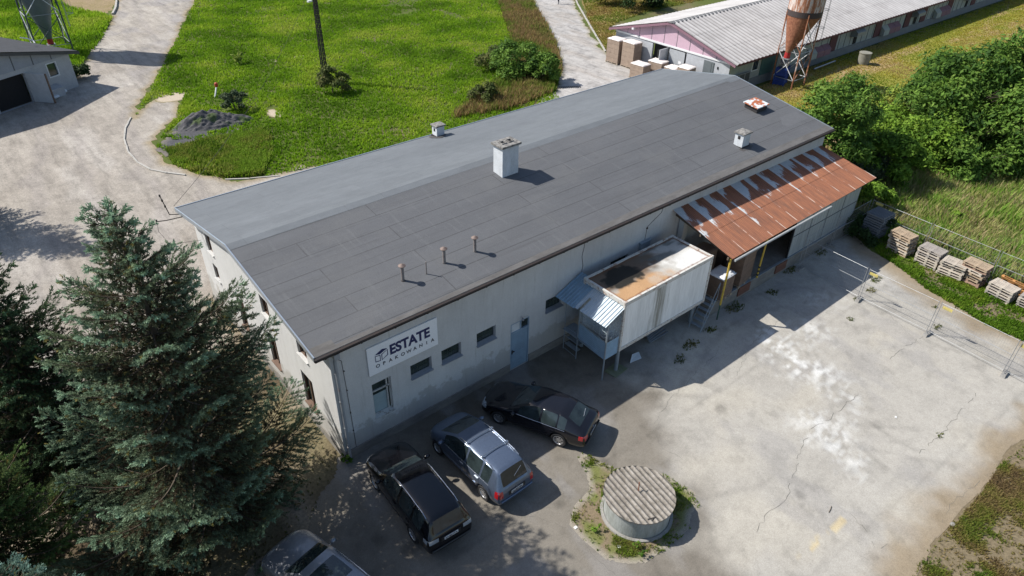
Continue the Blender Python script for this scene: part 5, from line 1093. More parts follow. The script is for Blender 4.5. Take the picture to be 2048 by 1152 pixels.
for k, (px, py, lb) in enumerate([(1151, 1056, 'small white scrap of paper left of the well'), (1238, 1094, 'small white scrap of paper below the well')]):
    c = at(px, py); o = MB(); o.box((c.x, c.y, .035), (.12, .10, .012), k); tag(o.build('paper_scrap', mat('paper', (.75, .75, .73), .8)), lb, 'litter', 'paper scraps by the well')
for k, (px, py, s_, lb) in enumerate([(1791, 835, .09, 'tiny pale scrap in the middle of the sunny yard'), (1662, 1021, .16, 'thin dark twig on the yard above the faded yellow line'), (1855, 1122, .15, 'dark stick at the edge of the dirt in the corner'), (1905, 1050, .1, 'small stone on the sandy edge of the yard')]):
    c = at(px, py); o = MB(); r = random.Random(k)
    if 'stick' in lb or 'twig' in lb: o.path([(c.x - s_, c.y, .03), (c.x, c.y + .03, .035), (c.x + s_, c.y + .08, .03)], .012, 5); m_ = mat('stick', (.12, .09, .06), .9)
    elif 'stone' in lb: o.lathe([(0, .0), (s_, .01), (s_ * .8, .06), (0, .08)], (c.x, c.y, .01), 7); m_ = m_conc
    else: o.box((c.x, c.y, .03), (.1, .07, .02), .4); m_ = mat('paper', (.75, .75, .73), .8)
    tag(o.build('litter_scrap', m_), lb, 'litter')

# ------------------------------------------------------------------ cars
m_tyre = mat('tyre', (.022, .022, .023), .85, bmp=.2); m_rim = mat('alloy_rim', (.50, .51, .53), .3, metal=.8, var=.15, bmp=0); m_trim = mat('black_trim', (.02, .02, .021), .5, bmp=0)
m_chrome = mat('rail_metal', (.55, .57, .60), .25, metal=.9, bmp=0); m_red = mat('tail_lamp_red', (.42, .012, .018), .15, coat=1, bmp=0, var=.3); m_clear = mat('clear_lamp', (.42, .46, .50), .12, metal=.3, coat=1, bmp=0)
m_plate = mat('plate_white', (.66, .67, .68), .5, bmp=0, var=.05); m_ink = mat('plate_ink', (.02, .02, .025), .6, bmp=0)
m_cglass = glass_mat('car_glass', (.014, .020, .021), .03)
def paint(name, c, metal=.3, rough=.25): return mat(name, c, rough, metal, .1, 1.5, coat=.6, bmp=0, spec=.3)
def rim_mesh(r, n=7):
    o = MB(); R1 = r * .66
    o.lathe([(R1, -.02), (R1, .04), (R1 - .025, .045), (R1 - .035, .02), (R1 - .04, -.02)], n=28, axis='Y'); o.lathe([(0, .035), (.06, .035), (.07, .0)], n=14, axis='Y')
    for k in range(n):
        a = 2 * math.pi * k / n; d = Vector((math.cos(a), 0, math.sin(a))); s = Vector((-math.sin(a), 0, math.cos(a)))
        p = [d * .05 - s * .028, d * .05 + s * .028, d * (R1 - .02) + s * .036, d * (R1 - .02) - s * .036]
        o.hexa([q + Vector((0, .0, 0)) for q in p] + [q + Vector((0, .033, 0)) for q in p])
    return o
def car(name, label, pos, heading, S, wb, wr, ws, rw, sides, body_m, plate, opts, roofm=None):
    t = thing(name, label, 'car', (pos[0], pos[1], .012), heading)
    V = []; nS = len(S); prof = []
    for (x, w, zb, zl, wt, zt) in S:
        h = zl - zb
        half = [(0, zb), (w * .8, zb), (w * .955, zb + .08), (w * 1.0, zb + h * .38), (w * .995, zb + h * .8), (w * .955, zl), (wt, zt - .055), (wt * .84, zt), (0, zt + .025)]
        prof.append(half)
    bm = bmesh.new(); rings = []
    for i, half in enumerate(prof):
        x = S[i][0]; L = [bm.verts.new((x, y, z)) for y, z in half]; Rr = [L[0]] + [bm.verts.new((x, -y, z)) for y, z in half[1:-1]] + [L[-1]]; rings.append((L, Rr))
    rngs = [(ws, 1), (rw, 2)] + [(s_, 3 + 2 * k) for k, s_ in enumerate(sides)]
    for i in range(nS - 1):
        for side in (0, 1):
            a = rings[i][side]; b_ = rings[i + 1][side]
            for j in range(8):
                q = (a[j], b_[j], b_[j + 1], a[j + 1]); q = q if side == 0 else q[::-1]
                f = bm.faces.new(q); f.smooth = True
                if j == 7 and ws[0] <= i < ws[1]: f.material_index = 1
                if j == 7 and rw[0] <= i < rw[1]: f.material_index = 2
                if j == 5:
                    for k, s_ in enumerate(sides):
                        if s_[0] <= i < s_[1]: f.material_index = 3 + 2 * k + side
    for e, fl_ in ((0, False), (nS - 1, True)):
        L, Rr = rings[e]
        for j in range(8):
            if j == 0: q = [L[0], L[1], Rr[1]]
            elif j == 7: q = [L[7], L[8], Rr[7]]
            else: q = [L[j], L[j + 1], Rr[j + 1], Rr[j]]
            f = bm.faces.new(q if not fl_ else q[::-1]); f.smooth = True
    bmesh.ops.recalc_face_normals(bm, faces=bm.faces)
    cr = bm.edges.layers.float.new('crease_edge')
    for e in bm.edges:
        if len(e.link_faces) == 2 and e.link_faces[0].material_index != e.link_faces[1].material_index: e[cr] = 1.0
    cv = bm.verts.layers.float.new('crease_vert')
    for v_ in bm.verts:
        ms_ = [f.material_index for f in v_.link_faces]
        if any(ms_.count(k) == 1 and k > 0 for k in set(ms_)): v_[cv] = .6
    me = bpy.data.meshes.new('b'); bm.to_mesh(me); bm.free()
    for k in range(3 + 2 * len(sides)): me.materials.append(body_m)
    ob = bpy.data.objects.new('b', me); col.objects.link(ob); md = ob.modifiers.new('s', 'SUBSURF'); md.levels = 2
    half_w = max(s[1] for s in S); c_ = MB()
    for x in (wb / 2, -wb / 2):
        for sg in (-1, 1): c_.tube((x, sg * (half_w - .30), wr), (x, sg * (half_w + .2), wr), wr + .065, 28)
    cut = c_.build('cut', body_m); bo = ob.modifiers.new('c', 'BOOLEAN'); bo.object = cut; bo.operation = 'DIFFERENCE'; bo.solver = 'EXACT'
    bpy.context.view_layer.update(); ev = bpy.data.meshes.new_from_object(ob.evaluated_get(bpy.context.evaluated_depsgraph_get()))
    bpy.data.objects.remove(ob); bpy.data.objects.remove(cut)
    # split glazing from body
    groups = {}
    for p in ev.polygons: groups.setdefault(p.material_index, []).append(p)
    nm = {1: 'windscreen', 2: 'rear_window'}; bodyo = None
    for gi in sorted(groups):
        ps = groups[gi]; idx = {}; vv = []; ff = []; mi = []
        for p in ps:
            f = []
            for v_ in p.vertices:
                if v_ not in idx: idx[v_] = len(vv); vv.append(tuple(ev.vertices[v_].co))
                f.append(idx[v_])
            ff.append(f); c = p.center; dk = 0
            if gi == 0:
                for x in (wb / 2, -wb / 2):
                    if math.hypot(c.x - x, c.z - wr) < wr + .06 and abs(c.y) < half_w - .02: dk = 1
                if c.z < .3: dk = 1
                if roofm and c.z > roofm[1] and abs(p.normal.z) > .6: dk = 2
            mi.append(dk)
        m2 = bpy.data.meshes.new('m'); m2.from_pydata(vv, [], ff); m2.polygons.foreach_set('use_smooth', [True] * len(ff))
        if gi == 0:
            m2.materials.append(body_m); m2.materials.append(m_trim); m2.materials.append(roofm[0] if roofm else body_m); m2.polygons.foreach_set('material_index', mi); bodyo = link('body', m2, t)
        else: m2.materials.append(m_cglass); link(nm.get(gi, 'side_window'), m2, t)
    # surface height/side lookups for fittings
    from mathutils.bvhtree import BVHTree
    bv = BVHTree.FromPolygons([v_.co for v_ in ev.vertices], [p.vertices[:] for p in ev.polygons])
    def side_y(x, z, sg): h_ = bv.ray_cast(Vector((x, sg * 3, z)), Vector((0, -sg, 0))); return h_[0].y if h_[0] else sg * half_w
    def top_z(x, y): h_ = bv.ray_cast(Vector((x, y, 4)), Vector((0, 0, -1))); return h_[0].z if h_[0] else 1
    def end_x(y, z, sg): h_ = bv.ray_cast(Vector((sg * 5, y, z)), Vector((-sg, 0, 0))); return h_[0].x if h_[0] else sg * 2
    # wheels
    for x in (wb / 2, -wb / 2):
        for sg in (-1, 1):
            yy = sg * (half_w - .115); o = MB(); R1 = wr * .66
            o.lathe([(R1, -.10), (wr * .92, -.105), (wr, -.07), (wr, .07), (wr * .92, .105), (R1, .09)], (x, yy, wr), 32, 'Y'); o.lathe([(R1, .0), (0.0, .0)], (x, yy, wr), 20, 'Y')
            w_ = o.build('wheel', m_tyre, t, world=False, smooth=False); o = rim_mesh(wr)
            o.v = [(x + a, yy + (b_ + .05) * sg, wr + c) for a, b_, c in o.v]; o.build('rim', m_rim, w_, world=False)
    # door seams and handles that follow the side
    for sg in (-1, 1):
        o = MB()
        for xs_ in opts['seams']:
            zs = np.linspace(.34, opts['belt'] - .01, 9)
            for a, b_ in zip(zs[:-1], zs[1:]):
                y0 = side_y(xs_, a, sg) + sg * .001; y1 = side_y(xs_, b_, sg) + sg * .001
                o.add([(xs_ - .006, y0, a), (xs_ + .006, y0, a), (xs_ + .006, y1, b_), (xs_ - .006, y1, b_)], [(0, 1, 2, 3)])
        o.build('door_seam', m_trim, t, world=False)
        for xs_ in opts['handles']:
            z = opts['belt'] - .13; o = MB(); o.box((xs_, side_y(xs_, z, sg) + sg * .015, z), (.2, .03, .03)); o.build('door_handle', opts.get('hm', body_m), t, world=False)
        # sill strip and window line
        o = MB(); zz = opts['belt'] - .012; P = [Vector((x, side_y(x, zz + .01, sg) + sg * .002, zz + .012)) for x in np.linspace(opts['glass'][0], opts['glass'][1], 14)]; o.path(P, .009, 5); o.build('window_trim', opts.get('tm', m_trim), t, world=False)
        zz = .5; P = [Vector((x, side_y(x, zz, sg) + sg * .004, zz)) for x in np.linspace(-wb / 2 + wr + .12, wb / 2 - wr - .12, 10)]; o = MB(); o.path(P, .018, 5); o.build('rub_strip', opts.get('rs', m_trim), t, world=False)
        # mirror
        xm = opts['mirror']; o = MB(); y = side_y(xm, opts['belt'], sg); prof_ = [(0, -.11), (.05, -.10), (.085, -.04), (.09, .04), (.06, .1), (0, .115)]
        mm = MB(); mm.lathe(prof_, (0, 0, 0), 12, 'Y'); mm.v = [(xm + a * .9, y + sg * (.13) + b_ * 1.0, opts['belt'] + .07 + c * .95) for a, b_, c in mm.v]; mm.box((xm, y + sg * .03, opts['belt'] + .03), (.06, .12, .03)); mm.build('mirror', opts.get('mm', body_m), t, world=False, smooth=True)
    # lamps: patches lying on the body surface
    def patch(name, cy, cz, wy_, hz, sg, mm, wrap=.0):
        o = MB(); n1, n2 = 8, 5; G = []
        for i in range(n1 + 1):
            for j in range(n2 + 1):
                y = cy + wy_ * (i / n1 - .5); z = cz + hz * (j / n2 - .5); x = end_x(y, z, sg); G.append((x + sg * .008, y, z))
        F = [(i * (n2 + 1) + j, (i + 1) * (n2 + 1) + j, (i + 1) * (n2 + 1) + j + 1, i * (n2 + 1) + j + 1) for i in range(n1) for j in range(n2)]
        o.add(G, F); o.build(name, mm, t, world=False, smooth=True)
    def spatch(name, x0, x1, z0, z1, sg, mm):
        o = MB(); G = []
        for i in range(6):
            for j in range(5): x = x0 + (x1 - x0) * i / 5; z = z0 + (z1 - z0) * j / 4; G.append((x, side_y(x, z, sg) + sg * .007, z))
        o.add(G, [(i * 5 + j, (i + 1) * 5 + j, (i + 1) * 5 + j + 1, i * 5 + j + 1) for i in range(5) for j in range(4)]); return o.build(name, mm, t, world=False, smooth=True)
    tl = opts['tail']; hl = opts['head']
    for sg in (-1, 1):
        patch('tail_lamp', sg * tl[0], tl[1], tl[2], tl[3], -1, tl[4]); spatch('tail_lamp', tl[5], tl[6], tl[1] - tl[3] / 2, tl[1] + tl[3] / 2, sg, tl[4])
        patch('headlight', sg * hl[0], hl[1], hl[2], hl[3], 1, m_clear); spatch('headlight', hl[4], hl[5], hl[1] - hl[3] / 2 + .02, hl[1] + hl[3] / 2 + .02, sg, m_clear)
    patch('grille', 0, hl[1] - .06, .7, .16, 1, m_trim); patch('front_bumper_intake', 0, .36, .9, .12, 1, m_trim)
    # number plate
    if plate:
        z = opts['plate_z']; x = end_x(0, z, -1) - .02; o = MB(); o.box((x, 0, z), (.012, .52, .115)); pl2 = o.build('number_plate', m_plate, t, world=False)
        cu = text_mesh('plate_lettering', plate, .105, m_ink, pl2, (0, 0, 0), Matrix.Identity(3), width=.46, bold=.002, depth=.003); cu.data.transform(Matrix.Translation((-.23, -.037, 0))); cu.data.transform((Matrix.Rotation(R(-90), 4, 'Z') @ Matrix.Rotation(R(90), 4, 'X'))); cu.data.transform(Matrix.Translation((x - .01, 0, z)))
        o = MB(); o.box((x + .012, 0, z + .0), (.01, .75, .19)); o.build('plate_recess', m_trim, t, world=False)
    # rear bumper
    zb_ = opts['bump_z']; P = [Vector((end_x(y, zb_, -1) - .02, y, zb_)) for y in np.linspace(-half_w * .82, half_w * .82, 12)]; o = MB(); o.path(P, .035, 6); o.build('bumper_strip', opts.get('bm', m_trim), t, world=False)
    # roof rails
    if opts.get('rails'):
        x0, x1, yr_, mm = opts['rails']
        for sg in (-1, 1):
            P = [Vector((x, sg * yr_, top_z(x, sg * yr_) + (.045 if 0 < k < 9 else .005))) for k, x in enumerate(np.linspace(x0, x1, 10))]; o = MB(); o.path(P, .02, 6); o.build('roof_rail', mm, t, world=False)
        for x in opts.get('bars', ()):
            P = [Vector((x, y, top_z(x, yr_) + .10)) for y in np.linspace(-yr_ - .03, yr_ + .03, 3)]; o = MB(); o.path(P, .019, 6)
            for sg in (-1, 1): o.box((x, sg * yr_, top_z(x, yr_) + .07), (.09, .07, .07))
            o.build('roof_bar', m_chrome, t, world=False)
    if opts.get('ribs'):
        for y in np.linspace(-.36, .36, 6):
            P = [Vector((x, y, top_z(x, y) + .002)) for x in np.linspace(opts['ribs'][0], opts['ribs'][1], 8)]; o = MB(); o.path(P, .007, 4); o.build('roof_rib', opts.get('ribm', m_chrome), t, world=False)
    if opts.get('sunroof'):
        x0, x1, w_ = opts['sunroof']; V = []; nn_ = 8
        for i in range(nn_ + 1):
            for j in range(nn_ + 1): x = x0 + (x1 - x0) * i / nn_; y = -w_ + 2 * w_ * j / nn_; V.append((x, y, top_z(x, y) + .005))
        o = MB(); o.add(V, [(i * 9 + j, (i + 1) * 9 + j, (i + 1) * 9 + j + 1, i * 9 + j + 1) for i in range(nn_) for j in range(nn_)]); o.build('sunroof', m_cglass, t, world=False, smooth=True)
    # wipers
    o = MB(); xw = opts['wiper']; P = [Vector((xw[0], .35, top_z(xw[0], .35) + .012)), Vector((xw[1], -.05, top_z(xw[1], -.05) + .012))]; o.path(P, .008, 4); P = [Vector((xw[0], -.25, top_z(xw[0], -.25) + .012)), Vector((xw[1], -.62, top_z(xw[1], -.62) + .012))]; o.path(P, .008, 4); o.build('wipers', m_trim, t, world=False)
    if 'rear_wiper' in opts:
        a, b_ = opts['rear_wiper']; o = MB(); o.path([Vector((a[0], a[1], top_z(*a) + .012)), Vector((b_[0], b_[1], top_z(*b_) + .012))], .009, 4); o.build('rear_wiper', m_clear, t, world=False)
    if 'badge' in opts:
        z = opts['badge']; x = end_x(0, z, -1) - .008; o = MB(); o.box((x, 0, z), (.01, .11, .05)); o.build('badge', m_chrome, t, world=False)
    bpy.data.meshes.remove(ev); return t
P_BLACK = paint('paint_black', (.0045, .0045, .006), 0, .15); P_DARK = paint('paint_graphite', (.011, .0115, .016), .2, .22); P_SILV = paint('paint_blue_grey', (.12, .155, .22), .55, .32); P_GREY = paint('paint_grey', (.23, .24, .26), .5, .32)
# A black off-roader
SA = [(2.24, .60, .36, .62, .50, .72), (2.14, .80, .25, .74, .66, .86), (1.85, .885, .22, .88, .74, .98), (1.35, .90, .22, .96, .77, 1.05), (1.02, .90, .22, .99, .78, 1.09), (.62, .90, .22, 1.01, .70, 1.38), (.28, .90, .22, 1.02, .645, 1.60), (.10, .90, .22, 1.02, .64, 1.645), (-.36, .90, .22, 1.03, .64, 1.665), (-.46, .90, .22, 1.03, .64, 1.668),
      (-1.22, .90, .22, 1.05, .63, 1.66), (-1.32, .90, .22, 1.055, .63, 1.655), (-1.86, .895, .22, 1.08, .61, 1.63), (-2.02, .885, .24, 1.08, .60, 1.60), (-2.12, .88, .25, 1.07, .60, 1.56), (-2.30, .865, .28, 1.06, .68, 1.14), (-2.38, .83, .32, 1.0, .68, 1.05), (-2.40, .74, .38, .86, .6, .9)]
car('off_roader', 'black off-road car with silver roof rails, nearest the corner of the warehouse', (.95, -3.25), R(87), SA, 2.67, .355, (4, 6), (14, 15), [(5, 8), (9, 10), (11, 12)], P_BLACK, 'KNS07TA', dict(seams=(.95, -.41, -1.28), handles=(-.2, -1.1), belt=1.0, glass=(.75, -1.9), mirror=.72, tail=(.64, .93, .34, .16, m_clear, -2.1, -2.3), head=(.58, .76, .34, .16, 1.95, 2.12), plate_z=.86, bump_z=.5, rails=(.0, -1.9, .60, m_chrome), wiper=(1.0, .85), rs=P_BLACK))
# B blue-grey people carrier
SB = [(2.08, .55, .34, .60, .46, .70), (1.98, .76, .24, .74, .62, .86), (1.72, .85, .2, .90, .74, 1.00), (1.38, .87, .2, .96, .76, 1.10), (.95, .875, .2, .98, .70, 1.34), (.48, .875, .2, 1.0, .62, 1.57), (.28, .875, .2, 1.0, .61, 1.60), (-.30, .875, .2, 1.0, .61, 1.635), (-.38, .875, .2, 1.0, .61, 1.636),
      (-1.12, .875, .2, 1.01, .60, 1.63), (-1.20, .875, .2, 1.015, .60, 1.625), (-1.62, .87, .2, 1.03, .585, 1.60), (-1.78, .86, .22, 1.03, .58, 1.575), (-1.88, .855, .22, 1.02, .60, 1.53), (-2.13, .835, .26, .98, .66, 1.06), (-2.20, .80, .30, .92, .64, .98), (-2.22, .70, .36, .82, .56, .86)]
car('people_carrier', 'blue-grey compact people carrier with two roof bars, between the two black cars', (3.72, -3.27), R(91), SB, 2.76, .315, (3, 5), (13, 14), [(4, 7), (8, 9), (10, 11)], P_SILV, 'KLI65794', dict(seams=(.85, -.34, -1.16), handles=(-.15, -1.0), belt=.98, glass=(1.1, -1.66), mirror=.95, tail=(.70, .82, .16, .30, m_red, -2.0, -2.16), head=(.52, .72, .32, .2, 1.78, 1.96), plate_z=.74, bump_z=.5, rails=(.3, -1.65, .565, m_chrome), bars=(-.15, -1.0), wiper=(1.3, 1.1), rear_wiper=((-2.06, 0), (-1.96, -.38)), badge=.87, hm=m_chrome, tm=m_chrome, rs=P_SILV, bm=P_SILV))
# C dark liftback
SC = [(2.20, .58, .32, .56, .48, .64), (2.10, .78, .22, .66, .64, .76), (1.80, .86, .18, .80, .74, .88), (1.20, .885, .18, .86, .78, .97), (.85, .885, .18, .88, .78, 1.00), (.45, .885, .18, .90, .69, 1.24), (.05, .885, .18, .91, .60, 1.42), (-.15, .885, .18, .91, .595, 1.445), (-.42, .885, .18, .92, .595, 1.452), (-.50, .885, .18, .92, .595, 1.452),
      (-1.12, .885, .18, .93, .585, 1.43), (-1.18, .885, .18, .935, .585, 1.425), (-1.32, .885, .18, .94, .58, 1.40), (-1.50, .88, .18, .945, .59, 1.34), (-2.0, .87, .22, .95, .66, 1.09), (-2.14, .86, .24, .94, .70, 1.03), (-2.28, .84, .28, .90, .70, .97), (-2.34, .80, .32, .82, .66, .90), (-2.36, .70, .40, .72, .56, .76)]
car('liftback_car', 'dark graphite liftback with red tail lamps, parked nearest the blue door', (6.93, -2.98), R(114), SC, 2.58, .325, (4, 6), (13, 14), [(5, 8), (9, 10), (11, 13)], P_DARK, 'KRA5JH24', dict(seams=(.75, -.46, -1.15), handles=(-.28, -.98), belt=.9, glass=(.7, -1.5), mirror=.62, tail=(.68, .80, .24, .19, m_red, -2.08, -2.26), head=(.56, .67, .36, .17, 1.86, 2.06), plate_z=.62, bump_z=.48, wiper=(.82, .66), rear_wiper=((-1.94, 0), (-1.86, -.4)), badge=.82, tm=m_chrome, rs=P_DARK))
# D grey off-roader, mostly hidden
SD = [(2.26, .62, .38, .66, .52, .78), (2.16, .82, .26, .80, .70, .92), (1.85, .90, .22, .92, .78, 1.02), (1.35, .915, .22, .98, .80, 1.09), (1.05, .915, .22, 1.0, .80, 1.12), (.70, .915, .22, 1.02, .73, 1.36), (.35, .915, .22, 1.03, .67, 1.60), (.18, .915, .22, 1.03, .665, 1.64), (-.38, .915, .22, 1.04, .66, 1.67), (-.46, .915, .22, 1.04, .66, 1.67),
      (-1.25, .915, .22, 1.05, .65, 1.665), (-1.33, .915, .22, 1.055, .65, 1.66), (-1.9, .91, .22, 1.06, .64, 1.64), (-2.05, .90, .24, 1.06, .63, 1.62), (-2.15, .89, .25, 1.05, .64, 1.57), (-2.35, .87, .28, 1.04, .70, 1.14), (-2.42, .84, .32, .98, .70, 1.05), (-2.44, .74, .38, .86, .6, .9)]
car('grey_off_roader', 'grey car with a glass sunroof half hidden by the spruce at the bottom edge', (-3.12, -4.58), R(103), SD, 2.7, .36, (4, 6), (14, 15), [(5, 8), (9, 10), (11, 12)], P_GREY, None, dict(seams=(.95, -.42, -1.29), handles=(-.2, -1.1), belt=1.01, glass=(.8, -1.9), mirror=.75, tail=(.66, .95, .3, .2, m_red, -2.1, -2.3), head=(.6, .78, .34, .18, 1.95, 2.12), plate_z=.8, bump_z=.5, rails=(.1, -1.95, .63, m_chrome), sunroof=(.02, -.85, .46), wiper=(1.02, .88)))

# ------------------------------------------------------------------ long barn beyond the warehouse
LB = thing('long_barn', 'long low barn with a pale corrugated roof and a pink gable', 'building', (75, 22.5, 0))
BX0, BX1, BY0, BY1, EZ, RZ = 45.3, 128, 15.9, 29.0, 2.95, 4.75
m_bwall = mat('barn_wall', (.40, .42, .45), .9, scale=1.6, c2=(.30, .31, .33)); m_pink = mat('pink_panel', (.52, .36, .44), .8, scale=2, var=.12, bmp=.05); m_maroon = mat('maroon_panel', (.10, .035, .04), .8, scale=3); m_white = mat('white_batten', (.66, .67, .68), .8, var=.1)
o = MB(); holed_wall(o, (BX0, BY1, 0), (0, -1, 0), (0, 0, 1), BY1 - BY0, 2.62, [(4.6, 8.5, .02, 2.5), (10.5, 11.5, 1.2, 2.3)], .2, (1, 0, 0)); o.build('end_wall', [m_bwall, m_dark], LB)
o = MB(); yr = 22.45; o.prism([(BX0 - .02, BY1, 2.62), (BX0 - .02, BY0, 2.62), (BX0 - .02, BY0, 2.95), (BX0 - .02, yr, 4.62), (BX0 - .02, BY1, 2.95)], (.15, 0, 0)); gb = o.build('gable', m_pink, LB)
o = MB()
for k in range(1, 9): y = BY0 + (BY1 - BY0) * k / 9; zt = 2.95 + 1.65 * (1 - abs(y - yr) / 6.55); o.bb(BX0 - .035, BX0 - .02, y - .02, y + .02, 2.7, zt)
o.build('gable_joints', mat('joint_dark', (.10, .11, .12), .7), LB).parent = gb
o = MB(); o.bb(BX0 - .07, BX0, BY0 - .02, BY1 + .02, 2.56, 2.72); o.build('beam', m_white, LB)
o = MB(); o.bb(BX0 - .10, BX0 - .04, 20.6, 22.35, .1, 2.45); o.build('door', mat('grey_door', (.36, .38, .40), .7), LB); 
o = MB(); o.bb(BX0 - .12, BX0 - .10, 20.9, 21.2, 1.35, 1.6); o.build('door_notice', m_white, LB)
o = MB(); o.box((BX0 - .55, 22.6, 1.25), (1.2, .06, 2.4)); o.build('open_door_leaf', mat('pale_door', (.50, .52, .54), .7), LB)
o = MB(); o.bb(BX0 - .03, BX0 + .05, 17.45, 18.55, 1.15, 2.35); o.bb(BX0 - .05, BX0 - .03, 17.5, 17.6, 1.2, 2.3); o.bb(BX0 - .05, BX0 - .03, 17.72, 17.78, 1.2, 2.3); o.build('window', mat('striped_shutter', (.12, .14, .15), .6), LB)
o = MB(); o.bb(BX0 - .05, BX0, 17.0, 17.12, 1.9, 2.1); o.build('house_number', m_dark, LB)
# roof: asbestos waves running down the slope
m_broof, nt, b = new_mat('barn_roof'); v = coords(nt)
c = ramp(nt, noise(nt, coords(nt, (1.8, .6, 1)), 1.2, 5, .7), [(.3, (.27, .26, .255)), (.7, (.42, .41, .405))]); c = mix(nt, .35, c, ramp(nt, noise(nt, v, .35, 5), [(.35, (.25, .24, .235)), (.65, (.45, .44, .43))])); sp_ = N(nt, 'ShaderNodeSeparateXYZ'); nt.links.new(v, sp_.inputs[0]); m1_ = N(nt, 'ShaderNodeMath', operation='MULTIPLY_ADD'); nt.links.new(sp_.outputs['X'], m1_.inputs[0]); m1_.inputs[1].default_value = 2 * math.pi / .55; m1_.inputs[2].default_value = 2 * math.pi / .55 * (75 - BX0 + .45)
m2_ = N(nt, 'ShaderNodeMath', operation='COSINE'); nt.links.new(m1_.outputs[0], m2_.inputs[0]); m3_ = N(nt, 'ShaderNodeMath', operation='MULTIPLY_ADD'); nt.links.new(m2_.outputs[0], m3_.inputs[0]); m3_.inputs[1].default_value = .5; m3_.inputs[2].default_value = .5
c = mix(nt, 1.0, c, ramp(nt, m3_.outputs[0], [(.05, (.68, .66, .65)), (.5, (1.08, 1.08, 1.08))]), 'MULTIPLY')  # rib shading put into the colour: troughs darker so the ribs read
nt.links.new(c, b.inputs['Base Color']); b.inputs['Roughness'].default_value = .9
def wave_roof(x0, x1, ya, za, yb, zb, pitch, amp, name, parent, m_, ovl=True, X=None):
    n = int((x1 - x0) / pitch * 4); V = []; F = []; segs = 3
    for s in range(segs):
        o0 = len(V)
        for k in range(n + 1):
            x = x0 + (x1 - x0) * k / n; zz = amp * math.cos(2 * math.pi * k / 4)
            for t in (s / segs, (s + 1) / segs + (.01 if s < segs - 1 else 0)):
                z = za + (zb - za) * t + zz + (segs - s) * .012; p = (x, ya + (yb - ya) * t, z); V.append(X(p) if X else p)
        F += [(o0 + 2 * k, o0 + 2 * k + 1, o0 + 2 * k + 3, o0 + 2 * k + 2) for k in range(n)]
    o = MB(); o.add(V, F); return o.build(name, m_, parent)
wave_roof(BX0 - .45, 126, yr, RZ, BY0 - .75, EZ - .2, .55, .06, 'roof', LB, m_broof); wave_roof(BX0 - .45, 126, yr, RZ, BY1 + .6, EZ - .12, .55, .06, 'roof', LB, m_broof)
o = MB(); o.lathe([(0, 0)], n=3); o = MB(); o.prism([(BX0 - .5, yr - .28, RZ - .02), (BX0 - .5, yr, RZ + .09), (BX0 - .5, yr + .28, RZ - .02)], (80, 0, 0)); o.build('ridge_cap', mat('ridge_grey', (.20, .20, .20), .9), LB)
o = MB(); a, b_, c_ = (BX0 - .4, BY0 - .78, EZ - .26), (BX0 - .4, yr, RZ - .06), (BX0 - .4, BY1 + .6, EZ - .2)
for p, q in ((a, b_), (b_, c_)): p = Vector(p); q = Vector(q); o.hexa([p + Vector(k) for k in ((-.04, 0, -.14), (.04, 0, -.14))] + [q + Vector(k) for k in ((.04, 0, -.14), (-.04, 0, -.14))] + [p + Vector(k) for k in ((-.04, 0, .06), (.04, 0, .06))] + [q + Vector(k) for k in ((.04, 0, .06), (-.04, 0, .06))])
o.build('bargeboard', mat('mauve_board', (.24, .13, .17), .8), LB)
o = MB(); o.bb(BX0, 126, BY0 - .75, BY0 - .68, EZ - .36, EZ - .2); o.build('eave_board', m_maroon, LB)
# long side wall
o = MB(); o.bb(BX0, 126, BY0 - .12, BY0, 0, .75); o.build('plinth', mat('plinth_grey', (.20, .21, .215), .95, scale=1.5), LB)
m_slat = mat('side_cladding', (.34, .37, .35), .85, scale=2.5, c2=(.24, .26, .25))
o = MB(); o.add([(BX0, BY0 - .02, .75), (126, BY0 - .02, .75), (126, BY0 - .02, 2.8), (BX0, BY0 - .02, 2.8)], [(0, 1, 2, 3)]); o.build('side_wall', m_slat, LB)
o = MB(); x = 60
while x < 124: o.bb(x - .02, x + .02, BY0 - .05, BY0 - .022, .78, 2.7); x += 1.15
o.build('cladding_joints', mat('joint_dark', (.10, .11, .12), .7), LB)
for x in (61.6, 70.6, 77.3, 81.2, 88, 95, 103): o = MB(); o.bb(x, x + 1.3, BY0 - .1, BY0 - .02, .78, 2.66); o.build('maroon_shutter', m_maroon, LB)
for x in (65.5, 78.8, 92.5): 
    o = MB(); o.hexa([Vector(p) for p in ((x, BY0 - .75, 1.8), (x + 1.7, BY0 - .75, 1.8), (x + 1.7, BY0 - .03, 1.65), (x, BY0 - .03, 1.65), (x, BY0 - .75, 2.15), (x + 1.7, BY0 - .75, 2.15), (x + 1.7, BY0 - .03, 2.6), (x, BY0 - .03, 2.6))]); o.build('vent_hood', mat('hood_grey', (.24, .26, .27), .6, metal=.2), LB)
    o = MB(); o.bb(x + .9, x + 1.5, BY0 - .08, BY0 - .025, .8, 1.66); o.build('vent_shaft', m_dark, LB)
m_lpink = mat('faded_pink_box', (.22, .12, .15), .8, scale=3)
for x in (57.6, 72.0, 84.5): 
    for k in range(3): o = MB(); o.hexa([Vector(p) for p in ((x + k * 1.25, BY0 - .5, .8), (x + 1.2 + k * 1.25, BY0 - .5, .8), (x + 1.2 + k * 1.25, BY0 - .12, .8), (x + k * 1.25, BY0 - .12, .8), (x + k * 1.25, BY0 - .5, 1.35), (x + 1.2 + k * 1.25, BY0 - .5, 1.35), (x + 1.2 + k * 1.25, BY0 - .04, 1.75), (x + k * 1.25, BY0 - .04, 1.75))]); o.build('inlet_box', m_lpink if k else m_slat, LB)
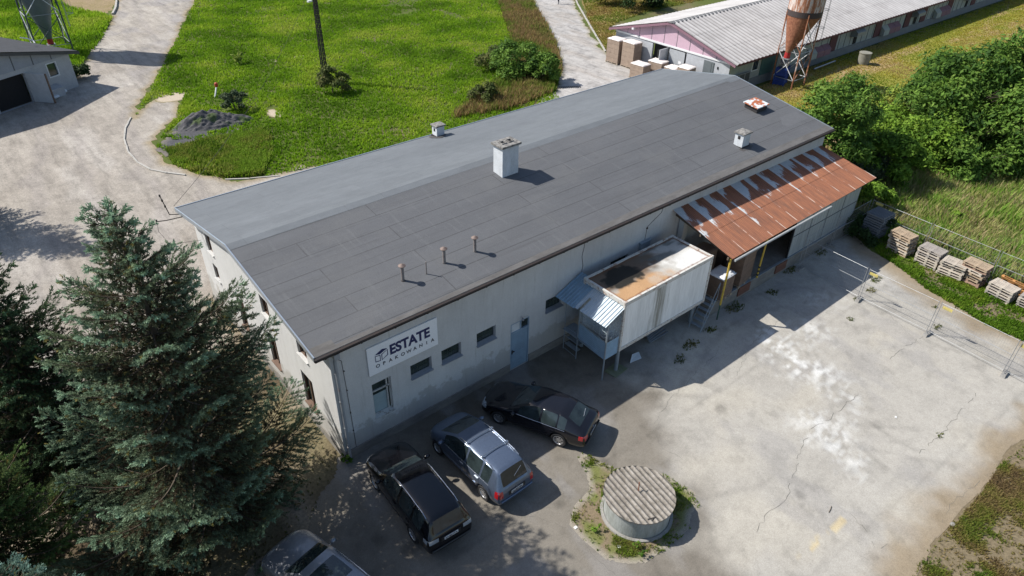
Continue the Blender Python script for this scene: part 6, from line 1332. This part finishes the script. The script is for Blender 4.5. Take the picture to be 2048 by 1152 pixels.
o = MB(); o.bb(48.6, 49.6, BY0 - .06, BY0 - .02, 1.35, 2.45); w_ = o.build('window', m_white, LB); o = MB(); o.bb(48.72, 49.5, BY0 - .075, BY0 - .06, 1.45, 2.38); o.build('pane', m_pane, LB).parent = w_
o = MB(); o.bb(50.0, 52.6, BY0 - .07, BY0 - .02, .2, 2.6); o.build('side_door', mat('teal_door', (.05, .13, .13), .7), LB)
o = MB(); o.bb(45.9, 48.3, BY0 - .2, BY0 - .12, .35, 1.5); o.build('low_hatch', mat('hatch_dark', (.07, .075, .08), .7), LB)
o = MB()
for x in (45.9, 46.7, 47.5, 48.28): o.bb(x - .03, x + .03, BY0 - .23, BY0 - .2, .35, 1.5)
o.bb(45.9, 48.3, BY0 - .23, BY0 - .2, 1.46, 1.52); o.build('hatch_frame', mat('frame_grey', (.3, .31, .33), .7), LB)
# wrapped pallets in front of the pink gable
m_bcart = mat('brown_cartons', (.33, .25, .19), .8, scale=3, c2=(.24, .18, .14))
m_bfilm = mat('warm_film', (.74, .69, .66), .5, scale=3, var=.15, bmp=.2)  # pale, slightly warm film hood for the gable pallets
GG = 'film wrapped pallets of cartons in front of the pink gable'
for x, y, H, rz, lb in [(44.3, 27.9, 2.25, .05, 'tall brown stack of cartons with a white hood, farthest left before the pink gable'), (44.45, 26.1, 2.35, .0, 'tall brown stack of cartons with a white hood, second from the left before the gable'), (42.6, 23.3, 1.35, .05, 'low film topped pallet at the roof line, leftmost of the low ones by the gable'), (44.1, 22.55, 1.5, .1, 'wide white topped pallet in the middle of the low ones by the gable'), (44.3, 20.95, 1.3, 0, 'low white topped pallet behind the ridge end, right of the wide one'), (45.0 - .6, 19.6, 1.65, .1, 'pinkish wrapped pallet just right of the middle door of the gable'), (43.6, 18.6, 1.15, 0, 'lowest pallet barely showing above the roof, rightmost by the gable')]:
    goods(lb, x, y, .02, rz + 1.57, 1.5 if y > 22 else 1.25, 1.15, H, m_bfilm, GG, 5 if H > 2 else 4, side=m_bcart)

# ------------------------------------------------------------------ silos
m_white = mat('white_batten', (.66, .67, .68), .8, var=.1)
def silo(name, label, c, z_tip, z_ring, rad, z_top, legr, legz, a0, mats, ladder_a, off=(0, 0)):
    t = thing(name, label, 'silo', (c[0], c[1], 0)); mc, mr, ml, mt = mats
    o = MB(); o.lathe([(.22, z_tip), (rad, z_ring)], (c[0], c[1], 0), 40); o.v = [(x + off[0] * (z_ring - z) / (z_ring - z_tip), y + off[1] * (z_ring - z) / (z_ring - z_tip), z) for x, y, z in o.v]; o.build('cone', mc, t, smooth=True)
    o = MB(); o.lathe([(rad, z_ring + .45), (rad, z_top)], (c[0], c[1], 0), 48); o.build('cylinder', mt, t, smooth=True)
    o = MB(); o.lathe([(rad + .03, z_ring), (rad + .03, z_ring + .45)], (c[0], c[1], 0), 48); o.build('ring_band', mr, t)
    o = MB(); o.lathe([(rad, z_top), (.3, z_top + rad * .55), (0, z_top + rad * .55)], (c[0], c[1], 0), 40); o.build('roof_cone', mt, t)
    o = MB(); o.lathe([(.26, z_tip - .45), (.24, z_tip + .02)], (c[0] + off[0], c[1] + off[1], 0), 20); o.build('outlet', mat('outlet_red', (.40, .02, .02), .6), t)
    o = MB(); o.box((c[0] + off[0], c[1] + off[1], z_tip - .5), (.7, .7, .05)); o.build('outlet_tray', m_galv, t)
    L = []
    for k in range(4):
        a = a0 + k * math.pi / 2; p = Vector((c[0] + legr * math.cos(a), c[1] + legr * math.sin(a), 0)); q = Vector((c[0] + (rad + .02) * math.cos(a), c[1] + (rad + .02) * math.sin(a), z_ring + .3)); L.append((p, q))
        o = MB(); o.tube(p, q, .065, 6); o.build('leg', ml, t)
    for k in range(4):
        (p, q), (p2, q2) = L[k], L[(k + 1) % 4]
        for z0, z1 in ((.12, .48), (.5, .92)):
            o = MB(); o.tube(p.lerp(q, z0), p2.lerp(q2, z1), .033, 5); o.tube(p2.lerp(q2, z0), p.lerp(q, z1), .033, 5); o.build('cross_brace', m_white if (k + (z0 > .3)) % 2 else ml, t)
        o = MB(); o.tube(p.lerp(q, .49), p2.lerp(q2, .49), .03, 5); o.tube(p.lerp(q, .12), p2.lerp(q2, .12), .03, 5); o.build('tie_bar', m_galv, t)
    a = ladder_a; d = Vector((math.cos(a), math.sin(a), 0)); s = Vector((-d.y, d.x, 0)); b0 = Vector((c[0], c[1], 0)) + d * (rad + .15)
    o = MB()
    for sg in (-.2, .2): o.tube(b0 + s * sg + Vector((0, 0, 2.2)), b0 + s * sg + Vector((0, 0, z_top)), .022, 5)
    z = 2.3
    while z < z_top: o.tube(b0 + s * -.2 + Vector((0, 0, z)), b0 + s * .2 + Vector((0, 0, z)), .013, 4); z += .3
    o.build('ladder', m_galv, t); o = MB(); z = 3.4; 
    while z < z_top:
        P = [b0 + s * (.38 * math.cos(u)) + d * (.62 * math.sin(u)) + Vector((0, 0, z)) for u in np.linspace(0, math.pi, 9)]; o.path(P, .022, 4); z += 1.5
    for u in (.6, math.pi / 2, 2.54): o.tube(b0 + s * (.38 * math.cos(u)) + d * (.62 * math.sin(u)) + Vector((0, 0, 3.4)), b0 + s * (.38 * math.cos(u)) + d * (.62 * math.sin(u)) + Vector((0, 0, z_top)), .014, 4)
    o.build('ladder_cage', m_galv, t); return t
def rusty(name, base, st, thr):
    m, nt, b = new_mat(name); v = coords(nt); c = ramp(nt, noise(nt, coords(nt, st), 1.6, 6, .75), [(thr - .12, (.20, .065, .03)), (thr, (.32, .12, .055)), (thr + .05, base)])
    c = mix(nt, .35, c, ramp(nt, noise(nt, v, 5, 5), [(.35, (.10, .035, .02)), (.65, (.5, .25, .14))])); nt.links.new(c, b.inputs['Base Color']); b.inputs['Roughness'].default_value = .75; return m
silo('rusty_silo', 'rusty feed silo with a rust-brown cone on braced legs beside the long barn', (52.1, 14.1), 3.0, 6.0, 1.42, 12.0, 1.45, 7, R(225), (rusty('cone_rust', (.25, .13, .07), (2, 2, .6), .72), mat('band_dark', (.035, .032, .033), .7, scale=4, c2=(.07, .035, .03)), rusty('leg_rust', (.60, .60, .60), (2, 2, .5), .56), rusty('cylinder_rust', (.66, .65, .63), (2.5, 2.5, .3), .47)), R(-30), off=(-1.0, .1))
C2 = at(108, 104)
m_sg = mat('silo_grey_blue', (.15, .19, .21), .5, metal=.4, scale=1.2, c2=(.11, .14, .155)); 
h_tip = height_over(C2, 80, 80)
silo('grey_silo', 'grey feed silo with a smooth cone on lattice legs behind the left farm building', (C2.x, C2.y), h_tip, 7.2, 1.9, 11.5, 2.05, 7, R(225), (m_sg, m_sg, mat('silo_leg_dark', (.07, .09, .10), .6, metal=.3), m_sg), R(-20))

# ------------------------------------------------------------------ left farm building (gable towards the yard)
LC = Vector((2.56, 50.62, 0)); ud = Vector((-.886, -.463, 0)).normalized(); vd = Vector((ud.y, -ud.x, 0)); vd = vd if vd.y > 0 else -vd
FBX = thing('farm_building', 'pale grey farm building with an open door at the left edge of the photo', 'building', tuple(LC))
def T(p): return LC + ud * p[0] + vd * p[1] + Vector((0, 0, p[2]))
m_fw = mat('farm_wall', (.40, .41, .43), .9, scale=1.5, c2=(.30, .31, .33)); m_fp = mat('farm_panel', (.30, .32, .36), .85, scale=2, c2=(.24, .255, .285))
o = MB(); holed_wall(o, T((0, 0, 0)), ud, Vector((0, 0, 1)), 15, 2.7, [(1.3, 2.25, 1.35, 2.5), (4.2, 7.0, .02, 2.35)], .2, vd); o.build('end_wall', [m_fw, m_dark], FBX)
o = MB(); o.add([T((0, 0, 0)), T((0, 30, 0)), T((0, 30, 2.95)), T((0, 0, 2.95))], [(0, 1, 2, 3)]); o.build('side_wall', m_fw, FBX)
o = MB(); o.prism([T((0, -.04, 2.7)), T((15, -.04, 2.7)), T((15, -.04, 2.95)), T((7.5, -.04, 4.62)), T((0, -.04, 2.95))], vd * .2); o.build('gable', m_fp, FBX)
o = MB()
for k in range(1, 9): x = k * 1.6; zt = 2.9 + 1.67 * (1 - abs(x - 7.5) / 7.5); o.hexa([T(p) for p in ((x - .03, -.07, 2.72), (x + .03, -.07, 2.72), (x + .03, -.04, 2.72), (x - .03, -.04, 2.72), (x - .03, -.07, zt), (x + .03, -.07, zt), (x + .03, -.04, zt), (x - .03, -.04, zt))])
o.build('gable_joints', mat('joint_dark', (.10, .11, .12), .7), FBX)
m_froof = mat('farm_roof', (.13, .13, .135), .9, scale=1.5, c2=(.09, .09, .09))
def TR(p): return tuple(T((p[1], p[0], p[2])))
wave_roof(-.55, 30, 7.5, 4.78, -.6, 2.85, .25, .03, 'roof', FBX, m_froof, X=TR); wave_roof(-.55, 30, 7.5, 4.78, 15.6, 2.85, .25, .03, 'roof', FBX, m_froof, X=TR)
o = MB(); 
for p, q in (((-.6, -.55, 2.80), (7.5, -.55, 4.72)), ((7.5, -.55, 4.72), (15.6, -.55, 2.8))):
    o.hexa([T((p[0], p[1] - .02, p[2] - .17)), T((q[0], q[1] - .02, q[2] - .17)), T((q[0], q[1] + .05, q[2] - .17)), T((p[0], p[1] + .05, p[2] - .17)), T((p[0], p[1] - .02, p[2] + .05)), T((q[0], q[1] - .02, q[2] + .05)), T((q[0], q[1] + .05, q[2] + .05)), T((p[0], p[1] + .05, p[2] + .05))])
o.build('bargeboard', mat('dark_board', (.07, .07, .07), .8), FBX)
o = MB()
for a0, a1, b0, b1 in ((1.3, 2.25, 1.35, 1.43), (1.3, 2.25, 2.42, 2.5), (1.3, 1.38, 1.43, 2.42), (2.17, 2.25, 1.43, 2.42)): o.hexa([T(p) for p in ((a0, -.03, b0), (a1, -.03, b0), (a1, .08, b0), (a0, .08, b0), (a0, -.03, b1), (a1, -.03, b1), (a1, .08, b1), (a0, .08, b1))])
w_ = o.build('window', m_white, FBX); o = MB(); o.add([T((1.3, .09, 1.35)), T((2.25, .09, 1.35)), T((2.25, .09, 2.5)), T((1.3, .09, 2.5))], [(0, 1, 2, 3)]); o.build('pane', m_pane, FBX).parent = w_
dl = MB(); h0 = T((4.15, -.06, 0)); dd = (-ud * .25 - vd * .97).normalized(); e_ = h0 + dd * 1.7; nn_ = Vector((dd.y, -dd.x, 0)) * .04
dl.hexa([h0 - nn_ + Vector((0, 0, .05)), e_ - nn_ + Vector((0, 0, .05)), e_ + nn_ + Vector((0, 0, .05)), h0 + nn_ + Vector((0, 0, .05)), h0 - nn_ + Vector((0, 0, 2.35)), e_ - nn_ + Vector((0, 0, 2.35)), e_ + nn_ + Vector((0, 0, 2.35)), h0 + nn_ + Vector((0, 0, 2.35))]); dl.build('open_door', mat('pale_door', (.50, .52, .54), .7), FBX)
dl = MB(); dl.hexa([e_ - nn_ * 1.3 + Vector((0, 0, .03)), e_ + dd * .1 - nn_ * 1.3 + Vector((0, 0, .03)), e_ + dd * .1 + nn_ * 1.3 + Vector((0, 0, .03)), e_ + nn_ * 1.3 + Vector((0, 0, .03)), e_ - nn_ * 1.3 + Vector((0, 0, 2.38)), e_ + dd * .1 - nn_ * 1.3 + Vector((0, 0, 2.38)), e_ + dd * .1 + nn_ * 1.3 + Vector((0, 0, 2.38)), e_ + nn_ * 1.3 + Vector((0, 0, 2.38))]); dl.build('door_edge', m_brown, FBX)
wb_ = MB(); wb_.hexa([T(p) for p in ((1.9, -.8, 0), (3.3, -.8, 0), (3.3, -.02, 0), (1.9, -.02, 0), (1.9, -.8, .7), (3.3, -.8, .7), (3.3, -.02, .85), (1.9, -.02, .85))]); wb_.build('cellar_box', m_fw, FBX)
hs = MB(); P = [at(40, 75, 3.9), at(55, 77, 3.75), at(66, 81, 3.55), at(70, 86, 3.4)]; hs.path(P, .05, 6); tag(hs.build('white_hose', m_white), 'short white hose lying on the roof of the left farm building', 'hose')
def bag(px, py, rz, lb):
    c = at(px, py, .1); r = random.Random(px); V = []; n1, n2 = 12, 7
    o = MB(); 
    for j in range(n2 + 1):
        ph = -math.pi / 2 + math.pi * j / n2
        for i in range(n1):
            th = 2 * math.pi * i / n1; k = abs(math.cos(th)) ** .6 * (1 if math.cos(th) > 0 else -1); l = abs(math.sin(th)) ** .6 * (1 if math.sin(th) > 0 else -1); w0 = math.cos(ph) ** .45 if math.cos(ph) > 0 else 0
            x, y, z = .62 * k * w0 * r.uniform(.94, 1.04), .36 * l * w0 * r.uniform(.92, 1.05), .14 * math.sin(ph) + .14 + r.uniform(-.01, .015); V.append((c.x + x * math.cos(rz) - y * math.sin(rz), c.y + x * math.sin(rz) + y * math.cos(rz), z))
    o.add(V, [(j * n1 + i, j * n1 + (i + 1) % n1, (j + 1) * n1 + (i + 1) % n1, (j + 1) * n1 + i) for j in range(n2) for i in range(n1)]); tag(o.build('filled_sack', mat('sack_white', (.62, .66, .70), .6, scale=3), smooth=True), lb, 'sack', 'white sacks by the left farm building')
bag(104, 196, .45, 'white sack on the ground nearest the open door'); bag(118, 184, -.5, 'white sack lying beside the weeds, right of the other sack')
o = MB(); a, b_ = at(122, 181), at(153, 165); d = b_ - a; o.box(((a.x + b_.x) / 2, (a.y + b_.y) / 2, .09), (d.length, .25, .16), math.atan2(d.y, d.x)); tag(o.build('concrete_beam', m_conc), 'concrete beam on the ground by the corner weeds of the left building', 'beam')

# ------------------------------------------------------------------ field things
pb = at(652, 165); PO2 = thing('lattice_pole', 'dark narrow lattice pole with a lamp standing in the meadow', 'pole', (pb.x, pb.y, 0)); H = 9.2
o = MB(); w0, w1 = .19, .09
def pc(k, z): s = w0 + (w1 - w0) * z / H; return Vector((pb.x + (s if k in (1, 2) else -s), pb.y + (s if k in (2, 3) else -s), z))
for k in range(4): o.tube(pc(k, 0), pc(k, H), .05, 5)
z = 0.0; f = 0
while z < H - .3:
    z2 = min(H, z + .38)
    for k in range(4): o.tube(pc(k, z), pc((k + 1) % 4, z2), .024, 4); o.tube(pc((k + 1) % 4, z), pc(k, z2), .024, 4)
    z = z2
o.build('lattice', m_iron, PO2); o = MB(); o.tube((pb.x, pb.y, H), (pb.x, pb.y, H + .7), .04, 6); o.tube((pb.x - .7, pb.y, H - .1), (pb.x + .7, pb.y, H - .1), .035, 5); o.build('crossarm', m_iron, PO2)
lz = 6.75; o = MB(); o.tube((pb.x, pb.y, lz), (pb.x - .35, pb.y - .12, lz + .1), .02, 5); o.build('lamp_arm', m_iron, PO2); o = MB(); o.box((pb.x - .55, pb.y - .18, lz + .1), (.42, .2, .12), .3); o.build('lamp_head', m_white, PO2)
# cinder heap
gc = at(428, 248); n1 = 60; V = []; xs = np.linspace(-1, 1, n1); X, Y = np.meshgrid(xs, xs, indexing='ij'); X = X.ravel(); Y = Y.ravel(); rr = np.hypot(X, Y)
Z = np.clip(1 - rr ** 1.5, 0, 1) * (.3 + 1.0 * fbm(X * 2.5, Y * 2.5, 3)) * 1.35 - .06; Z = Z + (fbm(X * 12, Y * 9, 5) - .5) * .3 * (rr < .9)
ax, ay = 3.1, 1.35; ca, sa = math.cos(-.25), math.sin(-.25); VX = X * ax; VY = Y * ay; V = np.column_stack([gc.x + VX * ca - VY * sa, gc.y + VX * sa + VY * ca, Z])
i = (np.arange(n1 - 1)[:, None] * n1 + np.arange(n1 - 1)[None]).ravel(); F = np.stack([i, i + n1, i + n1 + 1, i + 1], 1); F = F[(rr[F] < .99).all(1)]
c = mixc((.07, .07, .078), (.12, .115, .115), fbm(X * 6, Y * 6, 9)); c = mixc(c, (.08, .12, .03), sst(.58, .7, fbm(X * 3 + 4, Y * 3, 11)) * .8)
tag(np_mesh('cinder_heap', V, F, vcol('cinder_heap', .95, 12, .4, .7, bscale=14), c), 'long low heap of dark cinders at the field corner', 'heap')
hb = at(437, 190); HY = thing('fire_hydrant', 'short hydrant with a red top in the meadow above the cinder heap', 'hydrant', (hb.x, hb.y, 0))
o = MB(); o.tube((hb.x - .5, hb.y - .55, .02), (hb.x, hb.y, .75), .06, 8); o.build('pipe', m_white, HY); o = MB(); o.lathe([(.13, .7), (.15, .85), (.13, 1.0), (.05, 1.06), (0, 1.07)], (hb.x, hb.y, 0), 12); o.build('head', mat('hydrant_red', (.45, .05, .02), .6), HY)
mh = at(1074, 99); o = MB(); o.lathe([(.75, 0), (.75, .12), (.66, .14)], (mh.x, mh.y, 0), 28); o.disc((mh.x, mh.y, .15), .68, 28); tag(o.build('manhole_ring', m_conc), 'round concrete manhole cover in the weeds by the track', 'manhole')
a, b_ = at(1112, 176), at(1160, 174); o = MB(); d = b_ - a
for k in range(14): p = a.lerp(b_, k / 13); o.box((p.x, p.y, .03), (.07, .5, .035), math.atan2(d.y, d.x))
tag(o.build('drain_grating', m_iron), 'dark drain grating crossing the concrete track at the roof edge', 'grating')
lm = at(1252, 107); o = MB(); 
# floodlight on the pink gable
o = MB(); o.box((BX0 - .35, 26.6, 3.35), (.3, .22, .16)); o.tube((BX0 - .02, 26.6, 3.3), (BX0 - .3, 26.6, 3.35), .03, 5); o.build('floodlight', m_white, LB)
bb_ = at(1725, 128); o = MB(); o.lathe([(.52, 0), (.54, .3), (.55, 1.0), (.58, 1.06), (.58, 1.12), (.4, 1.13), (0, 1.12)], (bb_.x, bb_.y, 0), 28); BR = tag(o.build('concrete_barrel', mat('barrel_concrete', (.25, .24, .20), .9, scale=3, c2=(.16, .16, .13))), 'round weathered concrete barrel standing on the mown grass by the barn', 'barrel')
# blue crates under the rusty silo
m_bc = mat('crate_blue', (.02, .06, .30), .5, var=.3)
def crate():
    o = MB()
    for z in np.linspace(.1, .7, 6):
        for y in (-.45, .45): o.box((0, y, z), (1.1, .03, .085))
        for x in (-.55, .55): o.box((x, 0, z), (.03, .9, .085))
    for x in (-.55, .55):
        for y in (-.45, .45): o.box((x, y, .38), (.09, .09, .76))
    o.box((0, 0, .1), (1.05, .85, .04)); return o.build('plastic_crate', m_bc)
c0 = crate(); cbp = at(1568, 172); c0.location = (cbp.x + .2, cbp.y + .6, .02); c0.rotation_euler = (0, 0, .3); tag(c0, 'lower blue plastic crate under the rusty silo', 'crate', 'blue crates under the rusty silo')
c1 = c0.copy(); col.objects.link(c1); c1.location = (cbp.x + .22, cbp.y + .6, .80); c1.rotation_euler = (0, 0, .33); tag(c1, 'upper blue plastic crate under the rusty silo', 'crate', 'blue crates under the rusty silo')
for k in range(2): o = bpy.data.objects.new('wooden_pallet', PM[0]); col.objects.link(o); o.location = (cbp.x + .5, cbp.y + .75, 1.6 + .15 * k); o.rotation_euler = (0, 0, .4 + .1 * k); tag(o, ('upper' if k else 'lower') + ' grey pallet lying on the blue crates under the silo', 'pallet', 'grey pallets on the blue crates')
a, b_ = at(1628, 138, .3), at(1670, 122, .3); tag(MB().tube(a, b_, .08, 6).build('long_pipe', m_galv), 'pale pipe lying on the grass along the barn behind the silo', 'pipe')

# ------------------------------------------------------------------ the walker at the top edge
pp = at(1117, 8); PW = thing('person', 'person in dark trousers and white top walking on the concrete track', 'person', (pp.x, pp.y, .01), R(200))
J_ = [((0, 0, .98), .14), ((0, 0, 1.18), .125), ((0, 0, 1.40), .15), ((0, 0, 1.52), .06), ((.02, 0, 1.60), .07), ((.03, 0, 1.70), .095), ((.03, 0, 1.78), .07),
      ((.02, .10, .92), .095), ((.14, .10, .50), .065), ((.22, .10, .10), .045), ((.34, .10, .04), .04), ((-.02, -.10, .92), .095), ((.02, -.10, .50), .065), ((-.22, -.10, .14), .045), ((-.14, -.10, .04), .04),
      ((0, .20, 1.42), .06), ((-.05, .25, 1.16), .045), ((.05, .26, .93), .035), ((.1, .26, .84), .035), ((0, -.20, 1.42), .06), ((.08, -.25, 1.16), .045), ((.26, -.25, 1.0), .035), ((.33, -.25, .95), .035)]
E_ = [(0, 1), (1, 2), (2, 3), (3, 4), (4, 5), (5, 6), (0, 7), (7, 8), (8, 9), (9, 10), (0, 11), (11, 12), (12, 13), (13, 14), (2, 15), (15, 16), (16, 17), (17, 18), (2, 19), (19, 20), (20, 21), (21, 22)]
me = bpy.data.meshes.new('body'); me.from_pydata([j[0] for j in J_], E_, []); ob = bpy.data.objects.new('tmp', me); col.objects.link(ob)
sk = ob.modifiers.new('s', 'SKIN'); 
for k, (p, r_) in enumerate(J_): me.skin_vertices[0].data[k].radius = (r_, r_)
me.skin_vertices[0].data[0].use_root = True; ss = ob.modifiers.new('u', 'SUBSURF'); ss.levels = 2
bpy.context.view_layer.update(); ev = bpy.data.meshes.new_from_object(ob.evaluated_get(bpy.context.evaluated_depsgraph_get())); bpy.data.objects.remove(ob)
ms = [mat('trousers_dark', (.03, .035, .05), .9), mat('shirt_white', (.6, .6, .62), .9), mat('skin', (.45, .27, .19), .6), mat('shoe', (.02, .02, .02), .6)]
ev.materials.clear()
for m_ in ms: ev.materials.append(m_)
for p in ev.polygons: c = p.center; p.material_index = 3 if c.z < .09 else 0 if c.z < 1.0 and abs(c.y) < .22 else 2 if (c.z > 1.53 or (abs(c.y) > .2 and c.z < 1.15)) else 1; p.use_smooth = True
link('body', ev, PW); o = MB(); o.lathe([(.0, 1.84), (.075, 1.81), (.1, 1.72), (.09, 1.68)], (0.0, 0, 0), 14); o.build('hair', mat('hair', (.05, .03, .02), .9), PW, world=False)
